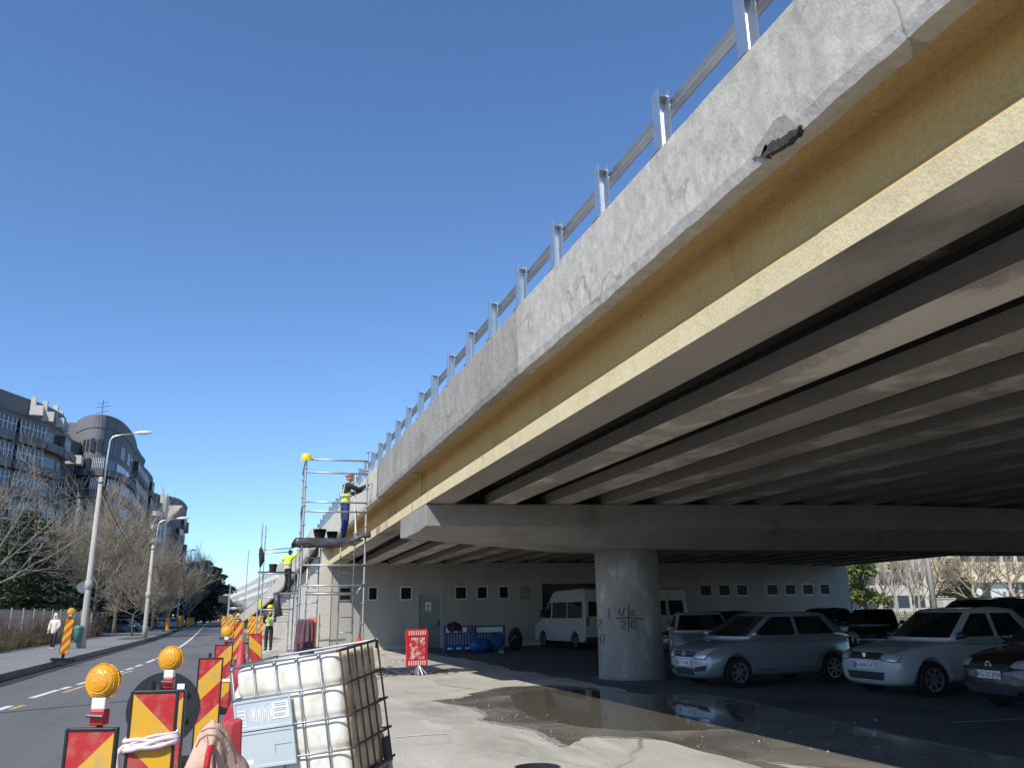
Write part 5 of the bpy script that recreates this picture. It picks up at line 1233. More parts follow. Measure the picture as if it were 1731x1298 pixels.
def car(name, label, st, arches, gh, wr, W_, paint, front='hatch', plate=None, back=False, group='cars parked under the flyover', loc=(0, 0, 0), rz=0, detail=True, emblem=None, steel=False):
    P = thing(name, label, 'car', loc, rz, group)
    m3, bv = carcass(st, arches, .2, W_, wr); m3.materials.clear(); m3.materials.append(paint)
    body = bpy.data.objects.new('body', m3); COL.objects.link(body); body.parent = P
    xbf, xtf, xtr, xbr, zb, zt, wb, wt = gh
    # greenhouse shell
    g = MB(); nseg = 6; rings = []
    def sec(u):                                           # rounded section going up
        return zb - .04 + (zt - zb + .04) * u
    for u in (0, .25, .5, .75, .93, .985, 1.0):
        e = {.93: .0, .985: .03, 1.0: .12}.get(u, 0); k = min(1, u / .985)
        xf, xr_, w = xbf + (xtf - xbf) * k - e * 1.4, xbr + (xtr - xbr) * k + e * 1.2, wb + (wt - wb) * k - e
        z = zb - .04 + (zt - zb + .04) * u; ring = []
        for i in range(nseg + 1):
            t = i / nseg; y = -w + 2 * w * t; bow = .10 * (1 - (2*t - 1) ** 2); ring.append((xf + bow * (1 - .5 * u), y, z + (.012 * (1 - (2*t-1)**2) if u > .95 else 0)))
        for i in range(1, 6): t = i / 6; ring.append((xf + (xr_ - xf) * t, w + .02 * sin(pi * t), z + (.03 * sin(pi * t) if u > .95 else 0)))
        for i in range(nseg + 1):
            t = i / nseg; y = w - 2 * w * t; bow = .06 * (1 - (2*t - 1) ** 2); ring.append((xr_ - bow, y, z + (.012 * (1 - (2*t-1)**2) if u > .95 else 0)))
        for i in range(1, 6): t = i / 6; ring.append((xr_ + (xf - xr_) * t, -w - .02 * sin(pi * t), z + (.03 * sin(pi * t) if u > .95 else 0)))
        rings.append(ring)
    g.loft(rings, cap=True)
    cab = g.build('roof', paint, P, smooth=True)
    gb = BVHTree.FromObject(cab, bpy.context.evaluated_depsgraph_get())
    def gl(nm, pts, axis, sgn): 
        mb = onbody(gb, pts, axis, 6, .005, sgn); mb.build(nm, M['glass'], P, smooth=True)
    h = zt - zb; ww = lambda v: wb + (wt - wb) * v
    gl('windscreen', [(-ww(.05) * .93, zb + .05 * h), (ww(.05) * .93, zb + .05 * h), (ww(.86) * .90, zb + .88 * h), (-ww(.86) * .90, zb + .88 * h)], 'x', 1)
    gl('rear_window', [(-ww(.12) * .88, zb + .14 * h), (ww(.12) * .88, zb + .14 * h), (ww(.82) * .84, zb + .82 * h), (-ww(.82) * .84, zb + .82 * h)], 'x', -1)
    fx = lambda v: xbf + (xtf - xbf) * v; rx = lambda v: xbr + (xtr - xbr) * v
    mid = xtf + (xtr - xtf) * .38
    for s in (1, -1):
        gl('side_window', [(fx(.1) - .17, zb + .07 * h), (mid + .05, zb + .07 * h), (mid + .05, zb + .84 * h), (fx(.84) - .13, zb + .84 * h)], 'y', s)
        gl('side_window', [(mid - .05, zb + .07 * h), (rx(.1) + .34, zb + .07 * h), (rx(.84) + .22, zb + .84 * h), (mid - .05, zb + .84 * h)], 'y', s)
    for s in (1, -1):
        for ax in arches: wheel(P, ax, s * (W_ / 2 - .115), wr, s)
        mb = MB(); mb.ball((xbf - .20, s * (wb + .10), zb + .07), (.055, .10, .065), 12, 8, 0); mb.bar((xbf - .2, s * (wb - .02), zb), (xbf - .2, s * (wb + .07), zb + .04), .05, .04); mb.build('mirror', M['black'] if steel else paint, P, smooth=True)
        if detail:
            for xa, xb in ((xbf - .32, mid + .007), (mid - .007, xbr + .45)):
                onbody(bv, [(xa - .011, .345), (xb + .011, .345), (xb + .011, zb - .088), (xa - .011, zb - .088)], 'y', 8, .0035, s).build('door_gap', M['ink'], P)
                d = onbody(bv, [(xa, .36), (xb, .36), (xb, zb - .10), (xa, zb - .10)], 'y', 8, .0075, s).build('door', paint, P, smooth=True)
                q = onbody(bv, [(xb + .20, zb - .20), (xb + .05, zb - .20), (xb + .05, zb - .165), (xb + .20, zb - .165)], 'y', 3, .03, s).build('handle', paint, None, smooth=True); q.parent = d
    # front face
    L = st[0][0]
    F = front
    for s in (1, -1):
        cy_ = sum(q[0] for q in F['hl']) / 4; cz_ = sum(q[1] for q in F['hl']) / 4
        onbody(bv, [(s * (cy_ + (a_ - cy_) * 1.14), cz_ + (b_ - cz_) * 1.2) for a_, b_ in F['hl']], 'x', 8, .005).build('headlight_surround', M['ink'], P, smooth=True)
        onbody(bv, [(s * F['hl'][0][0], F['hl'][0][1]), (s * F['hl'][1][0], F['hl'][1][1]), (s * F['hl'][2][0], F['hl'][2][1]), (s * F['hl'][3][0], F['hl'][3][1])], 'x', 8, .008).build('headlight', M['lamp_glass'], P, smooth=True)
        if detail and F.get('fog'): onbody(bv, [(s * a, b) for a, b in F['fog']], 'x', 5, .008).build('vent', M['ink'], P)
        onbody(bv, [(s * .45, .72), (s * .74, .72), (s * .74, .92), (s * .50, .92)], 'x', 5, .008, -1).build('tail_lamp', M['tail'], P, smooth=True)
    onbody(bv, F['grille'], 'x', 8, .007).build('grille', M['ink'], P, smooth=True)
    onbody(bv, F['intake'], 'x', 8, .007).build('intake', M['ink'], P, smooth=True)
    if F.get('bar'): onbody(bv, F['bar'], 'x', 8, .014).build('trim', M['chrome'], P, smooth=True)
    zc = F['emb']; hit = bv.ray_cast(Vector((4, 0, zc)), Vector((-1, 0, 0)))[0]
    if detail and hit is not None:
        T = Matrix.Translation(hit + Vector((.012, 0, 0))) @ Matrix.Rotation(pi/2, 4, 'Y')
        e = MB()
        if emblem == 'ring':
            ring = [(.05 * cos(2*pi*i/20), .05 * sin(2*pi*i/20), .008) for i in range(21)]; e.tube(ring, .007, 6, 0, T); e.tube([(-.004, -.075, .008), (.006, -.01, .008), (-.006, .01, .008), (.004, .075, .008)], .006, 5, 0, T)
        else: e.prism([(-.045, -.05), (-.045, .05), (.0, .04), (.055, .0), (.0, -.04)], 0, .012, 0, T)
        e.build('emblem', M['chrome'], P)
    if plate:
        zp = F['plate']; hit = bv.ray_cast(Vector((4, F.get('py', 0), zp)), Vector((-1, 0, 0)))[0]
        if hit is not None:
            pl = MB(); y0 = F.get('py', 0); pl.span((hit.x + .005, y0 - .26, zp - .058), (hit.x + .016, y0 + .26, zp + .058)); po = pl.build('licence_plate', M['plate_w'], P)
            e = MB(); e.span((hit.x + .0165, y0 - .258, zp - .056), (hit.x + .018, y0 - .215, zp + .056)); k = e.build('band', M['plate_b'], None); k.parent = po
            T = Matrix.Translation((hit.x + .0175, y0 + .02, zp - .003)) @ Matrix(((0, 0, 1, 0), (1, 0, 0, 0), (0, 1, 0, 0), (0, 0, 0, 1)))
            e = MB(); e.add(*text_mb(plate, .105, .001), 0, T); k = e.build('lettering', M['ink'], None); k.parent = po
    return P, bv
HATCH = [(2.0, .42, .58, .34, .02), (1.97, .60, .70, .22, .03), (1.86, .74, .78, .17, .04), (1.62, .82, .87, .17, .05), (1.2, .852, .94, .18, .05), (.85, .855, .985, .18, .045), (.2, .857, 1.0, .18, .04), (-.6, .857, 1.02, .18, .04), (-1.2, .855, 1.04, .18, .05), (-1.65, .83, 1.05, .2, .06), (-1.92, .76, 1.0, .24, .06), (-1.99, .62, .86, .34, .04)]
HF = dict(hl=[(.38, .615), (.66, .60), (.80, .84), (.50, .78)], fog=[(.38, .33), (.66, .36), (.70, .47), (.40, .42)], grille=[(-.33, .62), (.33, .62), (.40, .73), (-.40, .73)], intake=[(-.36, .26), (.36, .26), (.36, .40), (-.36, .40)], bar=[(-.37, .685), (.37, .685), (.38, .70), (-.38, .70)], emb=.685, plate=.50)
SEDAN = [(2.12, .50, .62, .36, .02), (2.09, .68, .72, .24, .03), (1.98, .80, .80, .18, .03), (1.7, .855, .87, .18, .035), (1.25, .865, .93, .19, .04), (.9, .868, .97, .2, .04), (.2, .87, .985, .2, .04), (-.6, .87, 1.0, .2, .04), (-1.3, .868, 1.02, .2, .04), (-1.7, .85, 1.03, .2, .04), (-2.02, .80, 1.0, .24, .05), (-2.12, .68, .88, .34, .04)]
SF_ = dict(hl=[(.44, .655), (.78, .63), (.80, .82), (.46, .775)], fog=None, grille=[(-.40, .655), (.40, .655), (.42, .775), (-.42, .775)], intake=[(-.45, .30), (.45, .30), (.50, .44), (-.50, .44)], bar=None, emb=.72, plate=.55)
BF = dict(hl=[(.42, .68), (.76, .66), (.78, .80), (.46, .77)], fog=[(.50, .34), (.74, .40), (.74, .45), (.50, .39)], grille=[(-.40, .62), (.40, .62), (.42, .72), (-.42, .72)], intake=[(-.5, .28), (.5, .28), (.52, .42), (-.52, .42)], bar=[(-.40, .68), (.40, .68), (.41, .70), (-.41, .70)], emb=.70, plate=.56)
Yc, Yl, Yb = 16.75, 13.45, 10.3
wf = G(1251, 1163)
C1, bv1 = car('hatchback', 'silver five door hatchback facing the road, right beside the round pier', HATCH, (1.17, -1.34), (.98, .12, -1.30, -1.86, 1.0, 1.49, .80, .62), .31, 1.71, M['paint_silver'], HF, 'B 91 KBE', emblem='ring', loc=(wf.x + 1.17, 16.95, 0), rz=pi + .06)
wl = G(1577, 1182)
C2, bv2 = car('sedan', 'white four door sedan with a square grille, between silver and black cars', SEDAN, (1.32, -1.31), (.84, .12, -.95, -1.50, .99, 1.53, .81, .63), .315, 1.74, M['paint_white'], SF_, 'B 404CLA', emblem='shield', loc=(wl.x + 1.58, wl.y + 1.0, 0), rz=pi + .0, steel=True)
bp = G(1640, 1196)
C3, bv3 = car('black_car', 'glossy black car cut off by the right edge of the photo', HATCH, (1.17, -1.34), (.98, .12, -1.30, -1.86, 1.0, 1.47, .80, .62), .32, 1.71, M['paint_black'], BF, 'AG-22 JMA', emblem='ring', loc=(13.15, 10.55, 0), rz=pi - .10)
# second row
q = AT(1178, 1125, 21.5)
C4 = copy_tree(C1, 'dusty white hatchback facing us behind the pier, half hidden by silver hatchback', (AT(1190, 1080, 22.4).x, 22.6, 0), -pi/2 - .42, paint={M['paint_silver']: M['paint_white']})
for ch in list(C4.children):
    if ch.name.startswith('licence_plate'):
        for k in list(ch.children): bpy.data.objects.remove(k)
        bpy.data.objects.remove(ch)
tx_ = MB(); tx_.add(*text_mb('rp.ro', .30, .002), 0, Matrix.Translation((.35, -.875, .70)) @ Matrix.Rotation(pi/2, 4, 'X'))
dk = {M['paint_silver']: M['paint_dark'], M['paint_white']: M['paint_dark']}
o = tx_.build('lettering', M['paper'], C4)
def darken(c, x, y, lab, rz, nm, sc=1.0):
    n = copy_tree(c, lab, (x, y, 0), rz, sc, paint=dk); n.name = nm
    for ch in list(n.children):
        if ch.name.startswith('licence_plate'):
            for k in list(ch.children): bpy.data.objects.remove(k)
            bpy.data.objects.remove(ch)
    return n
darken(C1, AT(1215, 1050, 27).x, 27.5, 'dark car behind the white hatchback, only its roof showing beside the van', pi + .1, 'hatchback')
darken(C1, AT(1478, 1050, 24).x + .5, 24.6, 'dark hatchback parked behind the gap between silver hatchback and white sedan', -pi/2 - .75, 'hatchback', 1.0)
suv = darken(C1, AT(1640, 1050, 20.5).x, 20.2, 'dark estate car with roof rails behind the white sedan', pi + .02, 'estate_car', (1.12, 1.06, 1.17))
rl = MB()
for s in (-.58, .58): rl.tube([(.0, s, 1.46), (-.1, s, 1.52), (-1.2, s, 1.53), (-1.32, s, 1.46)], .016, 6)
rl.build('roof_rail', M['galv_dull'], suv)
darken(C2, AT(1390, 1050, 30).x + 1.0, 31.5, 'dark sedan far under the flyover, near the right end of the wall', pi - .1, 'sedan')

# vans
def van(label, loc, rz):
    P = thing('van', label, 'van', loc, rz, 'white vans parked by the wall'); hw = .97
    # long side profile, nose +x
    prof = [(2.62, .32), (2.66, .62), (2.60, .92), (2.42, 1.08), (1.75, 1.26), (1.12, 2.02), (.98, 2.12), (.72, 2.42), (.45, 2.50), (-2.35, 2.53), (-2.52, 2.44), (-2.60, 1.4), (-2.60, .42), (-2.5, .32)]
    def wz(z): return hw if z < 1.25 else hw - .10 * ((z - 1.25) / 1.28) ** 1.3
    mb = MB(); ys = (-1, -.93, 0, .93, 1); rings = []
    for s, k in ((-1, .955), (-1, 1), (1, 1), (1, .955)):
        rings.append([(x * (1.0 if abs(k) == 1 else .985) , s * wz(z) * (1 if k != 1 else .965), z if k == 1 else z) for x, z in prof])
    r2 = [[(x * .985, -wz(z), .38 + (z - .38) * .975) for x, z in prof], [(x, -wz(z) * .94, z) for x, z in prof], [(x, wz(z) * .94, z) for x, z in prof], [(x * .985, wz(z), .38 + (z - .38) * .975) for x, z in prof]]
    mb.loft(r2, cap=True); me = mb.mesh('v', M['paint_van']); bm = bmesh.new(); bm.from_mesh(me); bmesh.ops.recalc_face_normals(bm, faces=bm.faces); bm.to_mesh(me); bm.free()
    ob = bpy.data.objects.new('v', me); COL.objects.link(ob); tmp = []
    for ax in (1.72, -1.62):
        c = MB()
        for s in (-1, 1): c.lathe([(.40, -.2), (.40, .2)], 28, 0, Matrix.Translation((ax, s * hw, .36)) @ Matrix.Rotation(pi/2, 4, 'X'))
        cm = c.mesh('k', M['ink']); bm = bmesh.new(); bm.from_mesh(cm); bmesh.ops.recalc_face_normals(bm, faces=bm.faces); bm.to_mesh(cm); bm.free()
        ko = bpy.data.objects.new('k', cm); COL.objects.link(ko); md = ob.modifiers.new('b', 'BOOLEAN'); md.operation = 'DIFFERENCE'; md.object = ko; md.solver = 'EXACT'; tmp.append(ko)
    m3 = eval_mesh(ob)
    for k in tmp + [ob]: bpy.data.objects.remove(k)
    m3.materials.clear(); m3.materials.append(M['paint_van']); body = bpy.data.objects.new('body', m3); COL.objects.link(body); body.parent = P
    md = body.modifiers.new('bev', 'BEVEL'); md.width = .03; md.segments = 2; md.limit_method = 'ANGLE'; md.angle_limit = radians(35)
    for s in (1, -1):
        for ax in (1.72, -1.62): wheel(P, ax, s * (hw - .12), .34, s, 6)
        w = MB(); y = hw + .002; z1, z2 = 1.30, 1.98; a = hw - .10 * ((z1 - 1.25) / 1.28) ** 1.3 + .004; b_ = hw - .10 * ((z2 - 1.25) / 1.28) ** 1.3 + .004
        def pane(x0, x1, x2, x3, nm='side_window'):
            q = MB(); q.add([(x0, s * a, z1), (x1, s * a, z1), (x2, s * b_, z2), (x3, s * b_, z2), (x0, s * (a - .02), z1), (x1, s * (a - .02), z1), (x2, s * (b_ - .02), z2), (x3, s * (b_ - .02), z2)], [(0,1,2,3), (7,6,5,4), (0,4,5,1), (1,5,6,2), (2,6,7,3), (3,7,4,0)]); q.build(nm, M['glass'], P)
        pane(1.52, .78, .78, 1.02); pane(.62, -.85, -.85, .62); pane(-.97, -2.32, -2.32, -.97)
        q = MB(); q.span((1.25, s * (hw + .02), 1.34), (1.37, s * (hw + .28), 1.68)); q.bar((1.35, s * .95, 1.40), (1.31, s * 1.1, 1.45), .06, .05); q.build('mirror', M['black'], P, bevel=.03)
        q = MB(); q.span((-2.605, s * .80 - .06, .98), (-2.59, s * .80 + .06, 1.34)); q.build('tail_lamp', M['tail'], P, bevel=.008)
        q = MB(); q.span((-2.58, s * .62 - .28, 1.36), (-2.556, s * .62 + .0 + (.22 if s < 0 else .22), 1.98)) if 0 else q.add([(-2.612, s * .08, 1.36), (-2.612, s * .76, 1.36), (-2.57, s * .72, 1.98), (-2.57, s * .08, 1.98), (-2.58, s * .08, 1.36), (-2.58, s * .76, 1.36), (-2.53, s * .72, 1.98), (-2.53, s * .08, 1.98)], [(0,1,2,3), (7,6,5,4), (0,4,5,1), (1,5,6,2), (2,6,7,3), (3,7,4,0)]); q.build('rear_window', M['glass'], P)
        q = MB(); q.span((2.50, s * .70 - .16, .80), (2.645, s * .70 + .16, 1.0)); q.build('headlight', M['lamp_glass'], P, bevel=.03)
    q = MB(); q.span((-2.70, -.93, .34), (-2.56, .93, .52)); q.build('bumper', M['black'], P, bevel=.03)
    q = MB(); q.span((-2.61, -.006, .5), (-2.60, .006, 2.3)); q.span((-2.62, -.16, 1.05), (-2.60, .1, 1.09)); q.build('door_gap', M['ink'], P)
    q = MB(); q.add([(1.78, -.78, 1.30), (1.78, .78, 1.30), (1.20, .74, 1.98), (1.20, -.74, 1.98)], [(0, 1, 2, 3)]); q.v = [(x + .02, y, z) for x, y, z in q.v]; q.build('windscreen', M['glass'], P, fix=False)
    return P
a = AT(985, 1095, 33.5)
V1 = van('white high roof van parked nose in at the wall, left of the pier', (AT(1000, 1050, 33.6).x + .5, 33.9 + 2.55, 0), pi/2 + .08)
copy_tree(V1, 'white high roof van at the wall, seen right of the pier above the white hatchback', (AT(1128, 1050, 33.6).x + .3, 33.9 + 2.5, 0), pi/2 - .05)
# cars on the far left side street
q = G(212, 1069, 0)
def farcar(src, px, py, Y, rz, lab, pt, nm):
    p = G(px, py); p = p * (Y / p.y); n = copy_tree(src, lab, (p.x, Y, 0.01), rz, 1.0, paint=pt, group='cars parked on the left side'); n.name = nm
    for ch in list(n.children):
        if ch.name.startswith('licence_plate'):
            for k in list(ch.children): bpy.data.objects.remove(k)
            bpy.data.objects.remove(ch)
farcar(C1, 214, 1070, 97, -.35, 'slate blue hatchback parked beyond the end of the left fence', {M['paint_silver']: M['paint_blue']}, 'hatchback')
farcar(C2, 272, 1062, 128, pi/2 + .2, 'white sedan parked by the left kerb near the striped boards', {}, 'sedan')
farcar(C2, 290, 1060, 122, pi/2 + .1, 'silver sedan parked right behind the first far striped board', {M['paint_white']: M['paint_silver']}, 'sedan')
farcar(C1, 347, 1047.5, 330, -pi/2, 'distant pale car driving towards us far down the road', {M['paint_silver']: M['paint_white']}, 'hatchback')
farcar(C1, 358, 1048, 300, pi/2, 'distant silver car driving away far down the road', {}, 'hatchback')
# ================================================================== trees
def bare_tree(seed, H=9, spread=.8, base=.28, limb0=.22, nl=9, up=.5, twig=M['twig'], bark=M['bark'], r0=.13, dens=1.0, curve=.2):
    r = random.Random(seed); T = MB(); B = MB()
    def rv(s): return Vector((r.gauss(0, s), r.gauss(0, s), r.gauss(0, s)))
    def branch(p, d, L, rad, lev, mb):
        n = 4 if lev < 2 else 3 if lev == 2 else 2; pts = [p]; q = p.copy(); dd = d.copy()
        for i in range(n):
            dd = (dd + rv(curve * .35) + Vector((0, 0, up * .12))).normalized(); q = q + dd * (L / n); pts.append(q.copy())
        mb.tube(pts, [max(.0085, rad * (1 - .72 * i / n)) for i in range(n + 1)], 6 if lev == 0 else 5 if lev == 1 else 3, 0, None, lev < 2)
        if lev >= 4: return
        k = int((8, 7, 6, 5)[lev] * dens + r.random())
        for i in range(k):
            f = .25 + .75 * (i + r.random()) / k; j = min(n - 1, int(f * n)); w = f * n - j; b = pts[j].lerp(pts[j + 1], min(1, w))
            ax = dd.orthogonal().normalized(); ax.rotate(Matrix.Rotation(r.uniform(0, 2*pi), 3, dd)); ang = r.uniform(.35, .85)
            nd = (dd * cos(ang) + ax * sin(ang) * spread * 1.2 + Vector((0, 0, up * .25))).normalized()
            branch(b, nd, L * r.uniform(.42, .68), rad * .5, lev + 1, B)
    zb = H * base; pts = [Vector((0, 0, -.1))]
    for i in range(1, 6): pts.append(Vector((r.gauss(0, .03) * i, r.gauss(0, .03) * i, zb * i / 5 * 1.6)))
    T.tube(pts, [r0 * 1.35, r0 * 1.05, r0 * .95, r0 * .85, r0 * .7, r0 * .5], 10)
    for i in range(nl):
        f = .55 + .45 * i / (nl - 1); j = min(4, int(f * 5)); b = pts[j].lerp(pts[j + 1], f * 5 - j); a = i * 2.4 + r.uniform(-.4, .4); el = .35 + .9 * i / nl
        d = Vector((cos(a) * spread, sin(a) * spread, el)).normalized(); branch(b, d, H * (1 - base) * r.uniform(.42, .62), r0 * .48, 1, B)
    branch(pts[-1], Vector((0, 0, 1)), H * .45, r0 * .5, 1, B)
    return T.mesh('trunk', bark, True), B.mesh('branches', twig)
def leaf_cloud(mb, c, R, n, size, r, shell=.55, flat=1.0, mat=0):
    for _ in range(n):
        d = Vector((r.gauss(0, 1), r.gauss(0, 1), r.gauss(0, 1))).normalized(); rr = R * (shell + (1 - shell) * r.random()) ** 1; p = Vector(c) + Vector((d.x * rr, d.y * rr, d.z * rr * flat))
        a = Vector((r.gauss(0, 1), r.gauss(0, 1), r.gauss(0, 1))).normalized(); b = a.orthogonal().normalized(); cc = a.cross(b); s = size * r.uniform(.6, 1.4)
        mb.add([p - b * s - cc * s * .4, p + b * s - cc * s * .5, p + b * s * .3 + cc * s * .8], [(0, 1, 2)], mat)
def conifer(seed, H=8, W_=3.2, m=M['needle'], dens=1.0, z0=.3):
    r = random.Random(seed); T = MB(); T.tube([(0, 0, -.1), (0, 0, H * .5), (0, 0, H * .96)], [.2, .12, .02], 8); B = MB()
    z = z0
    while z < H * .97:
        f = 1 - z / H; k = int(9 + 7 * f)
        for i in range(k):
            a = r.uniform(0, 2*pi); L = W_ * (f ** .75) * r.uniform(.65, 1.12) + .15; el = r.uniform(-.15, .25); d = Vector((cos(a), sin(a), el)).normalized(); p0 = Vector((0, 0, z))
            p1 = p0 + d * L + Vector((0, 0, -.12 * L)); B.tube([p0, p0.lerp(p1, .6) + Vector((0, 0, .06 * L)), p1], [.03, .02, .006], 3, 1, None, False)
            for q in range(int(L * 16 * dens) + 4):
                t = r.uniform(.18, 1.05); c = p0.lerp(p1, t) + Vector((r.gauss(0, .11), r.gauss(0, .11), r.gauss(0, .07) + .03)); s = r.uniform(.10, .24)
                e = (d + Vector((r.gauss(0, .6), r.gauss(0, .6), r.gauss(0, .45)))).normalized(); b = e.cross(Vector((r.gauss(0, 1), r.gauss(0, 1), 1))).normalized() * s * .32
                B.add([c - b, c + b, c + e * s * 1.4], [(0, 1, 2)])
        z += r.uniform(.22, .38) * (H / 8)
    return T.mesh('trunk', M['bark'], True), B.mesh('foliage', [m, M['bark']])
def leafy(seed, H=8, W_=3, m=M['ivy'], trunk=2.0, n=34, per=240, size=.14):
    r = random.Random(seed); T = MB(); B = MB(); T.tube([(0, 0, -.1), (.1, 0, trunk), (.05, .1, H * .8)], [.2, .15, .04], 8)
    for i in range(n):
        a = r.uniform(0, 2*pi); z = trunk * .8 + (H - trunk) * r.random() ** .9; rad = W_ * (sin(pi * min(1, .18 + .8 * (z - trunk * .8) / (H - trunk * .8))) ** .6) * sqrt(r.random()); c = (rad * cos(a), rad * sin(a), z)
        B.tube([(0, 0, max(trunk, z - rad * .7)), ((c[0]) * .6, c[1] * .6, z - .15), c], [.05, .03, .01], 4, 1, None, False)
        leaf_cloud(B, c, r.uniform(.5, 1.0) * W_ * .32, per, size, r, .35, .8)
    return T.mesh('trunk', M['bark'], True), B.mesh('foliage', [m, M['bark']])
def plant_tree(name, label, meshes, loc, rz=0, sc=1.0, group=None, cat='tree'):
    P = thing(name, label, cat, loc, rz, group); P.scale = sc if isinstance(sc, tuple) else (sc,) * 3
    for me in meshes:
        o = bpy.data.objects.new(me.name.split('.')[0], me); COL.objects.link(o); o.parent = P
    return P
BT0 = bare_tree(7, 10, .95, .22, nl=8, up=.55, dens=.72, twig=M['twig_grey'])
BT = [bare_tree(1, 10, .85, .25, nl=10, dens=1.12), bare_tree(2, 10, .70, .22, nl=11, up=.8, twig=M['twig_grey'], dens=1.12), bare_tree(3, 7, 1.05, .30, nl=10, up=.25, dens=1.15, r0=.09),
      bare_tree(4, 10, .55, .2, nl=9, up=.9, dens=1.1, twig=M['twig'])]
CON = [conifer(11, 8, 3.3), conifer(12, 9, 3.6, M['needle_d'], 1.1)]
LF = [leafy(21, 9, 3.4, M['needle_d'], 1.0, 44, 250, .17), leafy(22, 8, 2.6, M['ivy'], 2.2, 30, 190, .12)]
HT = {}
def height(ms):
    k = ms[1].name
    if k not in HT: zs = sorted(v.co.z for v in ms[1].vertices); HT[k] = zs[int(len(zs) * .997)]
    return HT[k]
GL = 'trees along the left pavement'
def px_tree(name, label, meshes, H0, px, ybase, ytop, Y, rz=0, wide=1.0, group=GL, z=.19):
    """stand a tree of model height H0 at distance Y so that it spans the given photo rows"""
    x = AT(px, ybase, Y).x; zt_ = AT(px, ytop, Y).z; s = (zt_ - z) / height(meshes)
    return plant_tree(name, label, meshes, (x, Y, z), rz, (s * wide, s * wide, s), group)
px_tree('bare_tree', 'bare spreading tree cut by the left edge, rising above the fence', BT0, 9.6, -55, 1090, 715, 74, .3, .9)
px_tree('bare_tree', 'tall bare twiggy tree behind the first lamp post', BT[0], 9.8, 155, 1075, 806, 80, 1.0, .86)
px_tree('bare_tree', 'tall bare tree with dense crown just right of the first lamp post', BT[3], 9.8, 192, 1072, 822, 92, 2.2, 1.0)
px_tree('bare_tree', 'bare tree with grey twigs in front of the brown block', BT[1], 9.6, 112, 1070, 860, 92, 2.9, .9)
px_tree('bare_tree', 'low bare tree with flat spreading branches on the grass strip', BT[2], 6.6, 222, 1080, 935, 77, .5, 1.0)
px_tree('bare_tree', 'bare beige tree right of the second lamp post', BT[0], 9.8, 284, 1062, 912, 112, 4.0, .95)
px_tree('bare_tree', 'bare tree with brownish crown behind the second lamp post', BT[3], 9.8, 256, 1065, 900, 104, 5.0, 1.15)
px_tree('bare_tree', 'slim bare young tree on the second grass strip', BT[3], 9.8, 277, 1064, 985, 98, 1.3, .8)
px_tree('bare_tree', 'bare tree standing at the third lamp post', BT[1], 9.6, 309, 1056, 920, 150, 3.3, .9)
px_tree('bare_tree', 'thin tall bare tree beyond the third lamp post', BT[3], 9.8, 318, 1052, 938, 170, .9, .85)
px_tree('bare_tree', 'bare tree left of the brown block behind the dark conifers', BT0, 9.8, 50, 1072, 790, 96, .2, .95)
px_tree('conifer', 'large dark cedar behind the left fence, at the photo edge', CON[0], 8, 20, 1080, 865, 80, .4, 1.45)
px_tree('conifer', 'dark green conifer right of the large cedar behind the fence', CON[1], 9, 76, 1078, 905, 92, 1.4, 1.3)
px_tree('conifer', 'dark conifer behind the first lamp post and the bare tree', CON[1], 9, 172, 1070, 945, 108, 2.4, 1.5)
px_tree('conifer', 'dark conifer above the parked slate blue hatchback', CON[0], 8, 228, 1064, 965, 138, .2, 1.6)
px_tree('conifer', 'dark shaded conifer between the fence end and the first lamp post', CON[1], 9, 122, 1072, 955, 102, .9, 1.7)
px_tree('evergreen_tree', 'very dark evergreen tree beyond the third lamp post', LF[0], 9, 330, 1050, 950, 190, .5, 1.5)
px_tree('evergreen_tree', 'very dark evergreen tree next along the left kerb', LF[0], 9, 345, 1047, 962, 220, 1.8, 1.5)
px_tree('evergreen_tree', 'third very dark evergreen tree, stepping down to the road', LF[0], 9, 355, 1046, 985, 270, 3.0, 1.4)
px_tree('evergreen_tree', 'dark evergreen tree standing behind the second far bare tree', LF[0], 9, 316, 1052, 962, 180, 4.0, 1.5)
px_tree('evergreen_tree', 'farthest dark evergreen tree at the end of the left row', LF[0], 9, 366, 1045, 1005, 330, 4.6, 1.4)
for k, (px, top, Y, lab) in enumerate(((384, 1012, 210, 'hazy bare tree under the dark sign'), (396, 1010, 180, 'hazy bare tree right of the dark sign'), (372, 1018, 280, 'hazy bare tree left of the dark sign'))):
    px_tree('bare_tree', lab, BT[k % 3], 9.6, px, 1045, top, Y, k, 1.7, 'trees far down the road', 0)
# fence with brown shrubs along the left pavement
FE = thing('mesh_fence', 'wire mesh fence with thin pale posts along the left pavement', 'fence', (-11.4, 60, .19))
yy = [30 + 2.6 * i for i in range(18)]
for Y in yy:
    mb = MB(); mb.span((-.03, Y - 60 - .03, 0), (.03, Y - 60 + .03, 2.05)); mb.build('post', M['lampconc'], FE)
for a, b in zip(yy, yy[1:]):
    mb = MB(); n = 34
    for i in range(1, n): y = a + (b - a) * i / n - 60; mb.span((-.004, y - .006, .08), (.004, y + .006, 1.96))
    for z in (.1, .5, .95, 1.4, 1.96): mb.span((-.006, a - 60 + .045, z - .008), (.006, b - 60 - .045, z + .008))
    mb.build('mesh_panel', M['wire'], FE)
sb = thing('solid_fence', 'brown board fence closing the far end of the mesh fence', 'fence', (-11.5, 77, .19))
mb = MB()
for i in range(30): mb.span((-.03 - 2.2 * (i / 30) * 0, -.5 + i * .2, 0), (.03, -.32 + i * .2, 1.95 + .03 * (i % 3)))
mb.build('board_panel', M['dryleaf'], sb); mb = MB()
for y in (-.4, 2.5, 5.4): mb.span((.03, y - .05, 0), (.12, y + .05, 1.9))
mb.build('post', M['winframe'], sb)
r = random.Random(77)
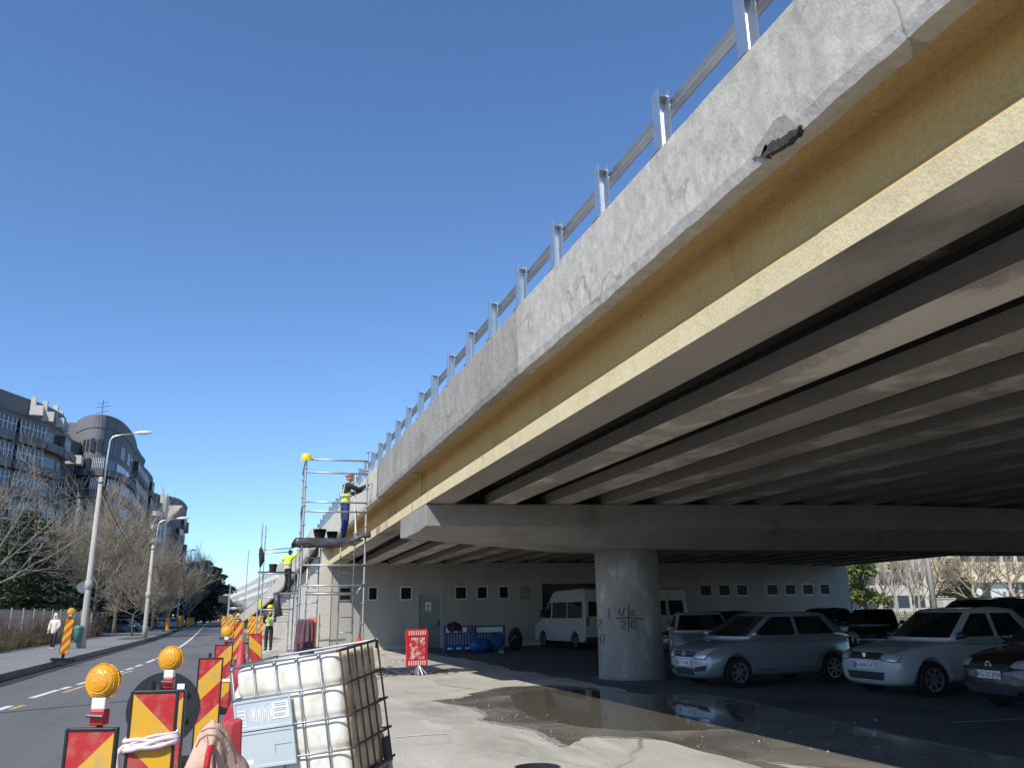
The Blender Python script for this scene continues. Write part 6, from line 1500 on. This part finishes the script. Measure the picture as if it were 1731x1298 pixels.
def shrub(x, y, h, w, m, n, seed):
    r = random.Random(seed); mb = MB()
    for _ in range(n):
        a = r.uniform(0, 2*pi); p = Vector((r.gauss(0, w * .25), r.gauss(0, w * .25), 0)); d = Vector((cos(a) * r.uniform(.1, .6), sin(a) * r.uniform(.1, .6), 1)).normalized(); L = h * r.uniform(.5, 1.1); q = p + d * L
        mb.tube([p, p.lerp(q, .5) + Vector((r.gauss(0, .04), r.gauss(0, .04), 0)), q], [.009, .006, .003], 3, 0, None, False)
        for k in range(4):
            b = p.lerp(q, r.uniform(.3, 1)); e = b + Vector((r.gauss(0, .12), r.gauss(0, .12), r.uniform(.02, .2))); mb.tube([b, e], [.005, .002], 3, 0, None, False)
    return mb
base = [shrub(0, 0, 1.5, 1.8, 0, 210, s).mesh('dry_shrub', M['dryleaf']) for s in (1, 2)] + [shrub(0, 0, .85, 1.6, 0, 230, 5).mesh('dry_herb', M['dryherb'])]
k = 0
for i in range(22):
    Y = 38 + i * 1.95; o = bpy.data.objects.new('dry_shrub', base[i % 2]); COL.objects.link(o); o.location = (-12.0 + r.uniform(-.3, .3), Y, .19); o.rotation_euler = (0, 0, r.uniform(0, 6)); s = r.uniform(.95, 1.4); o.scale = (s, s, s)
    tag(o, 'bare reddish brown shrub in the row behind the mesh fence', 'shrub', 'shrubs behind the mesh fence')
for i in range(14):
    Y = 40 + i * 1.6; o = bpy.data.objects.new('dry_herb', base[2]); COL.objects.link(o); o.location = (-11.05 + r.uniform(-.25, .1), Y, .19); o.rotation_euler = (0, 0, r.uniform(0, 6)); s = r.uniform(.7, 1.2); o.scale = (s, s, s)
    tag(o, 'dry olive weed clump at the foot of the mesh fence', 'weed', 'weeds along the mesh fence')

# ================================================================== lamp posts, bin, cables
def lamp(lab, px, ybase, Y, ym, yt, xt, detail=True, z=.19):
    b = AT(px, ybase, Y); P = thing('street_lamp', lab, 'street lamp', (b.x, Y, z), 0, 'street lamps on the left')
    hm = AT(px, ym, Y).z - z; ht = AT(px, yt, Y).z - z; L = (AT(xt, yt, Y).x - b.x)
    m = MB(); m.lathe([(.20, -.05), (.17, .8), (.165, 1.2), (.10, hm)], 16); m.lathe([(.172, 2.9), (.20, 2.92), (.20, 3.3), (.168, 3.32)], 12, cap=False); m.build('mast', M['lampconc'], P, smooth=True)
    m = MB(); m.lathe([(.12, hm - .35), (.12, hm - .28)], 12); m.lathe([(.125, hm * .5), (.125, hm * .5 + .07)], 12); m.span((-.18, -.05, hm * .62), (.0, .05, hm * .62 + .12)); m.build('clamp', M['dark_metal'], P)
    m = MB(); x0 = .16; pts = [(x0, 0, hm - .5), (x0 + .03, 0, hm + (ht - hm) * .45), (x0 + .08, 0, ht - .42), (x0 + .2, 0, ht - .22), (x0 + .5, 0, ht - .12), (L - .7, 0, ht + .02)]
    m.tube(pts, [.05, .045, .042, .04, .038, .034], 10); m.bar((.05, 0, hm - .2), (.18, 0, hm - .2), .06, .05); m.bar((.05, 0, hm - .42), (.18, 0, hm - .42), .06, .05); m.build('arm', M['galv'], P, smooth=True)
    m = MB(); rings = []
    for u, w, h in ((0, .05, .04), (.12, .07, .06), (.3, .14, .10), (.6, .16, .11), (.85, .13, .08), (1, .03, .02)):
        rings.append([(L - .75 + .95 * u, w * cos(2*pi*i/14), ht + .04 + .06 * u + h * sin(2*pi*i/14)) for i in range(14)])
    m.loft(rings, cap=True); m.build('lamp_head', M['white'], P, smooth=True)
    return P, hm
L1, h1 = lamp('tall concrete street lamp nearest us, standing beside the green bin', 137, 1101, 48.3, 805, 729, 252)
lamp('second concrete street lamp, standing on the grass strip', 244, 1076, 70, 921, 876, 316)
lamp('third concrete street lamp, by the far striped boards', 298, 1059, 142, 957, 930, 331)
lamp('farthest street lamp, its head just above the dark evergreen trees', 325, 1050, 190, 972, 953, 343)
m = MB(); m.prism([(.0, -.3), (.05, -.26), (.05, .26), (.0, .3)], 2.45, 3.2, 0); q = L1.location
o = MB(); Mo = Matrix.Translation((-.24, -.12, 2.98)) @ Matrix.Rotation(pi/2, 4, 'X') @ Matrix.Rotation(.3, 4, 'Y'); o.lathe([(.001, 0), (.28, 0), (.28, .015), (.001, .015)], 28, 0, Mo, cap=False); o.build('sign_disc', M['galv_dull'], L1)
b = G(125, 1095, .19); BN = thing('litter_bin', 'green litter bin standing left of the first street lamp', 'bin', (AT(129, 1095, 48.0).x, 48.0, .19))
m = MB(); m.lathe([(.17, .30), (.20, .92), (.20, .98), (.17, 1.0), (.001, .98)], 16); m.build('body', M['bin'], BN, smooth=True); m = MB(); m.tube([(.0, 0, 0), (0, 0, .3)], .04, 8); m.lathe([(.14, 0), (.14, .03)], 12); m.build('stand', M['bin'], BN)
m = MB(); m.lathe([(.23, .96), (.22, 1.06), (.10, 1.12), (.001, 1.13)], 16, cap=False); m.build('lid', M['bin'], BN, smooth=True)
def cable(lab, a, b, sag):
    mb = MB(); mb.tube([a.lerp(b, i / 16) - Vector((0, 0, sag * 4 * (i / 16) * (1 - i / 16))) for i in range(17)], .022, 5); tag(mb.build('overhead_cable', M['ink'], None), lab, 'cable')
top = Vector((L1.location.x, 48.3, h1 - .3))
cable('overhead cable running left from the nearest street lamp', top, AT(-60, 800, 60), .6)
cable('overhead cable running back from the nearest street lamp to the next', top, AT(228, 935, 78), .3)
# ================================================================== apartment blocks
def smooth_path(p, n=4):
    out = []
    for i in range(len(p) - 1):
        a, b, c, d = p[max(0, i-1)], p[i], p[i+1], p[min(len(p)-1, i+2)]
        for k in range(n):
            t = k / n; out.append(tuple(.5 * (2*b[q] + (c[q]-a[q])*t + (2*a[q]-5*b[q]+4*c[q]-d[q])*t*t + (3*b[q]-a[q]-3*c[q]+d[q])*t**3) for q in (0, 1)))
    return out + [p[-1]]
def block(name, label, path, depth, H, z0, fl, wall, wspec, parapet=.0, group=None, bays=3.2, balc=None, seed=1, cat='apartment block', win_from=1, wmat=None):
    """path: plan polyline of the street face (list of (x, y)); storeys of height fl; windows listed per bay by wspec(i_bay, floor)"""
    r = random.Random(seed); c = Vector((*path[0], 0)); P = thing(name, label, cat, c, 0, group)
    pts = [Vector((x, y, 0)) for x, y in path]; back = [Vector((p.x - depth, p.y + depth * .15, 0)) for p in pts]
    sp_ = [Vector((x, y, 0)) for x, y in smooth_path(path)]; sb_ = [Vector((p.x - depth, p.y + depth * .15, 0)) for p in sp_]
    mb = MB(); poly = sp_ + sb_[::-1]; mb.prism([(p.x, p.y) for p in poly], z0, H, 0); mb.build('wall', wall, P, world=True)
    if parapet:
        mb = MB(); ring = []
        for k, (a, b) in enumerate(zip(sp_, sp_[1:])):
            d = (b - a).normalized(); n = Vector((d.y, -d.x, 0))
            mb.add([a + n * .10 + Vector((0, 0, H - parapet)), b + n * .10 + Vector((0, 0, H - parapet)), b + n * .10 + Vector((0, 0, H + .3)), a + n * .10 + Vector((0, 0, H + .3)), a + Vector((0, 0, H - parapet)), b + Vector((0, 0, H - parapet)), b - n * .1 + Vector((0, 0, H + .3)), a - n * .1 + Vector((0, 0, H + .3))], [(0,1,2,3), (4,7,6,5), (0,4,5,1), (3,2,6,7), (0,3,7,4), (1,5,6,2)])
        mb.build('parapet', wall, P, world=True)
    nw = 0
    def on(t):
        j = min(len(sp_) - 2, int(t)); return sp_[j].lerp(sp_[j + 1], t - j)
    for si, (a, b) in enumerate(zip(pts, pts[1:])):
        L = (b - a).length; nb = max(1, round(L / bays))
        for i in range(nb):
            f = int((H - parapet - .3) / fl)
            for k in range(win_from, f):
                t_ = (si + (i + .5) / nb) * 4; cpt = on(t_); d = (on(t_ + .3) - on(t_ - .3)).normalized(); n = Vector((d.y, -d.x, 0)); z = k * fl; w = L / nb; kind = wspec(i, k, r)
                F = Matrix((d, n, Vector((0, 0, 1)))).transposed().to_4x4(); F.translation = cpt + Vector((0, 0, z))
                if kind == 'w' and nw < 98:
                    q = MB(); e = .09; ww, hh = min(1.7, w * .6) / 2, 1.35
                    q.span((-ww, .0, .9), (ww, .05, .9 + hh), 1, F)
                    for x in (-ww, -.0, ww): q.span((x - e/2, .05, .9), (x + e/2, .09, .9 + hh), 0, F)
                    for zz_ in (.9, .9 + hh): q.span((-ww, .05, zz_ - e/2), (ww, .095, zz_ + e/2), 0, F)
                    q.build('window', [M['winframe'], M['glass_b']], P, world=True); nw += 1
                elif kind == 'b' and nw < 98:                  # glazed-in balcony
                    q = MB(); ww = w * .46; o_ = .85
                    q.span((-ww, 0, .0), (ww, o_, 1.0), 2, F); q.span((-ww + .05, 0, 1.0), (ww - .05, o_ - .06, 2.45), 1, F); q.span((-ww, 0, 2.45), (ww, o_, 2.62), 2, F)
                    nn = 6
                    for x in range(nn + 1): xx = -ww + .05 + (2 * ww - .1) * x / nn; q.span((xx - .05, o_ - .08, 1.0), (xx + .05, o_ - .02, 2.45), 0, F)
                    q.span((-ww + .04, o_ - .075, 1.75), (ww - .04, o_ - .03, 1.83), 0, F)
                    q.build('balcony', [M['winframe'], M['glass_b'], wall], P, world=True); nw += 1
                elif kind == 'o' and nw < 98:                  # open balcony with dark recess
                    q = MB(); ww = w * .46; q.span((-ww, 0, 0), (ww, .9, .95), 0, F); q.span((-ww + .05, 0, .95), (ww - .05, .02, 2.4), 1, F); q.build('balcony', [wall, M['glass_b']], P, world=True); nw += 1
                elif kind == 's' and nw < 98:                  # narrow slit window
                    q = MB()
                    for x in (-.8, 0, .8): q.span((x - .25, 0, .5), (x + .25, .04, 2.2), 0, F)
                    q.build('window', M['glass_b'], P, world=True); nw += 1
    return P
def plan(px, Y): q = AT(px, 1000, Y); return (q.x, Y)
def ztop(px, py, Y): return AT(px, py, Y).z
mix = lambda i, k, r: r.choice('wbob') if k < 8 else 's'
# first block, cut by the photo edge
HA = ztop(40, 690, 104)
A = block('apartment_block', 'tall grey brown block cut by the left edge, with fins along its roof', [plan(-75, 95), plan(-20, 99), plan(30, 103), plan(62, 107), plan(73, 110)], 14, HA, 0, 2.85, M['facade2'], lambda i, k, r: 's' if k >= 8 else r.choice('bwob'), 1.6, 'grey blocks on the left', 3.6, seed=4, win_from=3)
for px, py, Y in ((15, 672, 100), (36, 676, 103), (56, 683, 106), (66, 694, 108)):
    q = MB(); x, y = plan(px, Y); zt_ = ztop(px, py, Y); q.span((x - .4, y - .15, HA - 1.6), (x + .9, y + .3, HA - .5)); q.span((x - .4, y - .15, HA - .5), (x + .1, y + .3, max(zt_, HA + .4))); q.build('roof_fin', M['facade_pale'], A, world=True)
# stepped link with slanting roofs
HL = ztop(90, 735, 118)
K = block('apartment_block', 'narrow recessed grey block with slanting roofs between two taller blocks', [plan(73, 119), plan(90, 121), plan(112, 124)], 8, HL, 0, 2.85, M['facade'], lambda i, k, r: 'w' if i % 2 == 0 else '', 0, 'grey blocks on the left', 3.2, seed=5, win_from=2)
for (pa, ya), (pb, yb), dY in (((74, 706), (108, 748), 117), ((84, 742), (122, 786), 115.5)):
    a, b = AT(pa, ya, dY), AT(pb, yb, dY + 2); q = MB(); q.bar(a, b, 3.2, .6); q.build('sloped_roof', M['facade2'], K, world=True)
for px, py in ((103, 752), (78, 728), (125, 778)):
    a = AT(px, py, 116.5); q = MB(); q.span((a.x - .9, a.y - .5, a.z - .5), (a.x + .9, a.y + 1.2, a.z + .6)); q.build('dormer', M['facade_pale'], K, world=True)
# rounded block
HB = ztop(150, 720, 128)
arc = [plan(96, 126), plan(110, 123), plan(128, 121.5), plan(150, 122), plan(172, 125), plan(190, 131), plan(201, 138), plan(206, 146)]
B_ = block('apartment_block', 'rounded dark grey block with curved parapet and glazed balconies', arc, 12, HB, 0, 2.85, M['facade'], lambda i, k, r: 's' if k >= int(HB / 2.85) - 1 else ('b' if k % 2 == 0 or r.random() < .5 else 'o'), 1.5, 'grey blocks on the left', 4.2, seed=6, win_from=3)
q = MB(); x, y = plan(137, 127); q.tube([(x, y, HB), (x, y, HB + 3.6)], .05, 6)
for zz_, w in ((3.2, .7), (2.7, 1.0), (1.9, .8)): q.tube([(x - w, y, HB + zz_ - .2), (x + w, y, HB + zz_ + .2)], .035, 5)
q.build('antenna', M['dark_metal'], B_, world=True)
H3 = ztop(215, 772, 150)
block('apartment_block', 'stepped grey block with corner balconies, right of the rounded block', [plan(203, 141), plan(214, 149), plan(222, 154)], 10, H3, 0, 2.85, M['facade'], lambda i, k, r: 'b', .4, 'grey blocks on the left', 4.0, seed=7, win_from=3)
H4 = ztop(232, 800, 162)
block('apartment_block', 'slim dark end block, lowest of the stepped group', [plan(221, 156), plan(231, 162), plan(239, 169)], 9, H4, 0, 2.85, M['facade'], lambda i, k, r: 'w' if i % 2 else 'b', .4, 'grey blocks on the left', 4.0, seed=8, win_from=3)
H5 = ztop(250, 836, 205)
T5 = block('apartment_block', 'dark block with round glazed bay and a tall white rimmed slab', [plan(232, 200), plan(252, 206), plan(262, 210)], 10, H5, 0, 2.9, M['facade'], lambda i, k, r: 'w' if i == 1 else '', .3, 'grey blocks on the left', 4.2, seed=9, win_from=3)
q = MB(); x, y = plan(246, 200); 
for k in range(6, 9): q.lathe([(2.1, k * 2.9), (2.1, k * 2.9 + 1.0)], 20, 1, Matrix.Translation((x, y, 0))); q.lathe([(1.95, k * 2.9 + 1.0), (1.95, k * 2.9 + 2.9)], 20, 0, Matrix.Translation((x, y, 0)))
q.build('round_bay', [M['glass_b'], M['winframe']], T5, world=True)
q = MB(); x, y = plan(260, 204); q.span((x - .4, y - 1.2, 8), (x + .9, y + 6, ztop(260, 836, 204))); q.build('slab_wall', M['facade_pale'], T5, world=True)
H6 = ztop(290, 848, 226)
T6 = block('apartment_block', 'farthest grey block on the left with painted sunlit patch and corner balconies', [plan(263, 216), plan(288, 222), plan(300, 232), plan(304, 240)], 12, H6, 0, 2.9, M['facade'], lambda i, k, r: r.choice('bw') if i > 0 or k % 2 else '', .5, 'grey blocks on the left', 4.6, seed=10, win_from=4)
q = MB(); x, y = plan(276, 215); q.add([(x - 3.2, y, H6 - 10), (x + 2.6, y, H6 - 2.2), (x - 3.2, y, H6 - 2.2), (x - 3.2, y + .4, H6 - 10), (x + 2.6, y + .4, H6 - 2.2), (x - 3.2, y + .4, H6 - 2.2)], [(0, 1, 2), (5, 4, 3), (0, 3, 4, 1), (1, 4, 5, 2), (2, 5, 3, 0)]); q.build('sunlit_panel', M['facade_pale'], T6, world=True)  # pale triangle paints the sunlit part of the end wall
# long pale row beyond the ramp
for (pa, ya, Ya), (pb, yb, Yb_), nm in (((474, 948, 240), (448, 967, 285), 'pale apartment block behind the ramp, closest of the sunlit row'), ((446, 970, 290), (420, 985, 370), 'pale sunlit apartment block in the middle of the row beyond the ramp'), ((418, 988, 380), (388, 1000, 520), 'pale hazy apartment block farthest down the right side')):
    Hh = ztop((pa + pb) / 2, (ya + yb) / 2, (Ya + Yb_) / 2); x0, y0 = plan(pa, Ya); x1, y1 = plan(pb, Yb_)
    P = thing('apartment_block', nm, 'apartment block', (x0, y0, 0), 0, 'pale blocks beyond the ramp'); d = Vector((x1 - x0, y1 - y0, 0)); L = d.length; d.normalize(); n = Vector((-d.y, d.x, 0)); F = Matrix((d, n, Vector((0, 0, 1)))).transposed().to_4x4(); F.translation = (x0, y0, 0)
    q = MB(); q.span((0, -14, 0), (L, 0, Hh), 0, F); q.build('wall', M['facade_pale'], P, world=True); cnt = 0; nfl = int(Hh / 2.9); nb = max(4, int(L / 5))
    q2 = MB()
    for i in range(nb):
        for k in range(3, nfl):
            xx = L * (i + .5) / nb
            if cnt < 95 and (i + k) % 2: 
                q = MB(); q.span((xx - 1.6, 0, k * 2.9), (xx + 1.6, 1.1, k * 2.9 + 1.0), 0, F); q.span((xx - 1.5, .0, k * 2.9 + 1.0), (xx + 1.5, .03, k * 2.9 + 2.5), 1, F); q.build('balcony', [M['white'], M['glass_b']], P, world=True); cnt += 1
            elif cnt < 95: q = MB(); q.span((xx - .9, 0, k * 2.9 + .9), (xx + .9, .05, k * 2.9 + 2.4), 0, F); q.build('window', M['glass_b'], P, world=True); cnt += 1
# ================================================================== behind the right opening
GRR = 'trees beyond the right opening'
px_tree('ivy_tree', 'yellow green ivy covered tree at the right end of the wall', LF[1], 8, 1462, 1032, 905, 58, .3, 1.25, GRR, 0)
px_tree('ivy_tree', 'second greenish tree behind the first ivy tree', LF[1], 8, 1440, 1028, 915, 66, 2.3, 1.1, GRR, 0)
pt = [bare_tree(31, 9, .40, .35, nl=6, up=.9, dens=.75, twig=M['pale_bark'], bark=M['pale_bark'], r0=.17), bare_tree(32, 9, .75, .25, nl=6, up=.6, dens=.8, twig=M['twig'], bark=M['pale_bark'], r0=.2)]
for px, Y, top, i, w, lab in ((1518, 52, 880, 0, 1.0, 'bare pale trunked tree left of the grey pole'), (1546, 50, 885, 0, 1.1, 'bare forked tree nearest the grey pole on its left'), (1556, 54, 890, 0, .9, 'thin pale bare tree between forked tree and grey pole'), (1653, 56, 880, 1, 1.0, 'bare forked tree in front of the cream building'),
                              (1718, 58, 870, 1, 1.2, 'leaning bare tree at the right photo edge'), (1585, 66, 890, 1, 1.2, 'bushy bare tree behind the grey pole'), (1500, 64, 900, 1, .9, 'reddish bare tree behind the pale trunked tree')):
    px_tree('bare_tree', lab, pt[i], 8.8, px, 1036, top, Y, px * .1, w, GRR, 0)
px_tree('conifer', 'dark green fir right of the grey pole', CON[0], 8, 1622, 1025, 945, 70, .6, 1.25, GRR, 0)
px_tree('conifer', 'low bright green conifer in front of the fir', CON[0], 8, 1635, 1028, 985, 62, 1.9, 1.3, GRR, 0)
q = AT(1580, 1030, 47); P = thing('utility_pole', 'pale grey concrete pole seen through the right opening', 'pole', (q.x, 47, 0)); m = MB(); m.lathe([(.21, -.05), (.15, 6), (.12, 10)], 14); m.build('mast', M['lampconc'], P, smooth=True); m = MB(); m.span((-.7, -.05, 9.3), (.7, .05, 9.42)); m.build('crossarm', M['galv_dull'], P)
def rb_block(name, lab, x0, x1, Y, z1, wall, bands, cat='building', dep=12):
    P = thing(name, lab, cat, ((x0 + x1) / 2, Y, 0)); q = MB(); q.span((x0, Y, 0), (x1, Y + dep, z1)); q.build('wall', wall, P, world=True)
    for zz0, zz1, m_ in bands:
        n = max(3, int((x1 - x0) / 2.6)); 
        for i in range(min(n, 24)):
            a = x0 + (x1 - x0) * (i + .14) / n; b = x0 + (x1 - x0) * (i + .86) / n; q = MB(); q.span((a, Y - .04, zz0), (b, Y - .005, zz1)); q.build('window', m_, P, world=True)
    return P
x0 = AT(1628, 1000, 95).x; P = rb_block('hall_building', 'cream building with long window bands behind the right trees', x0, x0 + 34, 95, 12, M['facade_cream'], ((1.2, 4.3, M['glass_b']), (7.4, 9.2, M['glass_b'])))
q = MB(); q.span((x0 - .6, 94.2, 4.5), (x0 + 34, 95, 4.8)); q.build('canopy', M['facade_pale'], P, world=True)
q = MB(); a = AT(1690, 1010, 94.9); q.span((a.x - 1.3, 94.85, 1.0), (a.x + 1.4, 94.93, 4.4)); q.build('door', M['white'], P, world=True)
x1 = AT(1432, 1000, 100).x; rb_block('house', 'pale low house behind the ivy trees on the right', x1 - 3, x1 + 22, 100, 9, M['facade_pale'], ((1.2, 2.9, M['glass_b']), (4.4, 6.2, M['glass_b'])))
# fences, hedge strip, low things on the right
q0, q1 = AT(1432, 1030, 49), AT(1731, 1030, 49)
P = thing('picket_fence', 'grey brown picket fence across the right opening', 'fence', (q0.x, 49, 0)); L = q1.x - q0.x + 6
for i in range(int(L / 2.4) + 1): m = MB(); m.span((i * 2.4 - .05, -.05, 0), (i * 2.4 + .05, .05, 1.25)); m.build('post', M['galv_dull'], P)
for i in range(int(L / 2.4)):
    m = MB()
    for k in range(14): x = i * 2.4 + .12 + k * .16; m.span((x - .03, -.012, .1), (x + .03, .012, 1.15))
    m.span((i * 2.4 + .05, .013, .35), (i * 2.4 + 2.35, .03, .42)); m.span((i * 2.4 + .05, .013, .9), (i * 2.4 + 2.35, .03, .97)); m.build('picket_panel', M['dryherb'], P)
m = MB(); r = random.Random(14)
for i in range(2600):
    x = r.uniform(36, 88); y = r.uniform(50, 54); h = r.uniform(.3, .9); m.add([(x - .03, y, 0), (x + .03, y, 0), (x + r.gauss(0, .12), y + r.gauss(0, .1), h)], [(0, 1, 2)])
tag(m.build('dry_grass', plain('straw', (.30, .25, .13), .9, var=.4)), kind='stuff')
m = MB(); q = AT(1600, 1012, 56); m.span((q.x - .7, 55.6, 0), (q.x + .5, 56.4, 2.0)); m.span((q.x - .75, 55.55, 2.0), (q.x + .55, 56.45, 2.1)); tag(m.build('cabinet', M['facade_pale'], None, bevel=.02), 'pale utility cabinet right of the grey pole', 'cabinet')
q = AT(1655, 1000, 50); P = thing('round_sign', 'small round white sign on a post by the forked tree', 'traffic sign', (q.x, 50, 0)); m = MB(); m.tube([(0, 0, 0), (0, 0, q.z + .2)], .03, 7); m.build('post', M['galv_dull'], P); m = MB(); m.lathe([(.001, 0), (.26, 0), (.26, .02), (.001, .02)], 24, 0, Matrix.Translation((0, -.04, q.z)) @ Matrix.Rotation(pi/2, 4, 'X'), cap=False); m.build('disc', M['white'], P)
q = AT(1702, 1010, 50); P = thing('sign_post', 'slim white post right of the cream building door', 'post', (q.x, 50, 0)); m = MB(); m.tube([(0, 0, 0), (0, 0, q.z + .5)], .06, 8); m.build('shaft', M['winframe'], P); m = MB(); m.span((-.3, -.03, q.z + .1), (.02, .0, q.z + .45)); m.build('plate', M['galv_dull'], P)
for k, (px, lab) in enumerate(((1482, 'dark park bench left of the pale trunks, beyond the fence'), (1712, 'dark slatted bench at the right photo edge beyond the fence'))):
    q = AT(px, 1025, 46); P = thing('park_bench', lab, 'bench', (q.x, 46, 0), 0, 'benches on the right verge'); m = MB()
    for i in range(4): m.span((-.9, -.2 + i * .11, .43), (.9, -.11 + i * .11, .47))
    m.build('seat', M['dark_metal'], P); m = MB()
    for i in range(4): m.span((-.9, .24, .55 + i * .11), (.9, .28, .63 + i * .11))
    m.build('backrest', M['dark_metal'], P)
    for s in (-.75, .75): m = MB(); m.span((s - .03, -.2, 0), (s + .03, -.14, .43)); m.span((s - .03, .18, 0), (s + .03, .24, .98)); m.build('leg', M['galv_dull'], P)

# ================================================================== light, sky, camera
SUN = Vector((1, 1.0, -1.4)).normalized()
w = bpy.data.worlds.new('World'); scene.world = w; w.use_nodes = True; nt = w.node_tree; bg = nt.nodes['Background']
sky = nt.nodes.new('ShaderNodeTexSky'); sky.sky_type = 'NISHITA'; sky.sun_disc = False
el = math.asin(-SUN.z); sky.sun_elevation = el; sky.sun_rotation = atan2(-SUN.x, -SUN.y)
sky.altitude = 80; sky.air_density = .85; sky.dust_density = .25; sky.ozone_density = 5.0
tint = nt.nodes.new('ShaderNodeMix'); tint.data_type = 'RGBA'; tint.blend_type = 'MULTIPLY'; tint.inputs[0].default_value = 1; tint.inputs[7].default_value = (.82, .94, 1.03, 1)
nt.links.new(sky.outputs['Color'], tint.inputs[6]); nt.links.new(tint.outputs[2], bg.inputs['Color']); bg.inputs['Strength'].default_value = .15
ld = bpy.data.lights.new('sun', 'SUN'); ld.energy = 4.0; ld.angle = radians(.5); ld.color = (1, .925, .80)
lo = bpy.data.objects.new('sun', ld); COL.objects.link(lo); lo.rotation_euler = SUN.to_track_quat('-Z', 'Y').to_euler(); lo.location = (-30, -30, 40)
cd = bpy.data.cameras.new('camera'); cam = bpy.data.objects.new('camera', cd); COL.objects.link(cam)
cd.sensor_fit = 'HORIZONTAL'; cd.sensor_width = 36; cd.lens = 36 * FPX / IMW; cd.clip_start = .05; cd.clip_end = 4000
mw = Matrix((CR, CU, -CF)).transposed().to_4x4(); mw.translation = (0, 0, EYE); cam.matrix_world = mw
scene.camera = cam
vs_ = scene.view_settings; vs_.view_transform = 'Standard'; vs_.look = 'None'; vs_.exposure = 0.35; vs_.gamma = 1
scene.cycles.max_bounces = 10; scene.cycles.diffuse_bounces = 6; scene.cycles.glossy_bounces = 4
scene.cycles.use_denoising = True
